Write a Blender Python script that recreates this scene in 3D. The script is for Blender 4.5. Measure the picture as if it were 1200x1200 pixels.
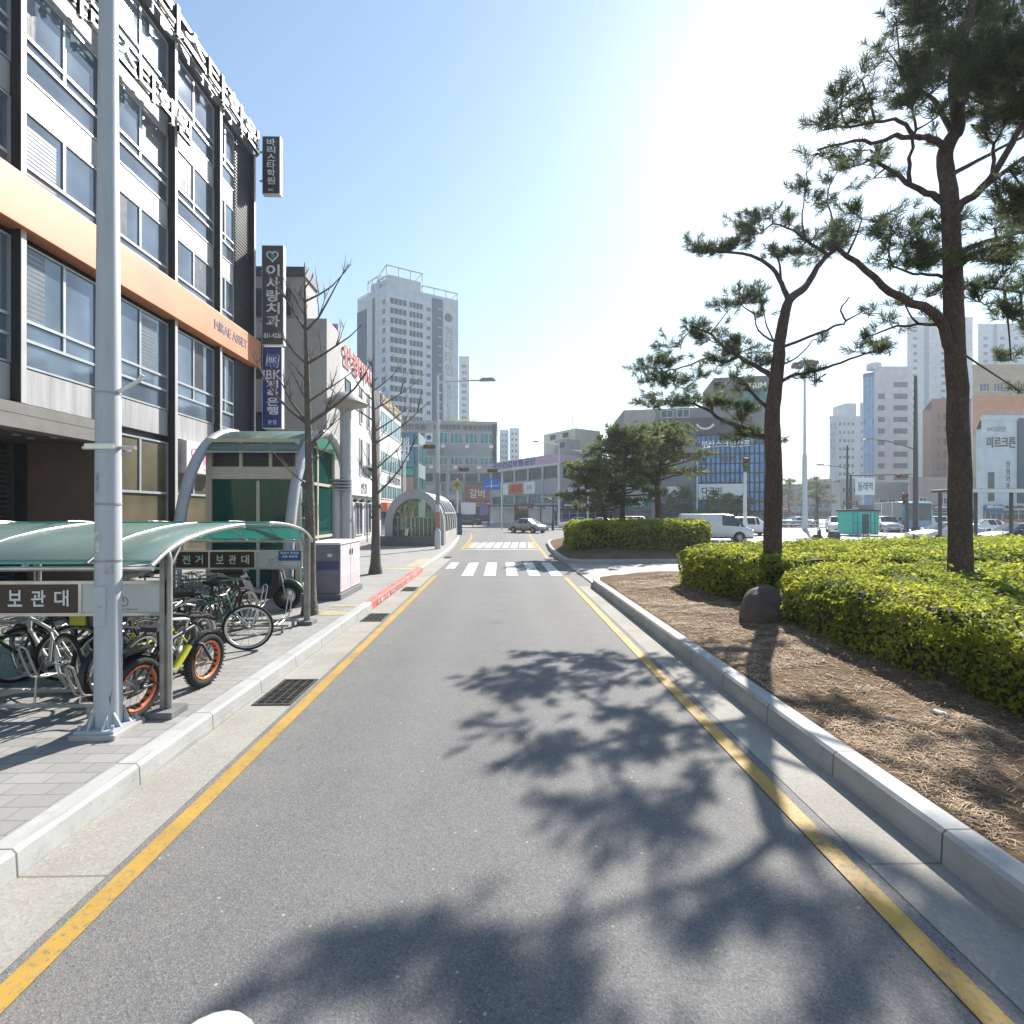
import bpy, bmesh, math, random
from math import sin, cos, pi, radians, tan, atan2, hypot
from mathutils import Vector, Matrix, noise

for o in list(bpy.data.objects):
    bpy.data.objects.remove(o)
SC = bpy.context.scene
COL = SC.collection
R = random.Random(7)

# ---------------------------------------------------------------- camera
CAM_H = 2.1
YAW = radians(1.24)
cam = bpy.data.cameras.new('camera')
cam.sensor_width = 36
cam.lens = 18
cam.clip_start = 0.05
cam.clip_end = 6000
cam_o = bpy.data.objects.new('camera', cam)
COL.objects.link(cam_o)
cam_o.location = (0, 0, CAM_H)
cam_o.rotation_euler = (pi / 2, 0, -YAW)
SC.camera = cam_o

# ---------------------------------------------------------------- sky, sun, exposure
SUN_AZ = radians(30)      # clockwise from +Y
SUN_EL = radians(37.6)
w = bpy.data.worlds.new('World')
SC.world = w
w.use_nodes = True
nt = w.node_tree
bg = nt.nodes['Background']
sky = nt.nodes.new('ShaderNodeTexSky')
sky.sky_type = 'NISHITA'
sky.sun_disc = False
sky.sun_elevation = SUN_EL
sky.sun_rotation = SUN_AZ
sky.air_density = 1.6
sky.dust_density = 0.34
sky.ozone_density = 4.0
sky.altitude = 0
nt.links.new(sky.outputs[0], bg.inputs[0])
bg.inputs[1].default_value = 0.076
sl = bpy.data.lights.new('sun', 'SUN')
sl.energy = 5.0
sl.angle = radians(0.53)
sl.color = (1.0, 0.95, 0.87)
so = bpy.data.objects.new('sun', sl)
COL.objects.link(so)
sdir = Vector((sin(SUN_AZ) * cos(SUN_EL), cos(SUN_AZ) * cos(SUN_EL), sin(SUN_EL)))
so.rotation_euler = sdir.to_track_quat('Z', 'Y').to_euler()
so.location = sdir * 200
SC.view_settings.view_transform = 'Standard'
SC.view_settings.look = 'None'
SC.view_settings.exposure = 1.15
SC.view_settings.gamma = 1
SC.render.engine = 'CYCLES'
SC.cycles.use_denoising = True
SC.cycles.max_bounces = 8
SC.cycles.transparent_max_bounces = 16
SC.cycles.caustics_reflective = False
SC.cycles.caustics_refractive = False
SC.cycles.sample_clamp_indirect = 6

# ---------------------------------------------------------------- geometry helpers
def at(px, d):
    """world x, y of the point d metres ahead of the camera, in photo column px"""
    xc = (px - 600) / 600 * d
    return (xc * cos(YAW) + d * sin(YAW), -xc * sin(YAW) + d * cos(YAW))

def zat(py, d):
    return CAM_H + (600 - py) / 600 * d

def gp(px, py, z=0.0):
    d = (CAM_H - z) * 600 / (py - 600)
    return at(px, d)

def P3(px, py, d):
    x, y = at(px, d)
    return Vector((x, y, zat(py, d)))

class MB:
    """collects geometry; build() links it as one mesh object"""
    def __init__(s):
        s.v = []; s.f = []; s.m = []; s.sm = []

    def add(s, verts, faces, mi=0, smooth=False):
        b = len(s.v)
        s.v.extend([tuple(q) for q in verts])
        for f in faces:
            s.f.append(tuple(i + b for i in f)); s.m.append(mi); s.sm.append(smooth)
        return s

    def box(s, x0, x1, y0, y1, z0, z1, mi=0, bev=0.0, M=None):
        if bev > 0:
            bm = bmesh.new()
            bmesh.ops.create_cube(bm, size=1)
            for q in bm.verts:
                q.co = Vector(((x0 + x1) / 2 + q.co.x * (x1 - x0), (y0 + y1) / 2 + q.co.y * (y1 - y0), (z0 + z1) / 2 + q.co.z * (z1 - z0)))
            bmesh.ops.bevel(bm, geom=bm.edges[:], offset=bev, segments=2, affect='EDGES', profile=0.6)
            bm.verts.ensure_lookup_table()
            vs = [q.co.copy() for q in bm.verts]
            fs = [[q.index for q in f.verts] for f in bm.faces]
            bm.free()
        else:
            vs = [Vector(c) for c in ((x0, y0, z0), (x1, y0, z0), (x1, y1, z0), (x0, y1, z0), (x0, y0, z1), (x1, y0, z1), (x1, y1, z1), (x0, y1, z1))]
            fs = [(0, 3, 2, 1), (4, 5, 6, 7), (0, 1, 5, 4), (1, 2, 6, 5), (2, 3, 7, 6), (3, 0, 4, 7)]
        if M is not None:
            vs = [M @ q for q in vs]
        return s.add(vs, fs, mi)

    def tube(s, pts, r, seg=8, mi=0, cap=True, smooth=True, close=False):
        pts = [Vector(p) for p in pts]
        n = len(pts)
        rs = r if isinstance(r, (list, tuple)) else [r] * n
        vs = []; fs = []
        up = None
        for i, p in enumerate(pts):
            if close:
                t = pts[(i + 1) % n] - pts[i - 1]
            else:
                t = pts[min(i + 1, n - 1)] - pts[max(i - 1, 0)]
            if t.length < 1e-9:
                t = Vector((0, 0, 1))
            t.normalize()
            if up is None:
                a = Vector((0, 0, 1)) if abs(t.z) < 0.9 else Vector((1, 0, 0))
                up = (a - t * a.dot(t)).normalized()
            else:
                up = up - t * up.dot(t)
                if up.length < 1e-6:
                    a = Vector((0, 0, 1)) if abs(t.z) < 0.9 else Vector((1, 0, 0))
                    up = a - t * a.dot(t)
                up.normalize()
            side = t.cross(up)
            for k in range(seg):
                an = 2 * pi * k / seg
                vs.append(p + (up * cos(an) + side * sin(an)) * rs[i])
        m = n if close else n - 1
        for i in range(m):
            j = (i + 1) % n
            for k in range(seg):
                k2 = (k + 1) % seg
                fs.append((i * seg + k, i * seg + k2, j * seg + k2, j * seg + k))
        s.add(vs, fs, mi, smooth)
        if cap and not close:
            s.add(vs[:seg], [tuple(range(seg - 1, -1, -1))], mi)
            s.add(vs[-seg:], [tuple(range(seg))], mi)
        return s

    def cyl(s, a, b, r, seg=12, mi=0, r2=None):
        return s.tube([a, b], [r, r if r2 is None else r2], seg, mi)

    def lathe(s, prof, seg=16, mi=0, c=(0, 0, 0), axis='z', smooth=True):
        vs = []; fs = []
        for (rr, h) in prof:
            for k in range(seg):
                an = 2 * pi * k / seg
                if axis == 'z':
                    q = (c[0] + rr * cos(an), c[1] + rr * sin(an), c[2] + h)
                elif axis == 'y':
                    q = (c[0] + rr * cos(an), c[1] + h, c[2] + rr * sin(an))
                else:
                    q = (c[0] + h, c[1] + rr * cos(an), c[2] + rr * sin(an))
                vs.append(q)
        for i in range(len(prof) - 1):
            for k in range(seg):
                k2 = (k + 1) % seg
                fs.append((i * seg + k, i * seg + k2, (i + 1) * seg + k2, (i + 1) * seg + k))
        return s.add(vs, fs, mi, smooth)

    def prism(s, poly, a0, a1, mi=0, plane='xz'):
        """extrude a 2-D polygon: plane 'xz' along y, 'yz' along x, 'xy' along z"""
        def mk(u, v, a):
            return (u, a, v) if plane == 'xz' else ((a, u, v) if plane == 'yz' else (u, v, a))
        n = len(poly)
        vs = [mk(u, v, a0) for u, v in poly] + [mk(u, v, a1) for u, v in poly]
        fs = [tuple(range(n)), tuple(range(2 * n - 1, n - 1, -1))]
        for i in range(n):
            j = (i + 1) % n
            fs.append((i, i + n, j + n, j))
        return s.add(vs, fs, mi)

    def quad(s, a, b, c, d, mi=0):
        return s.add([a, b, c, d], [(0, 1, 2, 3)], mi)

    def mesh(s, name, mats, fix=True):
        me = bpy.data.meshes.new(name)
        me.from_pydata(s.v, [], s.f)
        for m in (mats if isinstance(mats, (list, tuple)) else [mats]):
            me.materials.append(m)
        me.polygons.foreach_set('material_index', s.m)
        me.polygons.foreach_set('use_smooth', s.sm)
        if fix:
            bm = bmesh.new(); bm.from_mesh(me)
            bmesh.ops.recalc_face_normals(bm, faces=bm.faces[:])
            bm.to_mesh(me); bm.free()
        me.update()
        return me

    def build(s, name, mats, parent=None, loc=None, rotz=None, fix=True):
        return link(name, s.mesh(name, mats, fix), parent, loc, rotz)

def link(name, me, parent=None, loc=None, rotz=None):
    o = bpy.data.objects.new(name, me)
    COL.objects.link(o)
    if parent is not None:
        o.parent = parent
    if loc is not None:
        o.location = loc
    if rotz is not None:
        o.rotation_euler = (0, 0, rotz)
    return o

def tag(o, label=None, cat=None, group=None, kind=None):
    if label: o['label'] = label
    if cat: o['category'] = cat
    if group: o['group'] = group
    if kind: o['kind'] = kind
    return o

def thing(name, label, cat, loc=(0, 0, 0), rotz=0.0, group=None):
    o = bpy.data.objects.new(name, None)
    COL.objects.link(o)
    o.location = loc
    o.rotation_euler = (0, 0, rotz)
    o.empty_display_size = 0.2
    return tag(o, label, cat, group)

KIDS = {}
def kids(o):
    return [c for c in COL.objects if c.parent == o]

def dup(root, loc, rotz, label=None, group=None):
    def rec(o, par):
        c = o.copy(); COL.objects.link(c)
        if par is not None:
            c.parent = par
        for ch in kids(o):
            rec(ch, c)
        return c
    r = rec(root, None)
    r.location = loc; r.rotation_euler = (0, 0, rotz)
    if label: r['label'] = label
    if group: r['group'] = group
    return r

# ---------------------------------------------------------------- materials
MATS = {}
def mat(name, col, rough=0.7, metal=0.0, var=0.12, scale=3.0, bump=0.0, bscale=40.0, spec=0.5, island=0.0, transl=0.0, detail=4.0, dirt=0.0, stretch=None):
    if name in MATS:
        return MATS[name]
    m = bpy.data.materials.new(name); m.use_nodes = True
    n = m.node_tree; L = n.links
    b = n.nodes['Principled BSDF']; out = n.nodes['Material Output']
    b.inputs['Roughness'].default_value = rough
    b.inputs['Metallic'].default_value = metal
    b.inputs['Specular IOR Level'].default_value = spec
    tc = n.nodes.new('ShaderNodeTexCoord')
    vec = tc.outputs['Object']
    if stretch:
        mp = n.nodes.new('ShaderNodeMapping'); mp.inputs['Scale'].default_value = stretch
        L.new(vec, mp.inputs[0]); vec = mp.outputs[0]
    colout = None
    if var > 0:
        nz = n.nodes.new('ShaderNodeTexNoise'); nz.inputs['Scale'].default_value = scale; nz.inputs['Detail'].default_value = detail
        L.new(vec, nz.inputs['Vector'])
        mr = n.nodes.new('ShaderNodeMapRange')
        mr.inputs[1].default_value = 0.3; mr.inputs[2].default_value = 0.7
        mr.inputs[3].default_value = 1 - var; mr.inputs[4].default_value = 1 + var
        L.new(nz.outputs[0], mr.inputs[0])
        val = mr.outputs[0]
        if island > 0:
            ge = n.nodes.new('ShaderNodeNewGeometry')
            mr2 = n.nodes.new('ShaderNodeMapRange'); mr2.inputs[3].default_value = 1 - island; mr2.inputs[4].default_value = 1 + island
            L.new(ge.outputs['Random Per Island'], mr2.inputs[0])
            mu = n.nodes.new('ShaderNodeMath'); mu.operation = 'MULTIPLY'
            L.new(val, mu.inputs[0]); L.new(mr2.outputs[0], mu.inputs[1]); val = mu.outputs[0]
        vm = n.nodes.new('ShaderNodeVectorMath'); vm.operation = 'SCALE'
        vm.inputs[0].default_value = col[:3]
        L.new(val, vm.inputs['Scale'])
        colout = vm.outputs[0]
        L.new(colout, b.inputs['Base Color'])
        mr3 = n.nodes.new('ShaderNodeMapRange'); mr3.inputs[3].default_value = max(0.02, rough - 0.12 * min(1, rough * 2)); mr3.inputs[4].default_value = min(1, rough + 0.12 * min(1, rough * 2))
        L.new(nz.outputs[0], mr3.inputs[0]); L.new(mr3.outputs[0], b.inputs['Roughness'])
    else:
        b.inputs['Base Color'].default_value = (*col[:3], 1)
    if bump > 0:
        nb = n.nodes.new('ShaderNodeTexNoise'); nb.inputs['Scale'].default_value = bscale; nb.inputs['Detail'].default_value = 5
        L.new(vec, nb.inputs['Vector'])
        bp = n.nodes.new('ShaderNodeBump'); bp.inputs['Strength'].default_value = bump; bp.inputs['Distance'].default_value = 0.02
        L.new(nb.outputs[0], bp.inputs['Height']); L.new(bp.outputs[0], b.inputs['Normal'])
    if transl > 0:
        tr = n.nodes.new('ShaderNodeBsdfTranslucent')
        mx = n.nodes.new('ShaderNodeMixShader'); mx.inputs[0].default_value = transl
        if colout is not None:
            L.new(colout, tr.inputs[0])
        else:
            tr.inputs[0].default_value = (*col[:3], 1)
        L.new(b.outputs[0], mx.inputs[1]); L.new(tr.outputs[0], mx.inputs[2]); L.new(mx.outputs[0], out.inputs[0])
    MATS[name] = m
    return m

def nodes_of(name):
    m = bpy.data.materials.new(name); m.use_nodes = True
    MATS[name] = m
    return m, m.node_tree, m.node_tree.links, m.node_tree.nodes['Principled BSDF']

def N(n, t, **kw):
    nd = n.nodes.new(t)
    for k, v in kw.items():
        setattr(nd, k, v)
    return nd

def mixc(n, L, fac, a, b, mode='MIX'):
    mx = n.nodes.new('ShaderNodeMix'); mx.data_type = 'RGBA'; mx.blend_type = mode
    for sock, v in ((mx.inputs[0], fac), (mx.inputs[6], a), (mx.inputs[7], b)):
        if isinstance(v, (int, float)):
            sock.default_value = v
        elif isinstance(v, tuple):
            sock.default_value = (*v[:3], 1)
        else:
            L.new(v, sock)
    return mx.outputs[2]

def ramp(n, L, src, a, b, lo=0.0, hi=1.0):
    mr = n.nodes.new('ShaderNodeMapRange'); mr.clamp = True
    mr.inputs[1].default_value = a; mr.inputs[2].default_value = b; mr.inputs[3].default_value = lo; mr.inputs[4].default_value = hi
    L.new(src, mr.inputs[0])
    return mr.outputs[0]

def noise_n(n, L, vec, scale, detail=4, rough=0.55):
    z = n.nodes.new('ShaderNodeTexNoise'); z.inputs['Scale'].default_value = scale; z.inputs['Detail'].default_value = detail; z.inputs['Roughness'].default_value = rough
    L.new(vec, z.inputs['Vector'])
    return z.outputs[0]

def asphalt_material():
    m, n, L, b = nodes_of('asphalt')
    tc = N(n, 'ShaderNodeTexCoord'); v = tc.outputs['Object']
    c = mixc(n, L, ramp(n, L, noise_n(n, L, v, 0.30, 5), 0.35, 0.65), (0.122, 0.121, 0.122), (0.150, 0.148, 0.146))
    c = mixc(n, L, ramp(n, L, noise_n(n, L, v, 2.0, 6, 0.65), 0.35, 0.75, 0, .7), c, (0.162, 0.159, 0.155))
    # polished wheel tracks and a darker oily middle of the lane
    sx = N(n, 'ShaderNodeSeparateXYZ'); L.new(v, sx.inputs[0])
    wob = N(n, 'ShaderNodeMath', operation='MULTIPLY_ADD'); wob.inputs[1].default_value = 0.5; L.new(noise_n(n, L, v, 0.25, 3), wob.inputs[0]); L.new(sx.outputs[0], wob.inputs[2])
    ab = N(n, 'ShaderNodeMath', operation='ABSOLUTE'); sh = N(n, 'ShaderNodeMath', operation='SUBTRACT'); sh.inputs[1].default_value = 0.2; L.new(wob.outputs[0], sh.inputs[0]); L.new(sh.outputs[0], ab.inputs[0])
    di = N(n, 'ShaderNodeMath', operation='SUBTRACT'); di.inputs[1].default_value = 0.82; L.new(ab.outputs[0], di.inputs[0]); d2 = N(n, 'ShaderNodeMath', operation='ABSOLUTE'); L.new(di.outputs[0], d2.inputs[0])
    c = mixc(n, L, ramp(n, L, d2.outputs[0], 0.38, 0.05, 0, .38), c, (0.178, 0.175, 0.172))
    oil = N(n, 'ShaderNodeMath', operation='MULTIPLY'); L.new(ramp(n, L, ab.outputs[0], 0.35, 0.05), oil.inputs[0]); L.new(ramp(n, L, noise_n(n, L, v, 1.6, 5, .6), 0.5, 0.72), oil.inputs[1])
    c = mixc(n, L, oil.outputs[0], c, (0.095, 0.094, 0.094))
    # dust blown to the edges
    edge = N(n, 'ShaderNodeMath', operation='MULTIPLY'); L.new(ramp(n, L, ab.outputs[0], 1.45, 2.05), edge.inputs[0]); L.new(ramp(n, L, noise_n(n, L, v, 3.5, 6, .7), 0.35, 0.7), edge.inputs[1])
    c = mixc(n, L, edge.outputs[0], c, (0.20, 0.185, 0.16))
    # stones
    vo = N(n, 'ShaderNodeTexVoronoi'); vo.inputs['Scale'].default_value = 120; L.new(v, vo.inputs['Vector'])
    rgb = N(n, 'ShaderNodeSeparateColor'); L.new(vo.outputs['Color'], rgb.inputs[0])
    c = mixc(n, L, ramp(n, L, rgb.outputs[0], 0.55, 1.0, 0, 0.62), c, (0.25, 0.245, 0.235))
    c = mixc(n, L, ramp(n, L, rgb.outputs[1], 0.7, 1.0, 0, 0.55), c, (0.06, 0.06, 0.062))
    vs = N(n, 'ShaderNodeTexVoronoi'); vs.inputs['Scale'].default_value = 30; L.new(v, vs.inputs['Vector'])
    rg2 = N(n, 'ShaderNodeSeparateColor'); L.new(vs.outputs['Color'], rg2.inputs[0])
    spot = N(n, 'ShaderNodeMath', operation='MULTIPLY'); L.new(ramp(n, L, rg2.outputs[0], 0.985, 0.99), spot.inputs[0]); L.new(ramp(n, L, vs.outputs['Distance'], 0.28, 0.2), spot.inputs[1])
    c = mixc(n, L, spot.outputs[0], c, (0.36, 0.35, 0.33))
    # hairline cracks
    wn = N(n, 'ShaderNodeTexNoise'); wn.inputs['Scale'].default_value = 1.3; wn.inputs['Detail'].default_value = 6; L.new(v, wn.inputs['Vector'])
    mv = N(n, 'ShaderNodeMix', data_type='VECTOR'); mv.inputs[0].default_value = 0.45; L.new(v, mv.inputs[4]); L.new(wn.outputs['Color'], mv.inputs[5])
    cr = N(n, 'ShaderNodeTexVoronoi', feature='DISTANCE_TO_EDGE'); cr.inputs['Scale'].default_value = 0.42; L.new(mv.outputs[1], cr.inputs['Vector'])
    ck = N(n, 'ShaderNodeMath', operation='MULTIPLY'); L.new(ramp(n, L, cr.outputs[0], 0.004, 0.001), ck.inputs[0]); L.new(ramp(n, L, noise_n(n, L, v, 0.5, 3), 0.5, 0.62, 0, .28), ck.inputs[1])
    c = mixc(n, L, ck.outputs[0], c, (0.05, 0.05, 0.05))
    L.new(c, b.inputs['Base Color'])
    b.inputs['Roughness'].default_value = 0.82
    b.inputs['Specular IOR Level'].default_value = 0.35
    bp = N(n, 'ShaderNodeBump'); bp.inputs['Strength'].default_value = 0.35; bp.inputs['Distance'].default_value = 0.005
    L.new(vo.outputs['Distance'], bp.inputs['Height']); L.new(bp.outputs[0], b.inputs['Normal'])
    return m

def worn_paint(name, col, wear=0.42):
    m, n, L, b = nodes_of(name)
    tc = N(n, 'ShaderNodeTexCoord'); v = tc.outputs['Object']
    ad = N(n, 'ShaderNodeMath', operation='MULTIPLY_ADD'); ad.inputs[1].default_value = 0.45; L.new(noise_n(n, L, v, 1.1, 4), ad.inputs[0]); L.new(noise_n(n, L, v, 30, 8, 0.78), ad.inputs[2])
    f = ramp(n, L, ad.outputs[0], wear + .16, wear + 0.30)
    c2 = mixc(n, L, ramp(n, L, noise_n(n, L, v, 2.2, 6, .65), 0.3, 0.7), tuple(x * 0.72 for x in col), col)
    c2 = mixc(n, L, ramp(n, L, noise_n(n, L, v, 6, 7, .7), 0.55, 0.72, 0, .5), c2, (0.17, 0.15, 0.12))
    c = mixc(n, L, f, (0.12, 0.12, 0.118), c2)
    L.new(c, b.inputs['Base Color']); b.inputs['Roughness'].default_value = 0.7
    bp = N(n, 'ShaderNodeBump'); bp.inputs['Strength'].default_value = 0.2; bp.inputs['Distance'].default_value = 0.004
    L.new(noise_n(n, L, v, 110, 3), bp.inputs['Height']); L.new(bp.outputs[0], b.inputs['Normal'])
    return m

def paver_material():
    m, n, L, b = nodes_of('grey_pavers')
    tc = N(n, 'ShaderNodeTexCoord'); v = tc.outputs['Object']
    br = N(n, 'ShaderNodeTexBrick'); L.new(v, br.inputs['Vector'])
    br.inputs['Color1'].default_value = (0.235, 0.225, 0.215, 1); br.inputs['Color2'].default_value = (0.33, 0.32, 0.305, 1); br.inputs['Mortar'].default_value = (0.10, 0.095, 0.09, 1)
    br.inputs['Scale'].default_value = 1; br.inputs['Brick Width'].default_value = 0.30; br.inputs['Row Height'].default_value = 0.15; br.inputs['Mortar Size'].default_value = 0.005
    br.inputs['Mortar Smooth'].default_value = 0.3; br.inputs['Bias'].default_value = -0.1
    c = mixc(n, L, ramp(n, L, noise_n(n, L, v, 0.9, 6), 0.3, 0.7, 0.0, 0.5), br.outputs['Color'], (0.34, 0.33, 0.315))
    c = mixc(n, L, ramp(n, L, noise_n(n, L, v, 45, 6), 0.3, 0.7, 0, 0.35), c, (0.22, 0.21, 0.2))
    L.new(c, b.inputs['Base Color']); b.inputs['Roughness'].default_value = 0.85
    bp = N(n, 'ShaderNodeBump'); bp.inputs['Strength'].default_value = 0.6; bp.inputs['Distance'].default_value = 0.006; bp.invert = True
    L.new(br.outputs['Fac'], bp.inputs['Height']); L.new(bp.outputs[0], b.inputs['Normal'])
    return m

def gutter_material():
    m, n, L, b = nodes_of('gutter_concrete')
    tc = N(n, 'ShaderNodeTexCoord'); v = tc.outputs['Object']
    c = mixc(n, L, ramp(n, L, noise_n(n, L, v, 1.1, 6), 0.3, 0.7), (0.25, 0.235, 0.205), (0.35, 0.335, 0.30))
    vo = N(n, 'ShaderNodeTexVoronoi'); vo.inputs['Scale'].default_value = 60; L.new(v, vo.inputs['Vector'])
    rgb = N(n, 'ShaderNodeSeparateColor'); L.new(vo.outputs['Color'], rgb.inputs[0])
    c = mixc(n, L, ramp(n, L, rgb.outputs[0], 0.6, 1, 0, 0.4), c, (0.2, 0.175, 0.14))
    c = mixc(n, L, ramp(n, L, rgb.outputs[1], 0.75, 1, 0, 0.35), c, (0.42, 0.39, 0.34))
    # cross joints every 3 m
    sx = N(n, 'ShaderNodeSeparateXYZ'); L.new(v, sx.inputs[0])
    md = N(n, 'ShaderNodeMath', operation='PINGPONG'); md.inputs[1].default_value = 1.5; L.new(sx.outputs[1], md.inputs[0])
    c = mixc(n, L, ramp(n, L, md.outputs[0], 0.012, 0.004, 0, 0.75), c, (0.12, 0.11, 0.1))
    L.new(c, b.inputs['Base Color']); b.inputs['Roughness'].default_value = 0.9
    bp = N(n, 'ShaderNodeBump'); bp.inputs['Strength'].default_value = 0.22; bp.inputs['Distance'].default_value = 0.006
    L.new(vo.outputs['Distance'], bp.inputs['Height']); L.new(bp.outputs[0], b.inputs['Normal'])
    return m

def kerb_material(name, c1, c2, period=1.0):
    m, n, L, b = nodes_of(name)
    tc = N(n, 'ShaderNodeTexCoord'); v = tc.outputs['Object']
    c = mixc(n, L, ramp(n, L, noise_n(n, L, v, 2.2, 6), 0.3, 0.7), c1, c2)
    c = mixc(n, L, ramp(n, L, noise_n(n, L, v, 140, 3), 0.55, 0.7, 0, 0.5), c, tuple(x * 0.6 for x in c1))
    sx = N(n, 'ShaderNodeSeparateXYZ'); L.new(v, sx.inputs[0])
    md = N(n, 'ShaderNodeMath', operation='PINGPONG'); md.inputs[1].default_value = period / 2; L.new(sx.outputs[1], md.inputs[0])
    c = mixc(n, L, ramp(n, L, md.outputs[0], 0.009, 0.004, 0, 0.85), c, (0.07, 0.065, 0.06))
    mp = N(n, 'ShaderNodeMapping'); mp.inputs['Scale'].default_value = (5, 0.5, 26); L.new(v, mp.inputs[0])
    c = mixc(n, L, ramp(n, L, noise_n(n, L, mp.outputs[0], 1.0, 6, .7), 0.54, 0.72, 0, 0.5), c, tuple(x * 0.42 for x in c1))
    c = mixc(n, L, ramp(n, L, noise_n(n, L, v, 22, 5, .6), 0.66, 0.72, 0, 0.55), c, tuple(x * 0.5 for x in c1))
    # grime
    c = mixc(n, L, ramp(n, L, noise_n(n, L, v, 9, 7, 0.7), 0.55, 0.75, 0, 0.45), c, tuple(x * 0.55 for x in c1))
    L.new(c, b.inputs['Base Color']); b.inputs['Roughness'].default_value = 0.78
    bp = N(n, 'ShaderNodeBump'); bp.inputs['Strength'].default_value = 0.25; bp.inputs['Distance'].default_value = 0.004
    L.new(noise_n(n, L, v, 70, 4), bp.inputs['Height']); L.new(bp.outputs[0], b.inputs['Normal'])
    return m

def bark_material(name, c1, c2, sc=9):
    m, n, L, b = nodes_of(name)
    tc = N(n, 'ShaderNodeTexCoord')
    wz = N(n, 'ShaderNodeTexNoise'); wz.inputs['Scale'].default_value = 7; wz.inputs['Detail'].default_value = 4; L.new(tc.outputs['Object'], wz.inputs['Vector'])
    mx = N(n, 'ShaderNodeMix', data_type='VECTOR'); mx.inputs[0].default_value = 0.16
    L.new(tc.outputs['Object'], mx.inputs[4]); L.new(wz.outputs['Color'], mx.inputs[5])
    mp = N(n, 'ShaderNodeMapping'); mp.inputs['Scale'].default_value = (1, 1, 0.3); L.new(mx.outputs[1], mp.inputs[0]); v = mp.outputs[0]
    vo = N(n, 'ShaderNodeTexVoronoi', feature='DISTANCE_TO_EDGE'); vo.inputs['Scale'].default_value = sc * 2.6; L.new(v, vo.inputs['Vector'])
    nz = noise_n(n, L, v, sc * 2.2, 8, 0.72)
    c = mixc(n, L, ramp(n, L, nz, 0.3, 0.7), c1, c2)
    c = mixc(n, L, ramp(n, L, noise_n(n, L, v, sc * .5, 4), 0.4, 0.7, 0, .6), c, tuple(x * 0.75 for x in c1))
    c = mixc(n, L, ramp(n, L, vo.outputs[0], 0.10, 0.0, 0, 0.5), c, tuple(x * 0.5 for x in c1))
    L.new(c, b.inputs['Base Color']); b.inputs['Roughness'].default_value = 0.92; b.inputs['Specular IOR Level'].default_value = 0.15
    ad = N(n, 'ShaderNodeMath', operation='ADD'); L.new(ramp(n, L, vo.outputs[0], 0, .25), ad.inputs[0]); L.new(nz, ad.inputs[1])
    bp = N(n, 'ShaderNodeBump'); bp.inputs['Strength'].default_value = 0.8; bp.inputs['Distance'].default_value = 0.025
    L.new(ad.outputs[0], bp.inputs['Height']); L.new(bp.outputs[0], b.inputs['Normal'])
    return m

def glass_opaque(name, col, rough=0.06, metal=0.0, spec=0.9):
    """window glass of a building whose dark rooms are not seen: reflects the street"""
    m, n, L, b = nodes_of(name)
    tc = N(n, 'ShaderNodeTexCoord'); v = tc.outputs['Object']
    c = mixc(n, L, ramp(n, L, noise_n(n, L, v, 0.6, 2), 0.35, 0.65), tuple(x * 0.7 for x in col), tuple(x * 1.3 for x in col))
    L.new(c, b.inputs['Base Color']); b.inputs['Roughness'].default_value = rough; b.inputs['Metallic'].default_value = metal; b.inputs['Specular IOR Level'].default_value = spec
    bp = N(n, 'ShaderNodeBump'); bp.inputs['Strength'].default_value = 0.04; bp.inputs['Distance'].default_value = 0.05
    L.new(noise_n(n, L, v, 1.3, 1), bp.inputs['Height']); L.new(bp.outputs[0], b.inputs['Normal'])
    return m

def glass_clear(name, tint, mixf=0.75, rough=0.05, body=None):
    """thin sheet: part see-through, part coloured body, with reflections"""
    m, n, L, b = nodes_of(name)
    b.inputs['Base Color'].default_value = (*(body or tint), 1); b.inputs['Roughness'].default_value = rough
    tr = N(n, 'ShaderNodeBsdfTransparent'); tr.inputs[0].default_value = (*tint, 1)
    mx = N(n, 'ShaderNodeMixShader'); mx.inputs[0].default_value = mixf
    L.new(b.outputs[0], mx.inputs[1]); L.new(tr.outputs[0], mx.inputs[2]); L.new(mx.outputs[0], n.nodes['Material Output'].inputs[0])
    return m

def canopy_material(name, col, tcol, tl=0.5, see=0.22):
    """plastic sheet: pale where the light strikes it, strongly coloured where the light comes through"""
    m, n, L, b = nodes_of(name)
    tc = N(n, 'ShaderNodeTexCoord'); v = tc.outputs['Object']
    c = mixc(n, L, ramp(n, L, noise_n(n, L, v, 2.5, 6, 0.65), 0.3, 0.75), tuple(x * .85 for x in col), tuple(min(1, x * 1.2 + 0.02) for x in col))
    L.new(c, b.inputs['Base Color']); b.inputs['Roughness'].default_value = 0.3; b.inputs['Specular IOR Level'].default_value = 0.8
    tr = N(n, 'ShaderNodeBsdfTranslucent'); tr.inputs[0].default_value = (*tcol, 1)
    t2 = N(n, 'ShaderNodeBsdfTransparent'); t2.inputs[0].default_value = (*tcol, 1)
    m1 = N(n, 'ShaderNodeMixShader'); m1.inputs[0].default_value = tl
    m2 = N(n, 'ShaderNodeMixShader'); m2.inputs[0].default_value = see
    L.new(b.outputs[0], m1.inputs[1]); L.new(tr.outputs[0], m1.inputs[2])
    L.new(m1.outputs[0], m2.inputs[1]); L.new(t2.outputs[0], m2.inputs[2]); L.new(m2.outputs[0], n.nodes['Material Output'].inputs[0])
    return m

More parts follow.
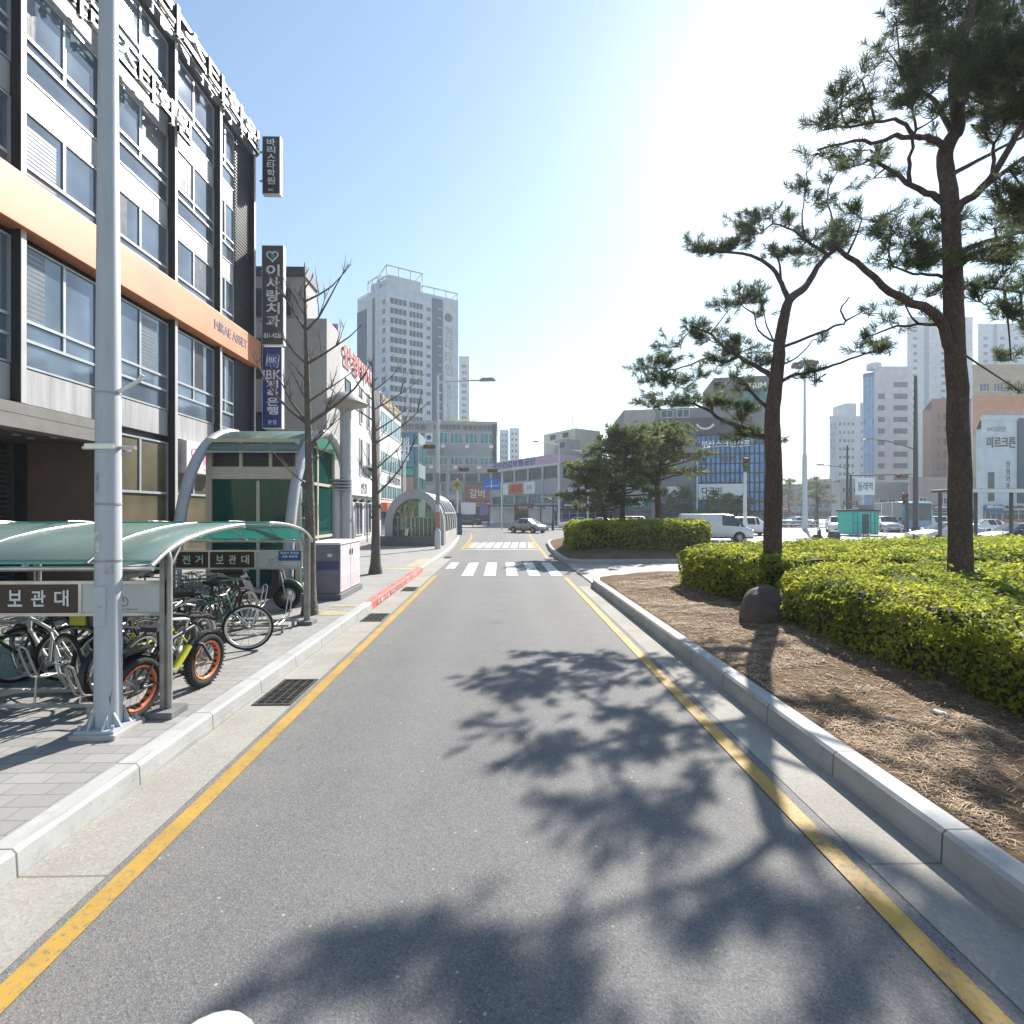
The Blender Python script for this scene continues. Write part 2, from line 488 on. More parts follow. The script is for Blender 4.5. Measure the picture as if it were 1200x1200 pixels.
def leaf_material(name, ca, cb, transl=0.4, rough=0.5, patch=1.2):
    """leaves: colour differs from leaf to leaf and from one patch of growth to the next"""
    m, n, L, b = nodes_of(name)
    ge = N(n, 'ShaderNodeNewGeometry'); tc = N(n, 'ShaderNodeTexCoord')
    ad = N(n, 'ShaderNodeMath', operation='ADD')
    L.new(ramp(n, L, ge.outputs['Random Per Island'], 0, 1, -0.3, 0.3), ad.inputs[0])
    L.new(ramp(n, L, noise_n(n, L, tc.outputs['Object'], patch, 4), 0.3, 0.7), ad.inputs[1])
    cl = N(n, 'ShaderNodeClamp'); L.new(ad.outputs[0], cl.inputs[0])
    c = mixc(n, L, cl.outputs[0], ca, cb)
    L.new(c, b.inputs['Base Color']); b.inputs['Roughness'].default_value = rough; b.inputs['Specular IOR Level'].default_value = 0.2
    tr = N(n, 'ShaderNodeBsdfTranslucent'); L.new(c, tr.inputs[0])
    mx = N(n, 'ShaderNodeMixShader'); mx.inputs[0].default_value = transl
    L.new(b.outputs[0], mx.inputs[1]); L.new(tr.outputs[0], mx.inputs[2]); L.new(mx.outputs[0], n.nodes['Material Output'].inputs[0])
    return m

M_ASPH = asphalt_material()
M_YEL = worn_paint('yellow_line_paint', (0.47, 0.285, 0.05), 0.38)
M_WHT = worn_paint('white_line_paint', (0.72, 0.72, 0.70), 0.40)
M_PAVE = paver_material()
M_GUT = gutter_material()
M_KERB = kerb_material('granite_kerb', (0.33, 0.33, 0.32), (0.44, 0.44, 0.42))
M_KRED = kerb_material('red_kerb_paint', (0.48, 0.09, 0.07), (0.60, 0.20, 0.17))
M_CONC = mat('concrete', (0.38, 0.36, 0.33), 0.85, var=0.2, scale=2, bump=0.25, bscale=30)
M_CONCD = mat('dark_concrete', (0.17, 0.17, 0.175), 0.85, var=0.2, scale=2, bump=0.2)
M_STEEL = mat('stainless_steel', (0.55, 0.54, 0.52), 0.32, 0.85, var=0.12, scale=6)
M_STEELD = mat('weathered_steel', (0.36, 0.35, 0.33), 0.5, 0.6, var=0.25, scale=5)
M_GALV = mat('galvanised_paint', (0.45, 0.48, 0.52), 0.45, 0.15, var=0.06, scale=1.5, bump=0.03)
def pole_material():
    m, n, L, b = nodes_of('weathered_pole_paint')
    tc = N(n, 'ShaderNodeTexCoord'); v = tc.outputs['Object']
    mp = N(n, 'ShaderNodeMapping'); mp.inputs['Scale'].default_value = (9, 9, 0.8); L.new(v, mp.inputs[0])
    c = mixc(n, L, ramp(n, L, noise_n(n, L, v, 1.2, 5), 0.3, 0.7), (0.42, 0.45, 0.49), (0.50, 0.52, 0.55))
    c = mixc(n, L, ramp(n, L, noise_n(n, L, mp.outputs[0], 2.0, 6, .65), 0.52, 0.75, 0, .4), c, (0.27, 0.27, 0.27))
    c = mixc(n, L, ramp(n, L, noise_n(n, L, v, 16, 7, .7), 0.66, 0.72, 0, .7), c, (0.22, 0.13, 0.08))
    L.new(c, b.inputs['Base Color']); b.inputs['Roughness'].default_value = 0.5
    bp = N(n, 'ShaderNodeBump'); bp.inputs['Strength'].default_value = 0.12; bp.inputs['Distance'].default_value = 0.004
    L.new(noise_n(n, L, v, 55, 4), bp.inputs['Height']); L.new(bp.outputs[0], b.inputs['Normal'])
    return m
M_GALV2 = pole_material()
M_WPAINT = mat('white_paint', (0.74, 0.74, 0.73), 0.45, var=0.06, scale=2)
M_GPAINT = mat('grey_paint', (0.30, 0.31, 0.33), 0.5, var=0.1, scale=2)
M_DPAINT = mat('dark_grey_paint', (0.045, 0.046, 0.05), 0.5, var=0.15, scale=3)
M_BLACK = mat('black_metal', (0.018, 0.018, 0.02), 0.45, var=0.2, scale=5)
M_RUB = mat('rubber', (0.022, 0.022, 0.023), 0.85, var=0.25, scale=20, bump=0.2, bscale=80)
M_BLKPL = mat('black_plastic', (0.02, 0.02, 0.022), 0.5, var=0.2, scale=8)
M_LETW = mat('white_letter', (0.80, 0.80, 0.80), 0.5, var=0.03)
M_BLUE = mat('blue_sign_paint', (0.02, 0.05, 0.24), 0.4, var=0.08)
M_RED = mat('red_sign_paint', (0.45, 0.035, 0.035), 0.45, var=0.1)
M_ORG = mat('orange_panel', (0.56, 0.225, 0.10), 0.5, var=0.10, scale=0.8)
M_BROWN = mat('brown_sign', (0.06, 0.035, 0.028), 0.5, var=0.12)
M_BARK = bark_material('pine_bark', (0.105, 0.072, 0.060), (0.20, 0.15, 0.125))
M_BARKB = bark_material('ginkgo_bark', (0.17, 0.145, 0.125), (0.30, 0.265, 0.235), 14)

# ---------------------------------------------------------------- lettering
def glyphs(body):
    c = bpy.data.curves.new('lettering', 'FONT'); c.body = body; c.resolution_u = 3
    o = bpy.data.objects.new('lettering', c); COL.objects.link(o)
    bpy.context.view_layer.update()
    me = o.to_mesh()
    vs = [v.co.copy() for v in me.vertices]; fs = [tuple(p.vertices) for p in me.polygons]
    eds = {}
    for p in me.polygons:
        for e in p.edge_keys:
            eds[e] = eds.get(e, 0) + 1
    rim = [e for e, k in eds.items() if k == 1]
    o.to_mesh_clear()
    bpy.data.objects.remove(o); bpy.data.curves.remove(c)
    return vs, fs, rim

def text_mb(mb, body, x0, x1, z0, z1, y, depth=0.01, mi=0, bold=0.0):
    """fit the writing into x0..x1, z0..z1 of a panel facing -y; the letters stand proud of y by depth"""
    vs, fs, rim = glyphs(body)
    if not vs:
        return
    ax = min(v.x for v in vs); bx = max(v.x for v in vs); ay = min(v.y for v in vs); by = max(v.y for v in vs)
    sx = (x1 - x0) / max(bx - ax, 1e-6); sz = (z1 - z0) / max(by - ay, 1e-6)
    def place(dx, dz):
        f = [Vector((x0 + (v.x - ax) * sx + dx, y - depth, z0 + (v.y - ay) * sz + dz)) for v in vs]
        bk = [Vector((p.x, y, p.z)) for p in f]
        n = len(f)
        mb.add(f + bk, list(fs) + [(a, b, b + n, a + n) for a, b in rim], mi)
    place(0, 0)
    if bold > 0:
        k = 0.0004
        for i, (dx, dz) in enumerate(((bold, 0), (0, bold), (bold, bold))):
            depth += k
            place(dx, dz)

def text_v(mb, body, x0, x1, z0, z1, y, depth=0.01, mi=0, bold=0.0, gap=0.12):
    n = len(body); h = (z1 - z0) / n
    for i, ch in enumerate(body):
        if ch == ' ':
            continue
        t = z1 - i * h
        text_mb(mb, ch, x0, x1, t - h * (1 - gap), t, y, depth, mi, bold)

# ---------------------------------------------------------------- windows shared between many places
WIN = {}
def window_mesh(w, h, frame, glass, nx=2, nz=1, fw=0.06, proud=0.06):
    key = (round(w, 3), round(h, 3), frame.name, glass.name, nx, nz, fw)
    if key not in WIN:
        b = MB()
        b.box(-w / 2 + fw, w / 2 - fw, -proud * 0.35, 0.0, fw, h - fw, 0)
        g = b.mesh('window', [glass])
        f = MB()
        f.box(-w / 2, -w / 2 + fw, -proud, 0, 0, h); f.box(w / 2 - fw, w / 2, -proud, 0, 0, h)
        f.box(-w / 2 + fw, w / 2 - fw, -proud, 0, 0, fw); f.box(-w / 2 + fw, w / 2 - fw, -proud, 0, h - fw, h)
        for i in range(1, nx):
            u = -w / 2 + w * i / nx
            f.box(u - fw / 2, u + fw / 2, -proud * 0.8, -proud * 0.36, fw, h - fw)
        for i in range(1, nz):
            z = h * i / nz
            f.box(-w / 2 + fw, w / 2 - fw, -proud * 0.78, -proud * 0.37, z - fw / 2, z + fw / 2)
        WIN[key] = (g, f.mesh('window_frame', [frame]))
    return WIN[key]

def add_window(parent, u, z, w, h, frame, glass, nx=2, nz=1, y=0.0, fw=0.06, side=None, proud=0.06, frames=True):
    """window centred at u, sill at z, on the face y of parent; side: ('R', x) puts it on the face x = const looking +x, ('L', x) looking -x"""
    g, f = window_mesh(w, h, frame, glass, nx, nz, fw, proud)
    o = link('window', g, parent)
    if side is None:
        o.location = (u, y, z)
    elif side[0] == 'R':
        o.location = (side[1], u, z); o.rotation_euler = (0, 0, pi / 2)
    else:
        o.location = (side[1], u, z); o.rotation_euler = (0, 0, -pi / 2)
    if frames:
        link('window_frame', f, o)
    return o

# ================================================================ GROUND
def sheet(name, poly, z, m, kind='structure'):
    b = MB(); b.add([(x, y, z) for x, y in poly], [tuple(range(len(poly)))])
    return tag(b.build(name, m), kind=kind)

road = sheet('road', [(-420, -60), (420, -60), (420, 1000), (-420, 1000)], 0.0, M_ASPH)

LK = [(-2.77, -12), (-2.77, 11.1), (-2.74, 18), (-2.66, 24), (-2.72, 29), (-2.95, 34), (-3.25, 40), (-3.8, 47), (-5.0, 53), (-7.5, 57.5), (-12, 60), (-24, 61), (-60, 61)]

def strip_kerb(name, pts, width, h, m, z0=0.0, side=-1):
    """kerb along a polyline; the kerb body lies on side (+1 right, -1 left) of the line"""
    n = len(pts); P = [Vector((x, y)) for x, y in pts]
    prof = [(0.0, -0.05), (0.012, h - 0.025), (0.035, h), (width - 0.01, h), (width, h - 0.01), (width, -0.05)]
    vs = []; fs = []
    for i, p in enumerate(P):
        t = (P[min(i + 1, n - 1)] - P[max(i - 1, 0)]).normalized()
        nr = Vector((t.y, -t.x)) * side
        for u, z in prof:
            q = p + nr * u
            vs.append((q.x, q.y, z0 + z))
    k = len(prof)
    for i in range(n - 1):
        for j in range(k - 1):
            fs.append((i * k + j, i * k + j + 1, (i + 1) * k + j + 1, (i + 1) * k + j))
    fs.append(tuple(range(k))); fs.append(tuple((n - 1) * k + j for j in range(k)))
    b = MB(); b.add(vs, fs)
    return tag(b.build(name, m), kind='structure')

def offs(pts, d):
    P = [Vector(p) for p in pts]; out = []
    for i, p in enumerate(P):
        t = (P[min(i + 1, len(P) - 1)] - P[max(i - 1, 0)]).normalized()
        out.append((p.x - t.y * d, p.y + t.x * d))
    return out

strip_kerb('kerb', LK[:2], 0.19, 0.165, M_KERB)
strip_kerb('kerb', LK[1:3], 0.19, 0.165, M_KRED)
strip_kerb('kerb', LK[2:], 0.19, 0.165, M_KERB)
inner = offs(LK, 0.185)
b = MB(); poly = inner + [(-60, -12)]
b.add([(x, y, 0.15) for x, y in poly], [tuple(range(len(poly)))])
tag(b.build('pavement', M_PAVE), kind='structure')
sheet('gutter', [(-2.80, -12), (-2.27, -12), (-2.27, 17), (-2.24, 24), (-2.70, 24), (-2.74, 18)], 0.004, M_GUT)

# yellow and white paint
def line_strip(name, pts, wd, z, m):
    a = offs(pts, wd / 2); c = offs(pts, -wd / 2)
    b = MB(); n = len(pts)
    b.add([(x, y, z) for x, y in a] + [(x, y, z) for x, y in c], [(i, i + 1, n + i + 1, n + i) for i in range(n - 1)])
    return tag(b.build(name, m), kind='structure')
line_strip('road_marking', [(-2.15, -6), (-2.15, 16.9)], 0.128, 0.008, M_YEL)
line_strip('road_marking', [(2.03, -6), (2.04, 6), (2.06, 16.3)], 0.128, 0.008, M_YEL)
line_strip('road_marking', [(-2.2, 28.4), (-2.25, 34), (-2.4, 42), (-2.9, 50), (-3.8, 55)], 0.15, 0.008, M_YEL)
line_strip('road_marking', [(2.1, 23.0), (2.25, 30), (2.45, 40), (2.75, 50), (3.2, 58)], 0.15, 0.008, M_YEL)
for (a, c, y0, y1) in ((-2.06, -1.72, 19.0, 21.2), (-1.30, -0.92, 16.8, 21.2), (-0.57, -0.17, 16.8, 21.2), (0.19, 0.56, 16.8, 21.2), (0.93, 1.31, 16.8, 21.2), (1.66, 2.03, 16.8, 21.2)):
    sheet('crosswalk_bar', [(a, y0), (c, y0), (c, y1), (a, y1)], 0.008, M_WHT)
sheet('road_marking', [(-2.1, 28.5), (2.15, 28.5), (2.15, 28.85), (-2.1, 28.85)], 0.009, M_WHT)
for i in range(8):
    a = -2.05 + i * 0.52
    sheet('road_marking', [(a, 30.0), (a + 0.40, 30.0), (a + 0.65, 35.0), (a + 0.25, 35.0)], 0.008, M_WHT)
for s in (-2.1, 1.9):
    sheet('road_marking', [(s, 29.6), (s + 0.25, 29.6), (s + 0.25, 35.4), (s, 35.4)], 0.012, M_YEL)

# right gutter, kerb and planted islands
sheet('gutter', [(2.19, -12), (2.70, -12), (2.68, 14.4), (2.19, 14.4)], 0.004, M_GUT)
BK = [(2.64, -12), (2.62, 6), (2.58, 12.6), (2.55, 14.2), (2.72, 15.0), (3.2, 15.35), (5, 15.6), (17, 16.2)]
strip_kerb('kerb', BK, 0.2, 0.205, M_KERB, side=1)
BK2 = [(17, 20.6), (6, 20.5), (3.2, 20.35), (2.6, 20.9), (2.55, 23), (2.65, 28), (2.95, 33), (3.4, 35.6), (4.4, 36.8), (6, 37), (10.0, 35.5), (11.5, 30), (17, 20.6)]
strip_kerb('kerb', BK2, 0.18, 0.19, M_KERB, side=1)
M_PATH = mat('path_concrete', (0.33, 0.31, 0.29), 0.85, var=0.22, scale=1.2, bump=0.15)
sheet('path', [(2.66, 14.9), (17, 16.0), (17, 20.8), (2.62, 20.6)], 0.030, M_PATH)

def soil_material():
    m, n, L, bb = nodes_of('dry_soil')
    tc = N(n, 'ShaderNodeTexCoord'); v = tc.outputs['Object']
    c = mixc(n, L, ramp(n, L, noise_n(n, L, v, 1.4, 6, 0.65), 0.3, 0.7), (0.14, 0.092, 0.058), (0.29, 0.21, 0.14))
    mp = N(n, 'ShaderNodeMapping'); mp.inputs['Scale'].default_value = (1, 3.4, 1); mp.inputs['Rotation'].default_value = (0, 0, 0.6); L.new(v, mp.inputs[0])
    c = mixc(n, L, ramp(n, L, noise_n(n, L, mp.outputs[0], 38, 6, 0.7), 0.4, 0.65), c, (0.09, 0.055, 0.032))
    L.new(c, bb.inputs['Base Color']); bb.inputs['Roughness'].default_value = 0.95; bb.inputs['Specular IOR Level'].default_value = 0.1
    bp = N(n, 'ShaderNodeBump'); bp.inputs['Strength'].default_value = 0.8; bp.inputs['Distance'].default_value = 0.02
    L.new(noise_n(n, L, mp.outputs[0], 40, 6, 0.7), bp.inputs['Height']); L.new(bp.outputs[0], bb.inputs['Normal'])
    return m
M_SOIL = soil_material()

def inside(x, y, poly):
    r = False; n = len(poly); j = n - 1
    for i in range(n):
        xi, yi = poly[i]; xj, yj = poly[j]
        if (yi > y) != (yj > y) and x < (xj - xi) * (y - yi) / (yj - yi) + xi:
            r = not r
        j = i
    return r

def edge_dist(x, y, poly):
    d = 1e9; p = Vector((x, y))
    for i in range(len(poly)):
        a = Vector(poly[i]); c = Vector(poly[(i + 1) % len(poly)]); e = c - a
        t = max(0, min(1, (p - a).dot(e) / max(e.length_squared, 1e-9)))
        d = min(d, (a + e * t - p).length)
    return d

def soil_h(x, y):
    return 0.17 + 0.05 * noise.noise(Vector((x * 0.7, y * 0.7, 3))) + 0.022 * noise.noise(Vector((x * 3.1, y * 3.1, 9))) + max(0, min(0.14, (x - 2.9) * 0.07))

bedA = offs(BK, -0.2) + [(17, -12)]
def soil_bed(poly, hfun, step):
    x0 = min(p[0] for p in poly); x1 = max(p[0] for p in poly); y0 = min(p[1] for p in poly); y1 = max(p[1] for p in poly)
    bm = bmesh.new()
    vs = [bm.verts.new((x, y, 0)) for x, y in poly]
    f = bm.faces.new(vs)
    y = y0 + step
    while y < y1:
        bmesh.ops.bisect_plane(bm, geom=bm.verts[:] + bm.edges[:] + bm.faces[:], plane_co=(0, y, 0), plane_no=(0, 1, 0)); y += step
    x = x0 + step
    while x < x1:
        bmesh.ops.bisect_plane(bm, geom=bm.verts[:] + bm.edges[:] + bm.faces[:], plane_co=(x, 0, 0), plane_no=(1, 0, 0)); x += step * (1 if x < 6 else 3)
    for v in bm.verts:
        v.co.z = hfun(v.co.x, v.co.y)
    me = bpy.data.meshes.new('planting_bed'); bm.to_mesh(me); bm.free()
    for p in me.polygons: p.use_smooth = True
    me.materials.append(M_SOIL)
    o = link('planting_bed', me)
    return tag(o, kind='structure')
soil_bed(bedA, soil_h, 0.22)
bedB = offs(BK2[:-1], -0.18)
soil_bed(bedB, lambda x, y: 0.16 + 0.03 * noise.noise(Vector((x, y, 1))) + min(0.35, 0.25 * edge_dist(x, y, bedB)), 0.5)

# dry pine needles and straw lying on the soil
M_STRAW = mat('dry_straw', (0.36, 0.265, 0.175), 0.85, var=0.4, scale=5, island=0.55, spec=0.2)
b = MB()
rs = random.Random(3)
vs = b.v; fs = b.f
for i in range(92000):
    y = 1.0 + 14 * rs.random() ** 1.5
    x = 2.9 + 2.4 * rs.random()
    if y > 14.6 or (y > 13.8 and x < 3.3): continue
    if noise.noise(Vector((x * 1.3, y * 1.3, 5))) < -0.05 and rs.random() < 0.8: continue
    z = soil_h(x, y) + 0.002 + rs.random() * 0.012
    d = y
    L_ = rs.uniform(0.025, 0.11) * rs.choice((.6, 1, 1)); wd = 0.0008 + 0.00045 * d
    a = rs.uniform(0, 2 * pi); up = rs.uniform(-0.25, 0.35)
    dx, dy, dz = cos(a) * L_ / 2, sin(a) * L_ / 2, up * L_ / 2
    nx, ny = -sin(a) * wd, cos(a) * wd
    k = len(vs)
    vs.extend([(x - dx - nx, y - dy - ny, z), (x + dx - nx, y + dy - ny, z + dz), (x + dx + nx, y + dy + ny, z + dz), (x - dx + nx, y - dy + ny, z)])
    fs.append((k, k + 1, k + 2, k + 3))
b.m = [0] * len(fs); b.sm = [False] * len(fs)
tag(b.build('pine_straw', M_STRAW, fix=False), kind='stuff')

# crumpled litter
def litter(name, label, cat, x, y, s, m, seed):
    r = random.Random(seed); bm = bmesh.new()
    bmesh.ops.create_icosphere(bm, subdivisions=2, radius=1)
    for v in bm.verts:
        k = 1 + 0.45 * noise.noise(v.co * 1.9 + Vector((seed, 0, 0)))
        v.co = Vector((v.co.x * s * k, v.co.y * s * 0.55 * k, (v.co.z * 0.32 * k + 0.2) * s))
    me = bpy.data.meshes.new(name); bm.to_mesh(me); bm.free(); me.materials.append(m)
    o = link(name, me); o.location = (x, y, soil_h(x, y)); o.rotation_euler = (0, 0, r.uniform(0, 3))
    return tag(o, label, cat)
x, y = gp(1102, 838, 0.25)
litter('paper_scrap', 'crumpled pale paper scrap lying in the shade under the big hedge', 'litter', x, y, 0.075, mat('dirty_paper', (0.55, 0.53, 0.48), 0.9), 5)
x, y = gp(1042, 836, 0.25)
litter('stone', 'small grey stone lying left of the paper scrap on dry needles', 'stone', x, y, 0.055, mat('pebble', (0.36, 0.33, 0.3), 0.9, var=0.25, scale=20), 9)

# storm drain grates in the left gutter
M_IRON = mat('cast_iron', (0.075, 0.07, 0.065), 0.6, 0.5, var=0.35, scale=14)
M_PIT = mat('drain_pit', (0.012, 0.011, 0.01), 0.95)
def drain(x0, x1, y0, y1, label):
    t = thing('drain_grate', label, 'drain', ((x0 + x1) / 2, (y0 + y1) / 2, 0.004), 0, 'drain grates in the left gutter')
    a = (x1 - x0) / 2; c = (y1 - y0) / 2
    f = MB()
    for (p, q, r, s) in ((-a, a, -c, -c + 0.035), (-a, a, c - 0.035, c), (-a, -a + 0.035, -c + 0.035, c - 0.035), (a - 0.035, a, -c + 0.035, c - 0.035)):
        f.box(p, q, r, s, 0.0, 0.012)
    f.build('grate_frame', M_IRON, t)
    g = MB(); n = int(2 * c / 0.045)
    for i in range(1, n):
        yy = -c + 0.035 + (2 * c - 0.07) * i / n
        g.box(-a + 0.035, a - 0.035, yy - 0.007, yy + 0.007, 0.003, 0.010)
    for u in (-a / 2.2, 0, a / 2.2):
        g.box(u - 0.008, u + 0.008, -c + 0.035, c - 0.035, 0.0015, 0.0085)
    g.build('grate_bars', M_IRON, t)
    p = MB(); p.add([(-a + 0.03, -c + 0.03, 0.001), (a - 0.03, -c + 0.03, 0.001), (a - 0.03, c - 0.03, 0.001), (-a + 0.03, c - 0.03, 0.001)], [(0, 1, 2, 3)])
    p.build('drain_pit', M_PIT, t)
drain(-2.70, -2.28, 5.6, 6.45, 'iron storm drain grate in the gutter beside the large light pole, largest of the grates')
drain(-2.70, -2.28, 9.85, 10.6, 'iron storm drain grate in the gutter just before the red painted kerb')
drain(-2.66, -2.28, 13.6, 14.3, 'iron storm drain grate in the gutter alongside the red painted kerb')
drain(-2.62, -2.27, 23.2, 24.0, 'far iron storm drain grate in the gutter beyond the crosswalk bars')

# ================================================================ hills far off
def hills(name, y, x0, x1, hmax, seed, m):
    b = MB(); n = 60; vs = []; fs = []
    for j in range(5):
        for i in range(n + 1):
            x = x0 + (x1 - x0) * i / n
            h = hmax * max(0.08, 0.45 + 0.75 * noise.noise(Vector((i * 0.11, seed, 0))) + 0.15 * noise.noise(Vector((i * 0.5, seed, 4))))
            z = h * (0, 0.45, 0.8, 0.95, 1.0)[j]
            vs.append((x, y + j * 40, z - 0.5))
    for j in range(4):
        for i in range(n):
            a = j * (n + 1) + i
            fs.append((a, a + 1, a + n + 2, a + n + 1))
    b.add(vs, fs, 0, True)
    return tag(b.build(name, m), kind='structure')
hills('hills', 720, -100, 900, 85, 2.3, mat('wooded_hill', (0.05, 0.07, 0.045), 0.95, var=0.3, scale=0.05))

# warning words on the red kerb, tactile paving
b = MB()
text_mb(b, '소방시설 주정차금지', 0.3, 3.2, 0.035, 0.13, 0, 0.004, bold=0.004); text_mb(b, '소방시설 주정차금지', 3.7, 6.5, 0.035, 0.13, 0, 0.004, bold=0.004)
tag(b.build('road_marking', M_WHT, None, (-2.757, 11.2, 0), pi / 2), kind='structure')
M_TACT = mat('tactile_paving', (0.36, 0.31, 0.20), 0.8, var=0.25, scale=5, bump=0.3, bscale=30)
for q in ([(-3.5, 9.75), (-2.97, 9.75), (-2.97, 10.15), (-3.5, 10.15)], [(-3.55, 10.6), (-2.97, 10.6), (-2.97, 10.85), (-3.55, 10.85)], [(-3.9, 17.3), (-2.95, 17.3), (-2.92, 17.9), (-3.9, 17.9)], [(-3.4, 18.2), (-2.92, 18.2), (-2.88, 21.5), (-3.4, 21.5)]):
    sheet('tactile_paving', q, 0.155, M_TACT)

# ================================================================ PINES
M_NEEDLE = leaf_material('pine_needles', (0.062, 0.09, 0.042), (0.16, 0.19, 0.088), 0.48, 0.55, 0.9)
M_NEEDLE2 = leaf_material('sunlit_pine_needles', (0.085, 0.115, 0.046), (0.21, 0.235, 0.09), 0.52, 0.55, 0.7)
M_TWIG = mat('pine_twig', (0.10, 0.07, 0.05), 0.9, var=0.2, scale=6)

def tuft(vs, fs, p, axis, ln, nn, wd, r):
    axis = axis.normalized()
    a = Vector((0, 0, 1)) if abs(axis.z) < 0.9 else Vector((1, 0, 0))
    u = axis.cross(a).normalized(); v = axis.cross(u)
    for i in range(nn):
        an = r.uniform(0, 2 * pi); op = r.uniform(0.25, 1.25)
        d = axis * cos(op) + (u * cos(an) + v * sin(an)) * sin(op)
        d.z -= 0.08
        base = p + axis * r.uniform(-0.5, 0.5) * ln
        L_ = ln * r.uniform(0.75, 1.2)
        s = d.cross(Vector((r.uniform(-1, 1), r.uniform(-1, 1), r.uniform(-1, 1))))
        if s.length < 1e-4: continue
        s = s.normalized() * wd * 0.5
        k = len(vs)
        t = base + d * L_
        m_ = base + d * (L_ * 0.55) 
        vs.extend([base - s * 0.6, base + s * 0.6, m_ + s, t, m_ - s])
        fs.append((k, k + 1, k + 2, k + 3, k + 4))

def smooth_path(pts, sub=3):
    """Catmull-Rom through the points"""
    if len(pts) < 3: return [Vector(p) for p in pts]
    P = [Vector(p) for p in pts]; P = [P[0] * 2 - P[1]] + P + [P[-1] * 2 - P[-2]]
    out = []
    for i in range(1, len(P) - 2):
        for k in range(sub):
            t = k / sub
            a, b_, c, d = P[i - 1], P[i], P[i + 1], P[i + 2]
            out.append(0.5 * ((2 * b_) + (c - a) * t + (2 * a - 5 * b_ + 4 * c - d) * t * t + (3 * b_ - a - 3 * c + d) * t ** 3))
    out.append(P[-2])
    return out

def pine(label, cat, loc, trunk, trunk_r, limbs, clumps, seed, group=None, dens=42, ln=0.14, wd=0.012, nn=24, nm=None):
    """trunk, limbs and clumps in metres relative to loc"""
    r = random.Random(seed)
    t = thing('pine_tree', label, cat, loc, 0, group)
    pts = smooth_path(trunk, 4); n = len(pts)
    tb = MB(); rr = []
    for i in range(n):
        f = i / (n - 1)
        rad = trunk_r[0] + (trunk_r[1] - trunk_r[0]) * f
        rad *= 1 + 0.10 * noise.noise(Vector((i * 0.7, seed, 0)))
        if f < 0.08: rad *= 1 + (0.08 - f) * 3.5
        rr.append(rad)
    pts = [p + Vector((noise.noise(Vector((i * .5, seed, 1))), noise.noise(Vector((i * .5, seed, 2))), 0)) * 0.02 for i, p in enumerate(pts)]
    tb.tube(pts, rr, 14)
    tb.build('trunk', M_BARK, t)
    nodes = [(p, 0.03) for p in pts[n // 3:]]
    for lp, r0, r1 in limbs:
        q = smooth_path(lp, 3); m = len(q)
        q = [p + Vector((noise.noise(Vector((i * .9, seed, p.z))), noise.noise(Vector((i * .9, seed, p.z + 7))), noise.noise(Vector((i * .9, seed, p.z + 3))))) * 0.035 * (0 if i == 0 else 1) for i, p in enumerate(q)]
        lb = MB()
        lb.tube(q, [r0 + (r1 - r0) * (i / (m - 1)) ** 0.8 for i in range(m)], 8)
        lb.build('branch', M_BARK, t)
        nodes += [(p, 0.02) for p in q[1:]]
    vs = []; fs = []
    tw = MB()
    for c, rx, ry, rz, dn in clumps:
        c = Vector(c)
        near = min(nodes, key=lambda q: (q[0] - c).length + 0.6 * max(0, q[0].z - c.z))[0]
        vec = c - near
        hub = c - Vector((0, 0, rz * 0.35))
        if vec.length > 0.15:
            mid = near.lerp(hub, 0.5) + Vector((r.uniform(-.08, .08), r.uniform(-.08, .08), r.uniform(-0.10, 0.05))) * min(1.5, vec.length)
            tw.tube(smooth_path([near, mid, hub], 3), [0.022, 0.019, 0.016, 0.014, 0.013, 0.012, 0.010][:7], 5, cap=False)
        k = max(4, int(dens * dn * 8.0 * (rx * rz + ry * rz + rx * ry) / 3))
        subs = [Vector((r.gauss(0, .42) * rx, r.gauss(0, .42) * ry, r.gauss(0, .38) * rz)) for _ in range(max(4, k // 10))]
        for s in subs:
            tw.tube([hub, hub.lerp(c + s, 0.55) + Vector((0, 0, -0.03)), c + s], [0.010, 0.007, 0.004], 4, cap=False)
        for i in range(k):
            s = r.choice(subs)
            off = Vector((r.gauss(0, .28) * rx, r.gauss(0, .28) * ry, r.gauss(0, .25) * rz))
            p = c + s + off
            ax = (p - hub) + Vector((0, 0, 0.35 * rz + 0.05)) + Vector((r.uniform(-1, 1), r.uniform(-1, 1), r.uniform(-.6, 1))) * 0.15
            if r.random() < 0.55:
                tw.tube([c + s, p], [0.005, 0.003], 3, cap=False)
            tuft(vs, fs, p, ax, ln, nn, wd, r)
    tw.build('twigs', M_TWIG, t)
    cb = MB(); cb.v = vs; cb.f = fs; cb.m = [0] * len(fs); cb.sm = [False] * len(fs)
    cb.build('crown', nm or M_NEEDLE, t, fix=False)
    return t

def photo_pine(label, px0, d, zb, trunk, tr, limbs, clumps, seed, DN=1.0, SC_=1.0, lean=False, **kw):
    x, y = at(px0, d)
    base = Vector((x, y, zb))
    T = [Vector((0, 0, -0.1))] + [P3(px, py, d + dd) - base for px, py, dd in trunk]
    if lean:
        trunk = _back(trunk, 2); limbs = [(_back(lp, 2), a, c) for lp, a, c in limbs]; clumps = _back(clumps, 4)
        T = [Vector((0, 0, -0.1))] + [P3(px, py, d + dd) - base for px, py, dd in trunk]
    Ls = []
    for lp, a, c in limbs:
        Ls.append(([P3(px, py, d + dd) - base for px, py, dd in lp], a, c))
    m = d / 600
    Cs = [(P3(px, py, d + dd) - base, rx * m * SC_, rx * m * 0.62 * SC_, ry * m * SC_, dn * DN) for px, py, rx, ry, dd, dn in clumps]
    return pine(label, 'tree', base, T, tr, Ls, Cs, seed, **kw)

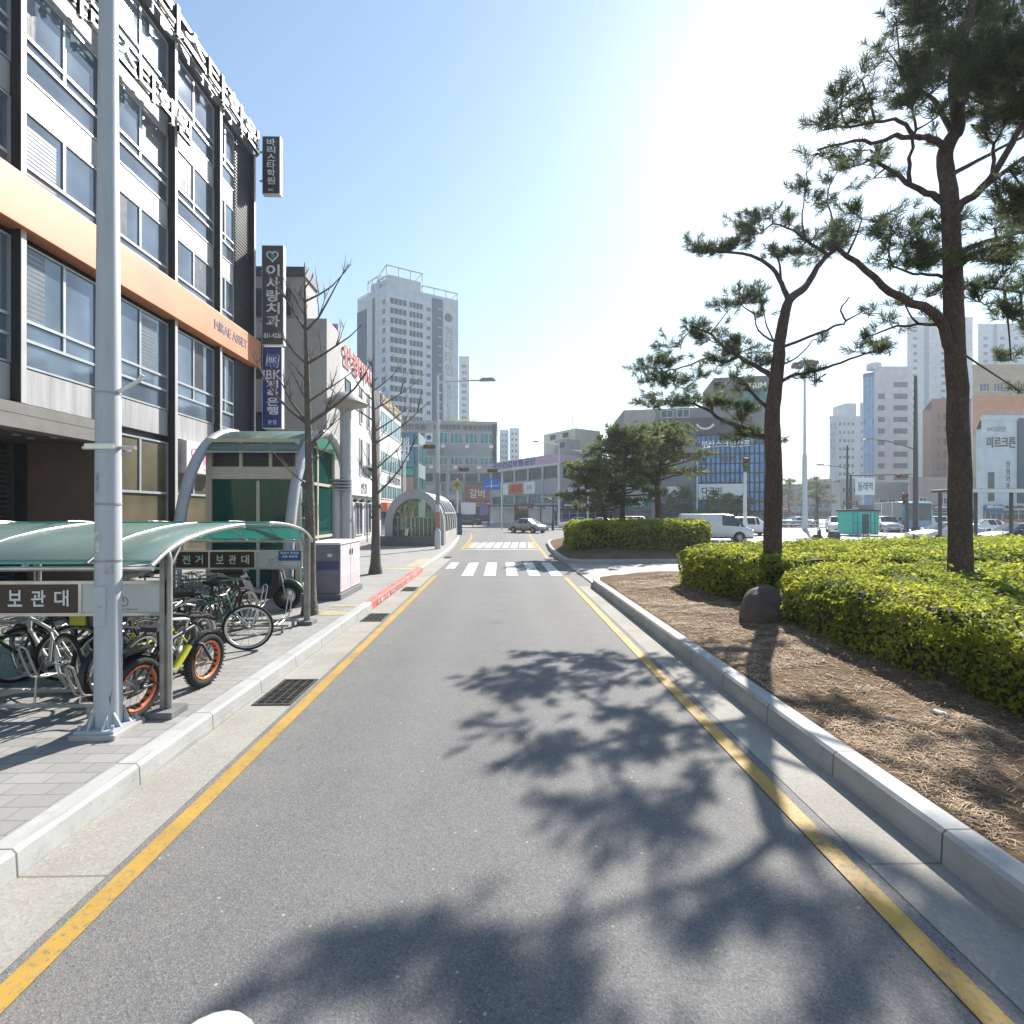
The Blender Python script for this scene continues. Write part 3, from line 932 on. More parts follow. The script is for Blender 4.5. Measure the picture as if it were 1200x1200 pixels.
# the big pine on the right
photo_pine('tallest pine with thick dark trunk in the largest hedge, crown cut by the top edge', 1125, 8.2, 0.25,
    [(1125, 690, 0), (1125, 560, 0), (1122, 480, 0), (1118, 380, 0.02), (1116, 300, 0.05), (1112, 225, 0.05), (1107, 182, 0.05), (1118, 158, 0.1), (1123, 149, 0.1), (1118, 96, 0), (1123, 69, -0.1), (1131, 38, -0.1), (1139, 5, 0), (1142, -50, 0.1)], (0.172, 0.045),
    [([(1119, 420, 0), (1096, 368, -0.15), (1054, 349, -0.4), (1024, 326, -0.55), (993, 299, -0.7), (978, 288, -0.8)], 0.085, 0.025),
     ([(1113, 243, 0), (1098, 232, 0.2), (1077, 222, 0.4), (1054, 207, 0.6), (1031, 192, 0.7), (1014, 186, 0.8)], 0.065, 0.02),
     ([(1066, 214, 0.5), (1066, 184, 0.5), (1073, 153, 0.4), (1069, 122, 0.3)], 0.035, 0.016),
     ([(1109, 172, 0), (1090, 163, -0.3), (1073, 161, -0.5), (1050, 159, -0.7), (1031, 167, -0.9), (1001, 165, -1.1), (958, 176, -1.3)], 0.055, 0.014),
     ([(1073, 161, -0.5), (1054, 142, -0.6), (1024, 144, -0.8), (978, 149, -1.0)], 0.032, 0.014),
     ([(1118, 160, 0.1), (1100, 126, 0.5), (1081, 107, 0.8), (1058, 92, 1.0)], 0.05, 0.018),
     ([(1122, 120, 0), (1145, 90, 0.5), (1160, 60, 0.8), (1178, 20, 1.0)], 0.045, 0.018),
     ([(1115, 258, 0), (1128, 238, -0.1), (1146, 226, -0.3), (1165, 203, -0.5), (1185, 169, -0.7), (1202, 138, -0.8), (1235, 90, -1.0)], 0.075, 0.03),
     ([(1163, 206, -0.5), (1164, 178, -0.3), (1153, 157, -0.1), (1138, 146, 0.1)], 0.03, 0.014),
     ([(1150, 222, -0.3), (1200, 186, -0.9), (1260, 170, -1.2)], 0.04, 0.018),
     ([(1111, 208, 0), (1146, 188, 0.4), (1185, 168, 0.7), (1225, 150, 1.0)], 0.04, 0.016),
     ([(1118, 305, 0), (1135, 291, 0.2), (1169, 280, 0.5), (1200, 272, 0.8), (1260, 262, 1.0)], 0.06, 0.02),
     ([(1118, 318, 0), (1135, 302, -0.3), (1160, 290, -0.7), (1190, 284, -1.0)], 0.045, 0.018),
     ([(1120, 345, 0), (1135, 333, 0.4), (1162, 337, 0.8), (1215, 345, 1.2)], 0.045, 0.016),
     ([(1119, 328, 0), (1098, 323, 0.3), (1070, 320, 0.6), (1045, 312, 0.7)], 0.035, 0.014),
     ([(1120, 384, 0), (1090, 380, 0.4), (1050, 383, 0.8), (1012, 396, 1.0)], 0.035, 0.012)],
    [(1075, 70, 40, 24, 0.9, 1.0), (1052, 95, 34, 20, 1.1, .9), (1040, 55, 26, 16, 1.0, .6), (1095, 95, 30, 18, 0.5, .9), (1130, 25, 36, 22, 0.2, 1), (1115, -25, 60, 24, 0.2, 1.1), (1180, 40, 48, 28, 0.9, 1.1),
     (1175, 85, 44, 26, 0.6, 1.1), (1205, 105, 46, 26, -0.8, 1.1), (1160, 118, 38, 20, 0.3, 1.0), (1190, -20, 60, 26, 0.5, 1), (1235, 40, 50, 30, -0.5, 1), (1050, 20, 30, 14, 0.8, .5),
     (1110, 60, 40, 22, 0.6, 1.2), (1150, 65, 44, 24, -0.4, 1.2), (1135, 95, 36, 20, -0.5, 1.1), (1190, 70, 50, 30, -1.0, 1.3), (1155, 10, 46, 26, 0.8, 1.2), (1085, 20, 40, 20, 0.7, 1.0), (1200, 130, 46, 24, 0.6, 1.2), (1060, 118, 30, 16, 0.9, .9),
     (985, 118, 30, 16, -1.0, .75), (965, 148, 24, 11, -1.1, .9), (1010, 88, 26, 15, -0.8, .45), (1008, 138, 24, 12, -0.9, .55), (1070, 118, 26, 14, 0.3, .7), (1095, 135, 24, 12, 0, .6), (1020, 172, 22, 9, -0.9, .4), (958, 176, 20, 8, -1.3, .5),
     (1018, 190, 24, 13, 0.8, .7), (1024, 205, 18, 12, 0.8, .7), (1000, 192, 22, 9, 0.7, .5), (1098, 160, 14, 10, 0, .6), (1177, 142, 20, 16, -0.5, .9), (1150, 155, 16, 10, 0.1, .4), (1215, 130, 30, 20, -0.8, 1),
     (1062, 272, 36, 16, 0.5, .9), (1085, 292, 34, 20, 0.5, 1.1), (1045, 262, 30, 13, 0.6, .7), (1078, 312, 32, 16, 0.5, 1.0), (1010, 252, 24, 13, -0.6, .7), (990, 272, 24, 12, -0.8, .7), (1108, 262, 30, 16, 0.2, .8), (1110, 300, 22, 16, -0.3, .7), (1040, 300, 26, 13, 0.6, .6),
     (1085, 343, 26, 14, 0.3, .7), (1060, 352, 22, 11, 0.3, .6), (1095, 372, 22, 10, 0.3, .5),
     (1178, 235, 32, 22, -0.6, .9), (1205, 225, 30, 26, -0.8, 1), (1165, 262, 30, 16, 0.4, .8), (1200, 262, 32, 18, 0.8, 1), (1155, 300, 28, 15, -0.8, .8), (1185, 305, 30, 17, 0.6, 1), (1165, 332, 32, 16, 0.7, .9), (1200, 335, 32, 20, 1.0, 1),
     (1175, 365, 34, 20, 0.9, .9), (1205, 385, 28, 18, 1.0, .9), (1185, 418, 24, 13, 1.0, .6), (1150, 350, 22, 13, 0.5, .7), (1245, 200, 40, 26, -1.1, 1), (1250, 280, 40, 26, 1, 1), (1195, 455, 20, 10, 1.0, .4),
     (1020, 393, 24, 9, 1.0, .6), (1045, 378, 24, 9, 0.8, .5), (1010, 405, 16, 6, 1.0, .5)],
    11, dens=44, ln=0.15, wd=0.0095, nn=34, DN=1.25)

# the slimmer pine behind the boulder
def _back(pts, i):
    out = []
    for q in pts:
        q = list(q); f = max(0, min(1, (352 - q[1]) / 45)); q[i] = q[i] * (1 - .75 * f) + 1.15 * f; out.append(tuple(q))
    return out
photo_pine('slim pine with a forked reddish trunk standing behind the boulder and hedge', 905, 10.8, 0.25,
    [(905, 690, 0), (906, 600, 0), (907, 545, 0), (905, 495, 0), (908, 460, 0), (912, 422, 0), (914, 399, 0), (920, 368, 0), (926, 350, 0), (943, 337, 0.1), (955, 318, 0.2), (966, 303, 0.3), (980, 292, 0.4)], (0.20, 0.04),
    [([(924, 352, 0), (916, 333, -0.2), (905, 314, -0.4), (886, 301, -0.6), (866, 297, -0.8), (843, 295, -1.0), (820, 292, -1.2)], 0.06, 0.018),
     ([(915, 330, -0.2), (912, 306, -0.1), (905, 285, 0)], 0.03, 0.014),
     ([(970, 298, 0.3), (945, 282, 0.3), (930, 270, 0.3), (905, 262, 0.2)], 0.04, 0.016),
     ([(945, 282, 0.3), (940, 250, 0.3), (946, 218, 0.3)], 0.025, 0.01),
     ([(978, 293, 0.4), (975, 260, 0.5), (970, 225, 0.6), (985, 195, 0.7)], 0.026, 0.01),
     ([(911, 402, 0), (889, 387, 0.4), (884, 368, 0.5)], 0.025, 0.012), ([(911, 404, 0), (899, 383, 0.6), (895, 364, 0.8)], 0.022, 0.01),
     ([(906, 442, 0), (886, 429, 0.2), (866, 418, 0.4), (843, 402, 0.6), (832, 391, 0.7), (813, 383, 0.8)], 0.06, 0.016),
     ([(866, 418, 0.4), (848, 424, 0.8), (830, 420, 1.2), (800, 430, 1.7), (778, 436, 2.0)], 0.035, 0.014),
     ([(914, 408, 0), (947, 395, -0.3), (978, 383, -0.5), (991, 376, -0.6), (985, 364, -0.6), (995, 349, -0.7)], 0.035, 0.012),
     ([(911, 450, 0), (930, 440, -0.2), (955, 435, -0.4), (985, 425, -0.7), (1016, 414, -1.0), (1034, 412, -1.2)], 0.045, 0.012),
     ([(912, 430, 0), (935, 418, 0.3), (952, 400, 0.5), (958, 396, 0.6)], 0.022, 0.008),
     ([(905, 515, 0), (897, 512, 0.2), (869, 500, 0.8), (849, 494, 1.3), (836, 485, 1.6), (834, 474, 1.7)], 0.075, 0.03),
     ([(904, 482, 0), (897, 476, 0.3), (880, 459, 0.7), (869, 446, 1.0), (858, 440, 1.2)], 0.055, 0.018),
     ([(836, 484, 1.6), (812, 474, 1.9), (790, 470, 2.1), (768, 470, 2.3)], 0.035, 0.014)],
    [(825, 293, 28, 9, -1.2, 1.0), (850, 291, 20, 8, -0.9, .8), (812, 285, 14, 7, -1.3, .6), (890, 268, 24, 14, 0.1, 1), (905, 247, 20, 12, 0.2, .8), (925, 258, 18, 11, 0.3, .7), (945, 232, 18, 14, 0.3, .7), (938, 215, 12, 10, 0.3, .5), (972, 222, 16, 16, 0.6, .7), (983, 196, 16, 10, 0.7, .5), (945, 200, 10, 8, 0.3, .4),
     (935, 293, 20, 9, 0.2, .9), (965, 287, 26, 12, 0.4, 1.1), (950, 278, 20, 9, 0.3, .7), (985, 282, 16, 10, 0.4, .8), (905, 290, 16, 10, -0.2, .6),
     (868, 352, 24, 11, 0.6, .85), (890, 343, 18, 9, 0.6, .6), (852, 362, 18, 9, 0.5, .6), (895, 366, 14, 7, 0.8, .5),
     (815, 382, 24, 10, 0.8, .8), (795, 398, 20, 9, 0.9, .5), (842, 398, 20, 9, 0.6, .6), (775, 428, 30, 12, 2.0, 1.0), (790, 446, 30, 11, 1.9, .9), (760, 444, 18, 8, 2.1, .7), (868, 408, 24, 10, 0.5, .9), (885, 425, 22, 10, 0.2, .7), (845, 425, 24, 11, 0.9, .8), (858, 440, 22, 10, 1.0, .7), (822, 436, 20, 9, 1.4, .6),
     (815, 466, 26, 10, 1.9, .9), (785, 470, 26, 9, 2.1, .8), (762, 474, 20, 8, 2.3, .7), (838, 470, 22, 10, 1.5, .8), (870, 488, 24, 10, 0.7, .9), (885, 510, 22, 8, 0.4, .8), (865, 512, 16, 7, 0.8, .5), (885, 455, 18, 9, 0.6, .5),
     (1017, 358, 8, 7, -0.8, .8), (962, 398, 10, 6, 0.6, .6), (945, 433, 14, 8, -0.3, .7), (930, 440, 10, 6, -0.2, .5), (1016, 410, 16, 7, -1.0, .7), (1034, 405, 14, 6, -1.2, .6), (955, 445, 10, 5, -0.4, .5)],
    23, dens=42, ln=0.15, wd=0.011, nn=32, DN=1.12, SC_=1.26, lean=True)

# smaller pines on the far island and further off
def loose_pine(label, px, d, zb, h, cw, lean, seed, group=None, r0=0.16, bare=0.4, dens=8.5, wd=0.045, nn=12, ln=0.25, clump_n=20, cat='tree'):
    r = random.Random(seed); x, y = at(px, d)
    tr = [Vector((0, 0, -0.1)), Vector((lean * 0.25, 0, h * 0.25)), Vector((lean * 0.4 + r.uniform(-.15, .15), r.uniform(-.2, .2), h * 0.5)), Vector((lean * 0.8, r.uniform(-.2, .2), h * 0.75)), Vector((lean, 0, h * 0.95))]
    limbs = []; clumps = []
    for i in range(clump_n):
        f = bare + (0.98 - bare) * (i + r.random()) / clump_n
        k = min(3, int(f * 4)); base = tr[k].lerp(tr[min(4, k + 1)], f * 4 - k)
        an = i * 2.4 + r.uniform(-.5, .5); reach = cw * (1.05 - 0.62 * ((f - bare) / (1 - bare)) ** 1.3) * r.uniform(0.55, 1.0)
        e = base + Vector((cos(an) * reach, sin(an) * reach, reach * r.uniform(0.02, 0.3)))
        mid = base.lerp(e, 0.5) + Vector((0, 0, r.uniform(-.1, .12) * reach))
        limbs.append(([base, mid, e], r0 * 0.32, 0.02))
        s = r.uniform(0.75, 1.15)
        clumps.append((e, cw * 0.29 * s, cw * 0.29 * s, cw * 0.13 * s, 1.2))
        if r.random() < 0.7: clumps.append((mid + Vector((r.uniform(-.2, .2), r.uniform(-.2, .2), 0.12 * cw)), cw * 0.22 * s, cw * 0.22 * s, cw * 0.10 * s, 1.1))
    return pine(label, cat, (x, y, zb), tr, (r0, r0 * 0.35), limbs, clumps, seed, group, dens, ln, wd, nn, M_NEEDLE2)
loose_pine('round topped pine with one straight trunk in the middle of the far island hedge', 727, 26.0, 0.4, 6.1, 2.1, 0.4, 5, r0=0.17, bare=0.40, clump_n=34)
loose_pine('low pine leaning left out of the far island hedge toward the road', 719, 24.6, 0.4, 4.2, 1.8, -1.2, 8, r0=0.12, bare=0.40, clump_n=26)
loose_pine('dense pine with a thick dark trunk, rightmost on the far island', 769, 28.5, 0.4, 6.7, 2.4, 0.5, 14, r0=0.22, bare=0.50, clump_n=36)

# ================================================================ HEDGES
M_HEDGE = leaf_material('hedge_leaves', (0.13, 0.18, 0.026), (0.50, 0.51, 0.07), 0.58, 0.5, 1.6)
M_CORE = mat('hedge_stems', (0.035, 0.036, 0.018), 0.95, var=0.4, scale=9, bump=0.5)

def hedge(label, poly, z0, ztop, seed, dens_k=1.0, lump=0.10, amax=1e9, group='clipped hedges on the islands'):
    r = random.Random(seed)
    cx = sum(p[0] for p in poly) / len(poly); cy = sum(p[1] for p in poly) / len(poly)
    t = thing('hedge', label, 'hedge', (cx, cy, z0), 0, group)
    def top(x, y):
        e = edge_dist(x, y, poly)
        return ztop(x, y) - 0.30 * max(0, 1 - e / 0.30) ** 2 + lump * noise.noise(Vector((x * 1.5, y * 1.5, seed))) + lump * 0.6 * noise.noise(Vector((x * 4.5, y * 4.5, seed + 5)))
    # the woody inside
    bm = bmesh.new()
    ins = offs(poly + [poly[0]], 0.0)[:-1]
    f = bm.faces.new([bm.verts.new((x, y, 0)) for x, y in poly])
    x0 = min(p[0] for p in poly); x1 = max(p[0] for p in poly); y0 = min(p[1] for p in poly); y1 = max(p[1] for p in poly)
    st = 0.3
    for k in range(1, int((y1 - y0) / st)):
        bmesh.ops.bisect_plane(bm, geom=bm.verts[:] + bm.edges[:] + bm.faces[:], plane_co=(0, y0 + k * st, 0), plane_no=(0, 1, 0))
    for k in range(1, int((x1 - x0) / st)):
        bmesh.ops.bisect_plane(bm, geom=bm.verts[:] + bm.edges[:] + bm.faces[:], plane_co=(x0 + k * st, 0, 0), plane_no=(1, 0, 0))
    ret = bmesh.ops.extrude_face_region(bm, geom=bm.faces[:])
    up = set(v for v in ret['geom'] if isinstance(v, bmesh.types.BMVert))
    for v in bm.verts:
        x, y = v.co.x, v.co.y
        dx, dy = cx - x, cy - y; q = hypot(dx, dy) + 1e-6
        if v in up:
            e = edge_dist(x, y, poly)
            v.co.z = top(x, y) - 0.07 - z0
        else:
            v.co.z = -0.05
        sh = 0.10 * max(0, 1 - edge_dist(x, y, poly) / 0.3)
        v.co.x += dx / q * sh - cx; v.co.y += dy / q * sh - cy
    bmesh.ops.recalc_face_normals(bm, faces=bm.faces[:])
    me = bpy.data.meshes.new('stems'); bm.to_mesh(me); bm.free(); me.materials.append(M_CORE)
    link('stems', me, t)
    vs = []; fs = []
    def leaf(x, y, z, nrm, s):
        d = Vector((r.gauss(0, 1), r.gauss(0, 1), r.gauss(0, 1)))
        nrm = (nrm * 0.9 + Vector((r.gauss(0, .7), r.gauss(0, .7), r.gauss(0, .45)))).normalized()
        u = d - nrm * d.dot(nrm)
        if u.length < 1e-3: return
        u.normalize(); v = nrm.cross(u)
        p = Vector((x - cx, y - cy, z - z0)); L_ = s * r.uniform(0.8, 1.25); wd = L_ * 0.26
        k = len(vs)
        vs.extend([p - u * L_ * .5, p + v * wd + nrm * wd * .35, p + u * L_ * .5, p - v * wd + nrm * wd * .35])
        fs.append((k, k + 1, k + 2)); fs.append((k, k + 2, k + 3))
    # top
    yy = y0
    cell = 0.25
    while yy < y1:
        xx = x0
        while xx < x1:
            mx, my = xx + cell / 2, yy + cell / 2
            if (inside(mx, my, poly) or edge_dist(mx, my, poly) < cell):
                d = max(1.5, hypot(mx, my))
                ang = abs(atan2(mx, my))
                if my > 0.3 and ang < radians(56) and d < amax:
                    s = 0.034 + 0.0042 * d
                    n = dens_k * 2.6 * cell * cell / (s * s * 0.5)
                    n = int(n) + (r.random() < n - int(n))
                    for _ in range(n):
                        x = xx + r.random() * cell; y = yy + r.random() * cell
                        if inside(x, y, poly) and not (noise.noise(Vector((x * 1.7, y * 1.7, seed + 30))) > 0.38 and r.random() < .75):
                            z = top(x, y) + 0.02 - abs(r.gauss(0, 0.045)) + (r.random() < 0.10) * r.uniform(0, 0.13) * (0.4 + max(0, noise.noise(Vector((x * 2.2, y * 2.2, seed + 11)))) * 2)
                            leaf(x, y, z, Vector((0, 0, 1)), s)
            xx += cell
        yy += cell
    # sides
    for i in range(len(poly)):
        a = Vector(poly[i]); c = Vector(poly[(i + 1) % len(poly)]); e = c - a; ln = e.length
        nr = Vector((e.y, -e.x)).normalized()
        if nr.dot(Vector(((a.x + c.x) / 2 - cx, (a.y + c.y) / 2 - cy))) < 0: nr = -nr
        mid = (a + c) / 2
        if nr.dot(-mid) < -2.5: continue
        k = 0
        steps = max(1, int(ln / 0.25))
        for q in range(steps):
            pm = a + e * ((q + .5) / steps); d = max(1.5, pm.length)
            if pm.y < 0.2: continue
            s = 0.034 + 0.0042 * d; hh = ztop(pm.x, pm.y) - z0
            n = int(dens_k * 2.4 * (ln / steps) * hh / (s * s * 0.5))
            for _ in range(n):
                f = (q + r.random()) / steps; p = a + e * f
                z = z0 + hh * r.random() ** 0.85
                bulge = lump * 1.4 * noise.noise(Vector((p.x * 2, p.y * 2, z * 2 + seed))) - abs(r.gauss(0, 0.05)) - 0.22 * max(0, (z - z0) / hh - 0.72) - 0.12 * max(0, 0.3 - (z - z0) / hh)
                x = p.x + nr.x * bulge; y = p.y + nr.y * bulge
                leaf(x, y, min(z, top(x, y) + .02), Vector((nr.x, nr.y, 0.35)), s)
    hb = MB(); hb.v = vs; hb.f = fs; hb.m = [0] * len(fs); hb.sm = [False] * len(fs)
    hb.build('foliage', M_HEDGE, t, fix=False)
    return t
hedge('largest clipped hedge on the right, sunlit yellow green on top, nearest to the camera', [(4.50, 1.0), (4.55, 5), (4.65, 8.2), (5.0, 9.05), (5.8, 9.3), (12.5, 9.4), (16.5, 9.4), (16.5, 1.0)], 0.2, lambda x, y: 1.0 + 0.014 * y + 0.01 * (x - 4.6), 3)
hedge('clipped hedge with a rounded end behind the boulder, sunlit yellow green on top', [(4.5, 12.9), (4.5, 11.6), (4.8, 9.9), (5.4, 9.55), (12.5, 9.65), (16.5, 9.65), (16.5, 15.8), (10, 15.2), (5.4, 13.7)], 0.2, lambda x, y: 1.2 + 0.012 * (x - 4.5), 9)
hedge('oval hedge on the far island in front of the twin pines', [(3.3, 23.5), (3.7, 22.4), (5, 21.9), (8.6, 21.9), (9.4, 22.6), (9.8, 25), (8.4, 28), (6, 29.5), (4, 29), (3.2, 26.5)], 0.35, lambda x, y: 1.5 + 0.02 * x, 21, dens_k=0.9, lump=0.14)

# ================================================================ BOULDER
def boulder(label, loc, sx, sy, sz, seed, m):
    bm = bmesh.new(); bmesh.ops.create_icosphere(bm, subdivisions=5, radius=1)
    for v in bm.verts:
        n1 = noise.noise(v.co * 1.1 + Vector((seed, 0, 0))); n2 = noise.noise(v.co * 4 + Vector((0, seed, 0))); n3 = noise.noise(v.co * 14)
        k = 1 + 0.16 * n1 + 0.035 * n2 + 0.008 * n3
        v.co = Vector((v.co.x * sx * k, v.co.y * sy * k, max(-0.3, v.co.z) * sz * k))
    me = bpy.data.meshes.new('boulder'); bm.to_mesh(me); bm.free(); me.materials.append(m)
    for p in me.polygons: p.use_smooth = True
    o = link('boulder', me); o.location = loc; o.rotation_euler = (0, 0, 0.5)
    return tag(o, label, 'boulder')
M_STONE = mat('boulder_stone', (0.10, 0.07, 0.057), 0.85, var=0.35, scale=5, bump=0.5, bscale=35, detail=8)
x, y = at(897, 8.75)
boulder('rounded brown boulder resting in the shade between the two hedges', (x, y, 0.28), 0.47, 0.40, 0.55, 4, M_STONE)

# ================================================================ BARE STREET TREES
def bare_tree(label, px, d, h, r0, limbs, seed, zb=0.15):
    r = random.Random(seed); x, y = at(px, d)
    t = thing('bare_tree', label, 'tree', (x, y, zb), 0, 'bare ginkgo trees on the left pavement')
    tr = [Vector((0, 0, -0.05)), Vector((0.01, 0, h * .2)), Vector((-0.02, 0.02, h * .42)), Vector((-0.05, 0, h * .66)), Vector((-0.09, 0.02, h * .85)), Vector((-0.1, 0, h))]
    p = smooth_path(tr, 4); n = len(p); b = MB()
    rad = [r0 * (1 - 0.93 * (i / (n - 1)) ** 0.95) * (1 + 0.07 * noise.noise(Vector((i * .8, seed, 0)))) for i in range(n)]
    rad[0] *= 1.5; rad[1] *= 1.1
    b.tube(p, rad, 12)
    for i in range(5):                                    # pruning knots
        f = r.uniform(0.25, 0.6); q = p[int(f * (n - 1))]; a = r.uniform(0, 6.3)
        b.tube([q, q + Vector((cos(a), sin(a), 0.3)) * r0 * 1.25], [r0 * 0.45, r0 * 0.33], 7)
    b.build('trunk', M_BARKB, t)
    def twigs(mb, a, dirv, L_, rd, lv):
        k = 4; pts = [a]; dv = dirv.normalized()
        for i in range(k):
            dv = (dv + Vector((r.uniform(-.15, .15), r.uniform(-.15, .15), 0.10 + r.uniform(-.08, .1)))).normalized()
            pts.append(pts[-1] + dv * L_ / k)
        mb.tube(pts, [rd * (1 - 0.75 * i / k) for i in range(k + 1)], 6)
        if lv > 0:
            for i in range(2 + (lv > 1)):
                j = r.randint(1, k - 1)
                s = Vector((r.uniform(-1, 1), r.uniform(-1, 1), r.uniform(.2, .9)))
                twigs(mb, pts[j], dv + s * 0.9, L_ * r.uniform(.25, .5), rd * 0.45, lv - 1)
    for f, ax, az, L_, rr in limbs:
        q = p[min(n - 1, int(f * (n - 1)))]
        mb = MB(); twigs(mb, q, Vector((ax, r.uniform(-.5, .5), az)), L_, rr * .8, 2)
        mb.build('branch', M_BARKB, t)
    for i in range(16):
        f = r.uniform(0.35, 0.99); a = i * 2.4; q = p[int(f * (n - 1))]
        mb = MB(); twigs(mb, q, Vector((cos(a), sin(a), 0.75)), r.uniform(.5, 1.2) * (1.15 - f) * 1.6, 0.017, 2)
        mb.build('branch', M_BARKB, t)
    # grass at the foot
    return t
bare_tree('bare grey tree with upswept branches right behind the far bicycle shelter post', 363, 9.75, 6.7, 0.12,
    [(0.53, -1, 0.55, 2.3, 0.05), (0.53, 1, 0.5, 1.5, 0.05), (0.50, -0.7, 0.9, 1.0, 0.04), (0.66, -1, 0.8, 1.3, 0.035), (0.66, 1, 0.55, 1.3, 0.035), (0.78, 1, 0.75, 1.5, 0.03), (0.76, -0.8, 1, 1.4, 0.03), (0.84, -1, 1.2, 1.0, 0.025), (0.88, 1, 0.7, 1.2, 0.026), (0.58, 1, 0.3, 1.2, 0.03)], 3)
bare_tree('bare dark tree standing alone beyond the dark grey utility cabinet', 440, 16.2, 6.8, 0.165,
    [(0.36, 1, 0.7, 2.4, 0.05), (0.4, -1, 0.9, 1.0, 0.03), (0.55, 1, 0.45, 2.3, 0.04), (0.6, 1, 0.6, 1.5, 0.035), (0.66, -1, 0.55, 2.0, 0.035), (0.72, 1, 0.5, 2.0, 0.032), (0.78, -1, 0.8, 1.2, 0.03), (0.84, 1, 0.7, 1.5, 0.026), (0.47, 1, 0.8, 1.6, 0.035)], 8)

# ================================================================ OFFICE BUILDING ON THE LEFT
M_OFFG = glass_opaque('office_glass', (0.16, 0.20, 0.25), 0.05, 0.35, 0.9)
M_OFFG2 = glass_opaque('shop_glass', (0.13, 0.11, 0.07), 0.08, 0.0, 0.8)
M_OFFGL = glass_opaque('office_lower_glass', (0.16, 0.165, 0.22), 0.12, 0.2, 0.7)
M_SPAN = mat('spandrel_panel', (0.36, 0.355, 0.36), 0.55, var=0.20, scale=1.6, stretch=(4, 1, .35), detail=6)
M_ALU = mat('window_aluminium', (0.45, 0.47, 0.49), 0.35, 0.3, var=0.06)
M_FIN = mat('black_fin', (0.022, 0.021, 0.022), 0.4, var=0.25, scale=2, spec=0.5)
M_FINW = mat('fin_sunlit_face', (0.45, 0.45, 0.44), 0.5, var=0.08)  # pale front of the black fins; grazing sunlight put into the colour
M_BRPAN = mat('brown_stone', (0.12, 0.082, 0.064), 0.7, var=0.15, scale=1.5)
M_BLIND = mat('window_blind', (0.55, 0.52, 0.45), 0.8, var=0.08)

off = thing('office_building', 'black and white office building with an orange band and white rooftop letters, left edge', 'building', (-10.5, 0, 0), pi / 2)
U0, U1 = 0.9, 22.15
DW = 0.29                                   # depth of the wall behind the fins
b = MB()
b.box(14.05, U1 - 0.02, DW + 0.08, 14, 0.0, 4.5)
b.box(U0, 14.05, 3.2, 14, 0.0, 4.5)
b.box(U0, U1 - 0.02, DW + 0.08, 14, 4.5, 17.3)
b.build('wall', M_FIN, off)
b = MB(); b.box(U0, U1, 0.10, 14.02, 17.3, 18.25); b.box(U0, U1 + .02, -0.02, 14.04, 18.25, 18.42)
b.build('parapet', mat('parapet_panel', (0.10, 0.10, 0.105), 0.5, var=0.1), off)
PIL = [22.1 - 2.65 * k for k in range(8)][::-1]
for u in PIL:
    f = MB(); z0 = 4.5 if u < 13 else 0.05
    f.box(u - 0.06, u + 0.06, 0.012, DW + 0.1, z0, 8.3); f.box(u - 0.06, u + 0.06, 0.012, DW + 0.1, 9.45, 17.3)
    o = f.build('fin', M_FIN, off)
    g = MB(); g.box(u - 0.062, u + 0.062, -0.006, 0.012, z0, 8.3); g.box(u - 0.062, u + 0.062, -0.006, 0.012, 9.45, 17.3)
    g.build('fin_sunlit_face', M_FINW, o)
bays = [(PIL[i] + 0.06, PIL[i + 1] - 0.06) for i in range(7)]
OWIN = {}
def office_window(u0, u1, z0, z1, rails, glass, nm=1):
    w_ = round(u1 - u0, 3); key = (w_, z0, z1, glass.name)
    if key not in OWIN:
        g = MB(); g.box(0.04, w_ - 0.04, -0.03, 0.06, z0 + 0.03, z1 - 0.03)
        f = MB(); P = -0.07
        f.box(0, 0.05, P, 0.08, z0, z1); f.box(w_ - 0.05, w_, P, 0.08, z0, z1)
        f.box(0.05, w_ - 0.05, P, 0.08, z1 - 0.05, z1); f.box(0.05, w_ - 0.05, P, 0.08, z0, z0 + 0.05)
        for k in range(nm):
            c = w_ * (k + 1) / (nm + 1)
            f.box(c - 0.035, c + 0.035, P + .005, -0.031, (rails[0] if len(rails) else z0 + .05), z1 - 0.05)
        for q in rails:
            f.box(0.05, w_ - 0.05, P - 0.012, -0.032, q - 0.035, q + 0.035)
        OWIN[key] = (g.mesh('window', [glass]), f.mesh('window_frame', [M_ALU]))
    g, f = OWIN[key]
    o = link('window', g, off, (u0, DW, 0)); link('window_frame', f, o)
    return o
for i, (a, c) in enumerate(bays):
    cw = c
    if i == 6:
        cw = a + 1.3
        b = MB(); b.box(cw, c, DW - 0.1, DW + 0.07, 4.6, 8.3); b.box(cw, c, DW - 0.1, DW + 0.07, 9.45, 17.25)
        n = 60
        for k in range(n):
            z = 9.5 + k * 0.128
            b.box(cw + .03, c - .03, DW - 0.13, DW - 0.1, z, z + 0.04)
        b.build('louvre_panel', M_BLACK, off)
    office_window(a, cw, 5.36, 8.16, [5.98, 6.42], M_OFFG)
    office_window(a, cw, 9.5, 11.2, [9.92], M_OFFG)
    office_window(a, cw, 11.95, 14.2, [12.57, 12.86], M_OFFG)
    office_window(a, cw, 14.95, 17.2, [15.57, 15.86], M_OFFG)
    for z0, z1 in ((4.55, 5.34), (11.24, 11.93), (14.24, 14.93)):
        s = MB(); s.box(a, cw, DW - 0.05, DW + 0.075, z0, z1); s.build('spandrel', M_SPAN, off)
    if i < 4:
        continue
    office_window(a, c, 0.5, 4.34, [2.70], M_OFFG2)
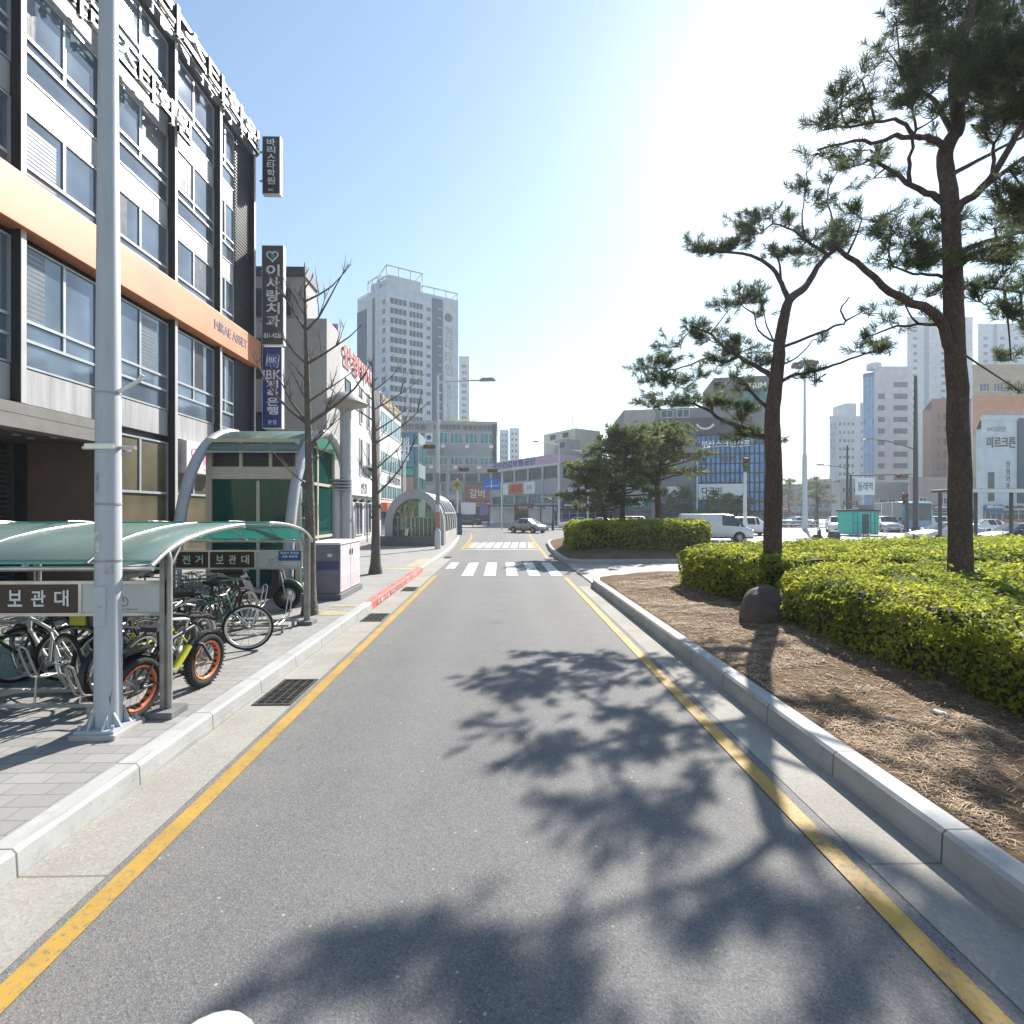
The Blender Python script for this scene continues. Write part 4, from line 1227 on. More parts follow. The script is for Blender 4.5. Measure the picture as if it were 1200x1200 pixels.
for i, z0, z1, f0, f1 in ((2, 11.95, 12.95, 0.05, 0.35), (3, 9.55, 10.9, 0.06, 0.42), (4, 6.45, 8.0, .5, .8), (3, 6.45, 8.1, .05, .3)):
    a, c = bays[i]                            # blinds drawn behind the glass show as pale slatted panels
    s = MB(); n = 14
    for k in range(n):
        z = z0 + (z1 - z0) * k / n
        s.box(a + (c - a) * f0, a + (c - a) * f1, DW - 0.034, DW - 0.0305, z, z + (z1 - z0) / n * 0.72)
    s.build('blind', mat('blind_behind_glass', (0.17, 0.18, 0.195), 0.3, var=0.1), off)
for i, z0, z1, f0, f1, tone in ((2, 6.5, 8.1, .55, .93, .34), (4, 9.97, 11.12, .05, .3, .26), (5, 12.9, 14.12, .06, .46, .22), (4, 12.9, 14.1, .55, .94, .16), (5, 6.5, 8.1, .54, .75, .12), (3, 12.9, 14.12, .06, .2, .3), (2, 9.97, 11.1, .54, .94, .12), (5, 9.97, 11.1, .54, .8, .28), (4, 15.9, 17.1, .06, .4, .2), (3, 15.9, 17.1, .6, .94, .13)):
    a, c = bays[i]; s = MB(); n = 11; w_ = (c - a) * (f1 - f0)
    for k in range(n):
        u = a + (c - a) * f0 + w_ * k / n
        s.add([(u, DW - .0305, z0), (u + w_ / n * .5, DW - .0345, z0), (u + w_ / n, DW - .0305, z0), (u, DW - .0305, z1), (u + w_ / n * .5, DW - .0345, z1), (u + w_ / n, DW - .0305, z1)], [(0, 1, 4, 3), (1, 2, 5, 4)])
    s.build('curtain', mat('curtain_behind_glass_%d' % (tone * 100), (tone * .62, tone * .64, tone * .68), .25, var=.15, scale=4), off)
s = MB(); s.box(U0, 22.35, -0.14, DW, 8.3, 9.45, bev=0.02)
band = s.build('orange_band', M_ORG, off)
s = MB(); text_mb(s, 'MIRAE ASSET', 18.75, 21.1, 8.74, 9.08, -0.141, 0.012, bold=0.012)
s.build('lettering', mat('violet_letter', (0.20, 0.16, 0.22), 0.5), band)
s = MB(); s.box(U0, 14.2, -0.06, DW + .1, 3.92, 4.22); s.box(U0, 14.2, -0.02, DW + .1, 4.24, 4.48)
s.build('entrance_beam', mat('beam_concrete', (0.19, 0.18, 0.165), .8, var=.18, scale=2, bump=.15), off)
s = MB(); s.box(U0, 14.05, DW + .1, 3.2, 3.94, 4.1); sf = s.build('soffit', mat('soffit', (0.09, 0.075, 0.065), 0.7), off)
s = MB(); s.box(13.9, 14.05, 0.3, 2.1, 0.15, 3.93); s.build('entrance_wall', M_BRPAN, off)
for u, y in ((12.4, 1.0), (13.0, 1.2), (12.9, .55), (11.0, 1.0), (9.5, 1.0)):
    s = MB(); s.lathe([(0.0, 0), (0.07, 0), (0.08, -0.012), (0.085, 0.004)], 12, c=(u, y, 3.935)); s.build('downlight', M_ALU, sf)
s = MB()
for k in range(26):
    s.box(12.6, 13.6, 2.3, 2.36, 0.4 + k * 0.13, 0.46 + k * 0.13)
s.box(12.5, 12.58, 2.25, 2.4, .15, 3.93); s.box(13.62, 13.7, 2.25, 2.4, .15, 3.93)
s.build('louvre_panel', M_DPAINT, off)
s = MB(); s.box(U0, 13.9, 3.0, 3.2, 0.15, 3.93); s.build('entrance_glass', glass_opaque('dark_entrance_glass', (0.03, 0.028, 0.027)), off)
# white channel letters on stand-off rails
s = MB(); text_mb(s, '바리스타학원', 14.2, 22.0, 17.26, 18.2, -0.14, 0.10, bold=0.03); s.build('roof_letters', M_LETW, off)
s = MB(); text_mb(s, '바리스타학원', 6.0, 13.7, 17.26, 18.2, -0.14, 0.10, bold=0.03); s.build('roof_letters', M_LETW, off)
s = MB(); text_mb(s, '커피바리스타학원', 10.4, 17.2, 14.22, 14.98, -0.14, 0.10, bold=0.03); s.build('facade_letters', M_LETW, off)
s = MB(); s.box(6.0, 22.05, -0.145, -0.10, 17.3, 17.34); s.box(6.0, 22.05, -0.145, -0.10, 18.1, 18.14); s.box(10.4, 17.25, -0.15, -0.10, 14.36, 14.4); s.box(10.4, 17.25, -0.15, -0.10, 14.85, 14.89)
for u in PIL[1:]:
    s.box(u - .03, u + .03, -0.12, 0.12, 17.28, 17.36); s.box(u - .03, u + .03, -0.12, 0.12, 18.08, 18.16)
s.build('letter_rail', M_STEELD, off)
# pink shop sign on the ground floor
s = MB(); s.box(17.15, 19.3, -0.12, DW - .08, 3.42, 4.48, bev=0.015); sg = s.build('shop_sign', mat('pale_pink_sign', (0.78, 0.66, 0.70), 0.4, var=0.06), off)
s = MB(); s.lathe([(0.20, 0), (0.20, -0.01), (0.13, -0.01), (0.13, 0)], 24, c=(17.6, -0.12, 4.1), axis='y')
s.box(17.35, 17.9, -0.128, -0.12, 3.62, 3.70); s.box(18.1, 19.0, -0.128, -0.12, 3.56, 3.60); s.box(18.1, 18.35, -0.128, -0.12, 3.75, 4.2); s.box(18.55, 18.95, -0.128, -0.12, 3.75, 3.84); s.box(18.72, 18.79, -0.128, -0.12, 3.84, 4.2)
s.build('pink_emblem', mat('pink_print', (0.70, 0.30, 0.42), 0.5), sg)

# ---------------------------------------------------------------- blade signs on the corner
def blade(name, label, px0, px1, py0, py1, d, m_face, deco, m_side=None, arms=True):
    x0, yy = at(px0, d); x1, _ = at(px1, d); z0 = zat(py1, d); z1 = zat(py0, d)
    t = thing(name, label, 'sign', (x0, yy, z0), 0, 'blade signs on the corner of the office building')
    W = x1 - x0; H = z1 - z0
    s = MB(); s.box(0, W, 0.012, 0.26, 0, H, bev=0.012); s.build('sign_box', m_side or M_WPAINT, t)
    s = MB(); s.box(0.03, W - 0.03, 0.0, 0.012, 0.03, H - 0.03); s.build('sign_face', m_face, t)
    deco(t, W, H)
    if arms:
        s = MB()
        for z in (H * 0.25, H * 0.75):
            s.box(-(x0 + 10.5) - 0.1 if x0 > -10.5 else -0.35, 0.0, 0.10, 0.16, z - 0.03, z + 0.03)
        s.build('sign_bracket', M_STEELD, t)
    return t
def deco1(t, W, H):
    s = MB(); text_v(s, '바리스타학원', W * .28, W * .72, H * .15, H * .95, 0.0, 0.012, bold=0.01); text_mb(s, 'BC', W * .36, W * .64, H * .05, H * .09, 0.0, 0.012)
    s.build('lettering', M_LETW, t)
blade('blade_sign', 'narrow black blade sign with white vertical writing near the roof of the office building', 307, 328, 159, 227, 22.4, mat('navy_black_face', (0.018, 0.02, 0.032), 0.45, var=0.1), deco1)
def deco2(t, W, H):
    s = MB(); text_v(s, '이사랑치과', W * .22, W * .80, H * .165, H * .80, 0.0, 0.012, bold=0.022); text_mb(s, '831-4228', W * .1, W * .9, H * .07, H * .115, 0.0, 0.012, bold=0.008)
    s.build('lettering', M_LETW, t)
    # heart shaped outline emblem
    s = MB(); c = (W * .5, H * .89); k = W * .24
    pts = []
    for i in range(24):
        a = 2 * pi * i / 24
        pts.append((c[0] + k * (16 * sin(a) ** 3) / 15, -0.012, c[1] + k * (13 * cos(a) - 5 * cos(2 * a) - 2 * cos(3 * a) - cos(4 * a)) / 15))
    s.tube(pts, 0.03, 6, close=True); s.build('heart_emblem', M_LETW, t)
    s = MB(); s.prism([(c[0] + (p[0] - c[0]) * .45 + .03, c[1] + (p[2] - c[1]) * .45 - .02) for p in pts], -0.008, 0.0); s.build('heart_filling', mat('teal_print', (0.05, 0.35, 0.33), 0.5), t)
blade('blade_sign', 'tall dark grey dental blade sign with a heart emblem above the blue one', 306.5, 332, 287, 404, 22.4, mat('charcoal_face', (0.075, 0.075, 0.082), 0.5, var=0.08), deco2)
def deco3(t, W, H):
    s = MB(); text_mb(s, 'IBK', W * .06, W * .94, H * .60, H * .71, 0.0, 0.012, bold=0.015); text_v(s, '저축은행', W * .24, W * .80, H * .155, H * .585, 0.0, 0.012, bold=0.02); text_mb(s, '본점', W * .3, W * .72, H * .05, H * .105, 0.0, 0.012)
    s.build('lettering', M_LETW, t)
    s = MB(); c = (W * .5, H * .84); a = 0.27; q = []
    for (u, v) in ((-.30, -.30), (.30, -.38), (.38, .22), (-.22, .30)):
        q.append((c[0] + u * W, -0.010, c[1] + v * W * 1.05))
    s.tube(q, 0.022, 6, close=True)
    text_mb(s, 'IBK', c[0] - W * .22, c[0] + W * .25, c[1] - W * .17, c[1] + W * .13, 0.0, 0.014, bold=0.006)
    s.build('bank_emblem', M_LETW, t)
    s = MB(); s.prism([(p[0], p[2]) for p in q], -0.008, 0.0); s.build('emblem_ground', mat('bright_blue_print', (0.05, 0.16, 0.55), 0.5), t)
blade('blade_sign', 'navy blue bank blade sign hanging lowest on the corner', 307, 330, 406, 502, 22.4, M_BLUE, deco3)

# ================================================================ LARGE LIGHT POLE
x, y = at(127, 4.55)
lp = thing('light_pole', 'large pale grey tapered light pole on a square base before the near bicycle shelter', 'pole', (x, y, 0.15))
s = MB(); s.tube([(0, 0, 0.07), (0, 0, 3.2), (0, 0, 6.5), (0, 0, 9.4), (0.0, 0, 9.9)], [0.106, 0.093, 0.070, 0.055, 0.05], 16, smooth=True)
s.build('shaft', M_GALV2, lp)
s = MB(); s.box(-0.195, 0.195, -0.195, 0.195, -0.01, 0.045, bev=0.012); s.build('concrete_base', M_CONC, lp)
s = MB(); s.box(-0.168, 0.168, -0.168, 0.168, 0.045, 0.07)
for a in range(4):
    for o in (-1, 1):
        c, sn = cos(a * pi / 2), sin(a * pi / 2)
        def rt(u, v, z): return (u * c - v * sn, u * sn + v * c, z)
        e = 0.008
        s.add([rt(0.095, o * .06 - e, .07), rt(0.160, o * .06 - e, .07), rt(0.095, o * .06 - e, .19), rt(0.095, o * .06 + e, .07), rt(0.160, o * .06 + e, .07), rt(0.095, o * .06 + e, .19)], [(0, 1, 2), (3, 5, 4), (0, 3, 4, 1), (1, 4, 5, 2), (2, 5, 3, 0)])
    sx, sy = ((1, 1), (1, -1), (-1, 1), (-1, -1))[a]
    s.cyl((sx * .14, sy * .14, .07), (sx * .14, sy * .14, .11), .014, 6)
s.build('base_plate', M_GALV, lp)
s = MB(); s.box(-0.05, 0.05, -0.108, -0.085, 0.95, 1.30, bev=0.006); s.box(-0.01, 0.01, -0.116, -0.107, 1.11, 1.13); s.build('hatch', M_GALV, lp)
for z, r_ in ((1.52, .105), (2.02, .103), (3.0, .098)):
    s = MB(); s.tube([(0.0, 0, z - .008), (0, 0, z + .008)], r_, 16); s.build('strap', M_STEELD, lp)
s = MB(); s.tube([(-0.22, 0, 2.52), (0.24, 0.0, 2.52)], 0.018, 8); s.box(-.125, .125, -.108, -.098, 2.5, 2.545); s.box(-.125, .125, .098, .108, 2.5, 2.545); s.build('clamp', M_STEEL, lp)
s = MB(); s.tube([(0.09, 0, 3.02), (0.27, 0, 3.12), (0.30, 0, 3.17)], 0.02, 6); s.build('flag_holder', M_WPAINT, lp)
for (a0, a1, z0, z1, c) in ((-2.3, -1.5, 1.60, 1.78, (.52, .52, .50)), (-1.2, -.6, 1.40, 1.49, (.40, .42, .44)), (-2.0, -1.65, 2.12, 2.3, (.34, .36, .38))):
    s = MB(); k = 6; vs = []
    for i in range(k + 1):
        a = a0 + (a1 - a0) * i / k
        for z in (z0, z1): rr = .1075 - (z - .07) * .0042; vs.append((rr * cos(a), rr * sin(a), z))
    s.add(vs, [(2 * i, 2 * i + 2, 2 * i + 3, 2 * i + 1) for i in range(k)]); s.build('sticker_residue', mat('residue_%d' % (z0 * 100), c, .8, var=.35, scale=22, detail=8), lp)
s = MB(); s.tube(smooth_path([(0, 0, 9.6), (-0.5, 0, 10.1), (-1.2, 0, 10.25), (-1.8, 0, 10.27)], 4), 0.04, 8); ar = s.build('lamp_arm', M_GALV, lp)
s = MB(); s.box(-2.4, -1.7, -0.12, 0.12, 10.2, 10.31, bev=0.03); s.build('lamp_head', M_GPAINT, ar)

# ================================================================ BICYCLE SHELTERS
M_CAN = canopy_material('green_polycarbonate', (0.30, 0.40, 0.36), (0.05, 0.50, 0.46), 0.4)
ARC = [(-0.22, 1.60), (-0.02, 1.71), (0.24, 1.80), (0.55, 1.86), (0.9, 1.905), (1.25, 1.93), (1.47, 1.935)]
def shelter(label, x_end, y_post, sgn, L_, panels):
    """posts along y_post; the canopy leans over towards sgn*y; x runs from x_end to the left"""
    t = thing('bicycle_shelter', label, 'bicycle shelter', (x_end, y_post, 0.15), 0, 'green roofed bicycle shelters')
    z0 = -0.15
    arc = smooth_path([(0, q * sgn, z + z0) for q, z in ARC], 3)
    nb = 4
    for i in range(nb + 1):
        xx = -L_ * i / nb
        s = MB(); s.tube([p + Vector((xx, 0, 0)) for p in arc], 0.028 if i in (0, nb) else 0.02, 8); s.build('rib', M_STEEL, t)
    s = MB(); N_ = 14
    a = [p + Vector((0, 0, 0.026)) for p in arc]
    vs = []; 
    for p in a:
        for j in range(N_ + 1):
            vs.append((p.x - L_ * j / N_, p.y, p.z))
    fs = []
    for i in range(len(a) - 1):
        for j in range(N_):
            k = i * (N_ + 1) + j
            fs.append((k, k + 1, k + N_ + 2, k + N_ + 1))
    s.add(vs, fs, 0, True); o = s.build('canopy', M_CAN, t)
    md = o.modifiers.new('thick', 'SOLIDIFY'); md.thickness = 0.006
    for i in range(1, nb + 1):
        xx = -L_ * (i - .5) / nb
        q = MB(); q.tube([p + Vector((xx, 0, .031)) for p in arc], .011, 6); q.build('reflection_streak', M_STEEL, t)  # bars added for the pale reflection streaks along the canopy
    s = MB()
    for q, z in (ARC[0], ARC[3], ARC[-1]):
        s.tube([(0.02, q * sgn, z + z0 - .02), (-L_ - .02, q * sgn, z + z0 - .02)], 0.024 if q != ARC[3][0] else .016, 8)
    s.build('canopy_rail', M_STEEL, t)
    for xx in (0.0, -L_ / 2, -L_):
        p = MB(); p.box(xx - 0.045, xx + 0.0, -0.03, 0.03, 0.06, 1.56); p.tube([(xx + 0.03, 0, 0.06), (xx + 0.03, 0, 1.5), (xx + .0, 0.02 * sgn, 1.57)], 0.026, 8)
        p.tube([(xx - .02, 0, 1.30), (xx - .02, 0.25 * sgn, 1.62)], 0.016, 6)
        po = p.build('post', M_STEELD, t)
        q = MB(); q.box(xx - 0.13, xx + 0.13, -0.13, 0.13, 0, 0.065, bev=0.008); q.build('post_base', M_CONCD, po)
    # sign board between the posts
    xb = 0.0 if sgn > 0 else -0.08
    W = 0.79 * 3; H0, H1 = 0.955, 1.29
    s = MB(); s.box(xb - W - .03, xb, -0.02, 0.02, H0, H0 + 0.03); s.box(xb - W - .03, xb, -0.02, 0.02, H1 - 0.03, H1)
    for k in range(4):
        u = xb - W * k / 3; s.box(u - .03, u, -0.018, 0.018, H0 + .03, H1 - .03)
    s.tube([(0, 0, H0 + .015), (-L_, 0, H0 + .015)], 0.018, 6); s.tube([(0, 0, H1 - .015), (-L_, 0, H1 - .015)], 0.018, 6)
    bd = s.build('sign_board', M_STEEL, t)
    for k, (body, m_) in enumerate(panels):
        u1 = xb - .03 - W * k / 3; u0 = u1 - W / 3 + .03
        s = MB(); s.box(u0, u1, -0.010, 0.010, H0 + .03, H1 - .03)
        if body:
            s2 = MB(); n = len(body); wd = 0.128
            for i, ch in enumerate(body):
                c = u0 + (u1 - u0) * (i + 0.5) / n * 0.86 + (u1 - u0) * .07
                text_mb(s2, ch, c - wd / 2, c + wd / 2, H0 + .092, H1 - .092, -0.010, 0.004, bold=0.006)
            pn = s.build('name_panel', m_, t); s2.build('lettering', M_LETW, pn)
        else:
            pn = s.build('notice_panel', m_, t)
            s2 = MB(); cx = (u0 + u1) / 2 - .06
            for q in (-.055, .075):
                s2.tube([(cx + q + .04 * cos(a_ * pi / 8), -0.014, 1.09 + .04 * sin(a_ * pi / 8)) for a_ in range(16)], 0.004, 4, close=True)
            s2.tube([(cx - .055, -0.014, 1.09), (cx - .01, -0.014, 1.15), (cx + .055, -0.014, 1.15), (cx + .075, -.014, 1.09)], 0.004, 4); s2.tube([(cx + .06, -0.014, 1.18), (cx + .03, -0.014, 1.18), (cx + .05, -.014, 1.15)], 0.004, 4)
            text_mb(s2, '자전거 보관대', cx - .16, cx + .2, 1.005, 1.025, -0.010, 0.003)
            s2.build('bicycle_symbol', M_GPAINT, pn)
    if sgn < 0:
        s = MB(); s.box(xb - .40, xb - .02, -0.026, -0.0205, 1.105, 1.275); st = s.build('notice_sticker', mat('blue_sticker', (0.04, 0.10, 0.35), .5), t)
        s = MB(); text_mb(s, '자전거 안전은', xb - .37, xb - .05, 1.215, 1.255, -0.0265, .002, bold=.003); text_mb(s, '바른 정돈에', xb - .34, xb - .08, 1.155, 1.195, -0.0265, .002, bold=.003)
        s.build('lettering', M_LETW, st)
    return t
M_NOTE = mat('notice_white', (0.60, 0.61, 0.60), 0.5, var=0.05)
sp = [('', M_NOTE), ('보관대', M_BROWN), ('자전거', M_BROWN)]
shelter('near bicycle shelter with the pale green roof that slopes down toward the camera', -3.22, 5.0, 1, 4.6, sp)
shelter('far bicycle shelter, teal roof seen from below, with a blue sticker on its board', -3.38, 9.0, -1, 4.6, sp)

# ================================================================ BICYCLE RACKS
def rack(label, x0, y0, nslot, sgn):
    t = thing('bicycle_rack', label, 'bicycle rack', (x0, y0, 0.15), 0, 'steel bicycle racks under the shelters')
    L_ = nslot * 0.42 + .2
    s = MB(); s.box(-L_, 0.2, -0.02, 0.02, 0.10, 0.135); s.box(-L_, 0.2, sgn * .42 - .02, sgn * .42 + .02, 0.10, 0.135)
    for u in (0.1, -L_ / 2, -L_ + .1):
        s.box(u - .02, u + .02, -.02, .02, 0, .10); s.box(u - .02, u + .02, sgn * .42 - .02, sgn * .42 + .02, 0, .10)
    s.build('rail', M_STEELD, t)
    for i in range(nslot):
        u = -i * 0.42; hi = 0.18 if i % 2 else 0.0
        s = MB()
        for o in (-0.035, 0.035):
            s.tube(smooth_path([(u + o, sgn * .42, .13), (u + o, sgn * .25, .16 + hi), (u + o, 0.02 * sgn, .20 + hi), (u + o, -.06 * sgn, .34 + hi), (u + o, -.12 * sgn, .50 + hi)], 3), 0.011, 6)
        s.tube([(u - .035, -.12 * sgn, .50 + hi), (u, -.127 * sgn, .53 + hi), (u + .035, -.12 * sgn, .50 + hi)], 0.011, 6)
        s.tube([(u, 0, .12), (u, 0.02 * sgn, .20 + hi)], 0.010, 6)
        s.build('wheel_holder', M_STEEL, t)
    return t
rack('steel wheel rack under the near shelter, crowded with bicycles', -4.0, 4.95, 9, 1)
rack('steel wheel rack under the far shelter, with empty holders at its right end', -3.62, 8.75, 10, -1)

# ================================================================ BICYCLES
def bicycle(name, label, fr, r=0.33, tw=0.042, L=1.05, rimm=None, rim_w=0.02, m_tyre=None, basket=False, fender=True, flat=True, rackm=None, step=False, group='bicycles parked at the shelters', fat=False):
    t = thing(name, label, 'bicycle', (0, 0, 0), 0, group)
    rimm = rimm or M_STEEL
    for xx in (0.0, L):
        w_ = MB()
        for k in range(16):
            a = 2 * pi * k / 16; o = 0.02 if k % 2 else -0.02
            w_.tube([(xx + .02 * cos(a + .5), o, r + .02 * sin(a + .5)), (xx + (r - tw * .9) * cos(a), 0, r + (r - tw * .9) * sin(a))], 0.0022, 4, cap=False)
        w_.cyl((xx, -.045, r), (xx, .045, r), 0.022, 10)
        if fat: w_.lathe([(0.0, .03), (.08, .03), (.08, .034), (.0, .034)], 16, c=(xx, 0, r), axis='y')
        wo = w_.build('wheel', M_STEELD, t)
        ty = MB(); ty.tube([(xx + (r - tw / 2) * cos(2 * pi * k / 36), 0, r + (r - tw / 2) * sin(2 * pi * k / 36)) for k in range(36)], tw / 2, 10, close=True)
        if fat:
            for k in range(44):
                a = 2 * pi * k / 44
                for o in (-.55, 0.0, .55):
                    p = Vector((xx + (r - .005) * cos(a + o * .04), o * tw * .55, r + (r - .005) * sin(a + o * .04)))
                    ty.box(-.004, .004, -.013, .013, -.006, .006, M=Matrix.Translation(p) @ Matrix.Rotation(-a, 4, 'Y'))
        ty.build('tyre', m_tyre or M_RUB, wo)
        ri = MB(); rr = r - tw
        ri.lathe([(rr + .006, -rim_w), (rr - .016, -rim_w * .9), (rr - .022, 0), (rr - .016, rim_w * .9), (rr + .006, rim_w)], 36, c=(xx, 0, r), axis='y')
        if fat:
            for k in range(18):
                a = 2 * pi * k / 18
                ri.box(-.012, .012, -.018, .018, -.006, .006, 1, M=Matrix.Translation((xx + (rr - .024) * cos(a), 0, r + (rr - .024) * sin(a))) @ Matrix.Rotation(-a + pi / 2, 4, 'Y'))
        ri.build('rim', [rimm, M_BLACK], wo)
    bb = Vector((L * .43, 0, r * .86)); st = Vector((L * .27, 0, r + .36)); hb = Vector((L * .80, 0, r + .28)); ht = Vector((L * .765, 0, r + .42)); rh = Vector((0, 0, r))
    R_ = 0.026 if fat else 0.018
    f = MB()
    f.tube([bb, st], R_ * .85, 8); f.tube([bb, hb], R_ * 1.15, 8)
    f.tube([bb.lerp(st, .55) if step else st.lerp(bb, .08), ht if not step else hb], R_, 8); f.tube([hb, ht], R_ * 1.1, 8)
    for o in (-.055, .055):
        f.tube([bb + Vector((0, o * .4, 0)), rh + Vector((0, o, 0))], R_ * .5, 6); f.tube([st.lerp(bb, .1) + Vector((0, o * .3, 0)), rh + Vector((0, o, 0))], R_ * .45, 6)
    f.build('frame', fr, t)
    f = MB(); fc = hb + Vector((.018, 0, -.05)); ow = tw * .5 + .03
    f.tube([hb, fc], R_, 8)
    for o in (-ow, ow):
        f.tube([fc, fc + Vector((.012, o, -.01)), Vector((L, o, r))], R_ * .6, 6)
    f.build('fork', M_BLACK if fat else fr, t)
    f = MB(); hh = ht + Vector((-.02, 0, .10)); f.tube([ht, hh], .014, 8)
    if flat:
        f.tube(smooth_path([hh + Vector((-.06, -.30, .02)), hh + Vector((.02, -.14, .01)), hh, hh + Vector((.02, .14, .01)), hh + Vector((-.06, .30, .02))], 3), .012, 8)
    else:
        f.tube(smooth_path([hh + Vector((-.18, -.26, .05)), hh + Vector((-.02, -.22, .09)), hh, hh + Vector((-.02, .22, .09)), hh + Vector((-.18, .26, .05))], 3), .011, 8)
    hbo = f.build('handlebar', M_BLACK if fat else M_STEEL, t)
    f = MB(); e = -.06 if flat else -.18; zz = .02 if flat else .05
    for o in (-.30, .30) if flat else (-.26, .26):
        f.tube([hh + Vector((e + .02, o * .86, zz)), hh + Vector((e - .01, o * 1.04, zz))], .017, 8)
    f.build('grip', M_RUB, hbo)
    f = MB(); sa = st + Vector((-.02, 0, .14)); 
    f.prism([(sa.x - .13, -.07), (sa.x - .11, -.085), (sa.x - .02, -.05), (sa.x + .14, -.018), (sa.x + .15, 0), (sa.x + .14, .018), (sa.x - .02, .05), (sa.x - .11, .085), (sa.x - .13, .07)], sa.z, sa.z + .045, plane='xy')
    f.tube([st, sa], .013, 8); f.build('saddle', M_BLKPL, t)
    f = MB(); f.lathe([(0.0, .045), (.088, .045), (.092, .050), (.0, .050)], 20, c=tuple(bb), axis='y')
    f.tube([bb + Vector((0, .06, 0)), bb + Vector((.10, .07, -.12))], .010, 6); f.tube([bb + Vector((0, -.06, 0)), bb + Vector((-.10, -.07, .12))], .010, 6)
    f.box(bb.x + .06, bb.x + .14, .07, .15, bb.z - .135, bb.z - .11); f.box(bb.x - .14, bb.x - .06, -.15, -.07, bb.z + .11, bb.z + .135)
    f.build('crank', M_STEELD, t)
    if fender:
        for xx, a0, a1 in ((0, 15, 190), (L, 20, 150)):
            f = MB(); q = r + tw * .28; fw = tw * .5 + .006
            vs = []; n = 12
            for k in range(n + 1):
                a = radians(a0 + (a1 - a0) * k / n)
                for o in (-1, 1): vs.append((xx + q * cos(a), o * fw, r + q * sin(a)))
                vs.append((xx + (q + .012) * cos(a), 0, r + (q + .012) * sin(a)))
            fs = []
            for k in range(n):
                i = k * 3
                fs += [(i, i + 2, i + 5, i + 3), (i + 2, i + 1, i + 4, i + 5)]
            f.add(vs, fs, 0, True); f.build('mudguard', M_BLACK, t)
    if basket:
        f = MB(); c = Vector((L * .93, 0, r + .40)); a, h = .16, .24
        for z in (0, h * .5, h):
            k = 1 + .12 * z / h
            f.tube([c + Vector((-a * k, -a * k, z)), c + Vector((a * k, -a * k, z)), c + Vector((a * k, a * k, z)), c + Vector((-a * k, a * k, z))], .006, 5, close=True)
        for i in range(7):
            o = -a + 2 * a * i / 6
            for (p, q) in (((o, -a), (o * 1.12, -a * 1.12)), ((o, a), (o * 1.12, a * 1.12)), ((-a, o), (-a * 1.12, o * 1.12)), ((a, o), (a * 1.12, o * 1.12))):
                f.tube([c + Vector((*p, 0)), c + Vector((*q, h))], .003, 4, cap=False)
            f.tube([c + Vector((o, -a, 0)), c + Vector((o, a, 0))], .003, 4, cap=False)
        f.build('basket', M_STEELD, t)
    if rackm:
        f = MB()
        for o in (-.06, 0, .06): f.tube([(-.20, o, r * 2 + .05), (.22, o, r * 2 + .05)], .006, 5)
        for o in (-.07, .07): f.tube([(-.05, o, r * 2 + .05), (0, o, r)], .006, 5)
        f.build('luggage_rack', M_BLACK, t)
        f = MB(); f.box(-.24, .18, -.15, .15, r * 2 + .06, r * 2 + .25, bev=.02); cr = f.build('crate', M_BLKPL, t)
        f = MB(); f.box(-.255, -.241, -.12, .12, r * 2 + .09, r * 2 + .22); f.build('crate_badge', rackm, cr)
    return t
M_TEALF = mat('teal_frame_paint', (0.04, 0.13, 0.12), 0.35, var=0.1)
M_GRNF = mat('green_frame_paint', (0.03, 0.09, 0.05), 0.35, var=0.1)
M_WHTF = mat('white_frame_paint', (0.62, 0.62, 0.60), 0.35, var=0.08)
M_YELF = mat('yellow_frame_paint', (0.55, 0.52, 0.03), 0.35, var=0.08)
M_DRKF = mat('dark_frame_paint', (0.03, 0.032, 0.04), 0.35, var=0.1)
M_MARF = mat('maroon_frame_paint', (0.10, 0.025, 0.025), 0.4, var=0.1)
M_ORIM = mat('orange_rim', (0.68, 0.17, 0.06), 0.4, var=0.08)
def park(t, x, y, head, tilt=0.0):
    t.location = (x, y, 0.15); t.rotation_euler = (tilt, 0, head)
fb = bicycle('fat_tyre_bicycle', 'yellow and black fat tyre bicycle with orange rims beside the near shelter post', M_DRKF, r=0.30, tw=0.095, L=0.93, rimm=M_ORIM, rim_w=0.036, fat=True, step=False)
s = MB(); s.tube([Vector((.40, 0, .26)).lerp(Vector((.744, 0, .58)), .15), Vector((.40, 0, .26)).lerp(Vector((.744, 0, .58)), .8)], .036, 8); s.build('battery', M_YELF, fb)
s = MB(); s.tube([(.25, .0, .63), (.02, 0, .66), (-.16, 0, .62)], .012, 6); s.box(-.2, .12, -.07, .07, .655, .675); s.build('luggage_rack', M_BLACK, fb)
park(fb, -3.44, 4.88, radians(83), 0.05)
y2 = bicycle('yellow_bicycle', 'yellow framed bicycle half hidden behind the large grey light pole', M_YELF, r=0.30, tw=0.06, L=1.0, rimm=M_STEELD, step=True, flat=False)
park(y2, -3.95, 5.30, radians(80), -0.08)
protoA = bicycle('bicycle', 'white framed city bicycle standing sideways at the left end under the near shelter', M_WHTF, basket=True, flat=False, fender=False)
park(protoA, -4.62, 5.62, radians(152), -0.08)
protoB = bicycle('bicycle', 'dark bicycle carrying a black crate with a yellow badge, left of the large light pole', M_DRKF, rackm=M_YELF, fender=False)
park(protoB, -4.36, 5.75, radians(70), -0.06)
protoC = bicycle('bicycle', 'teal framed bicycle leaning beside the white one under the near shelter', M_TEALF, flat=True, fender=False)
park(protoC, -5.0, 6.05, radians(55), 0.10)
protoD = bicycle('bicycle', 'maroon bicycle whose black rear wheel sticks out of the far rack into the aisle', M_MARF, flat=True, r=0.32, fender=False)
park(protoD, -4.28, 7.75, radians(88), -0.12)
protoE = bicycle('bicycle', 'green step through bicycle with a basket in the middle of the far shelter', M_GRNF, step=True, basket=True, flat=False)
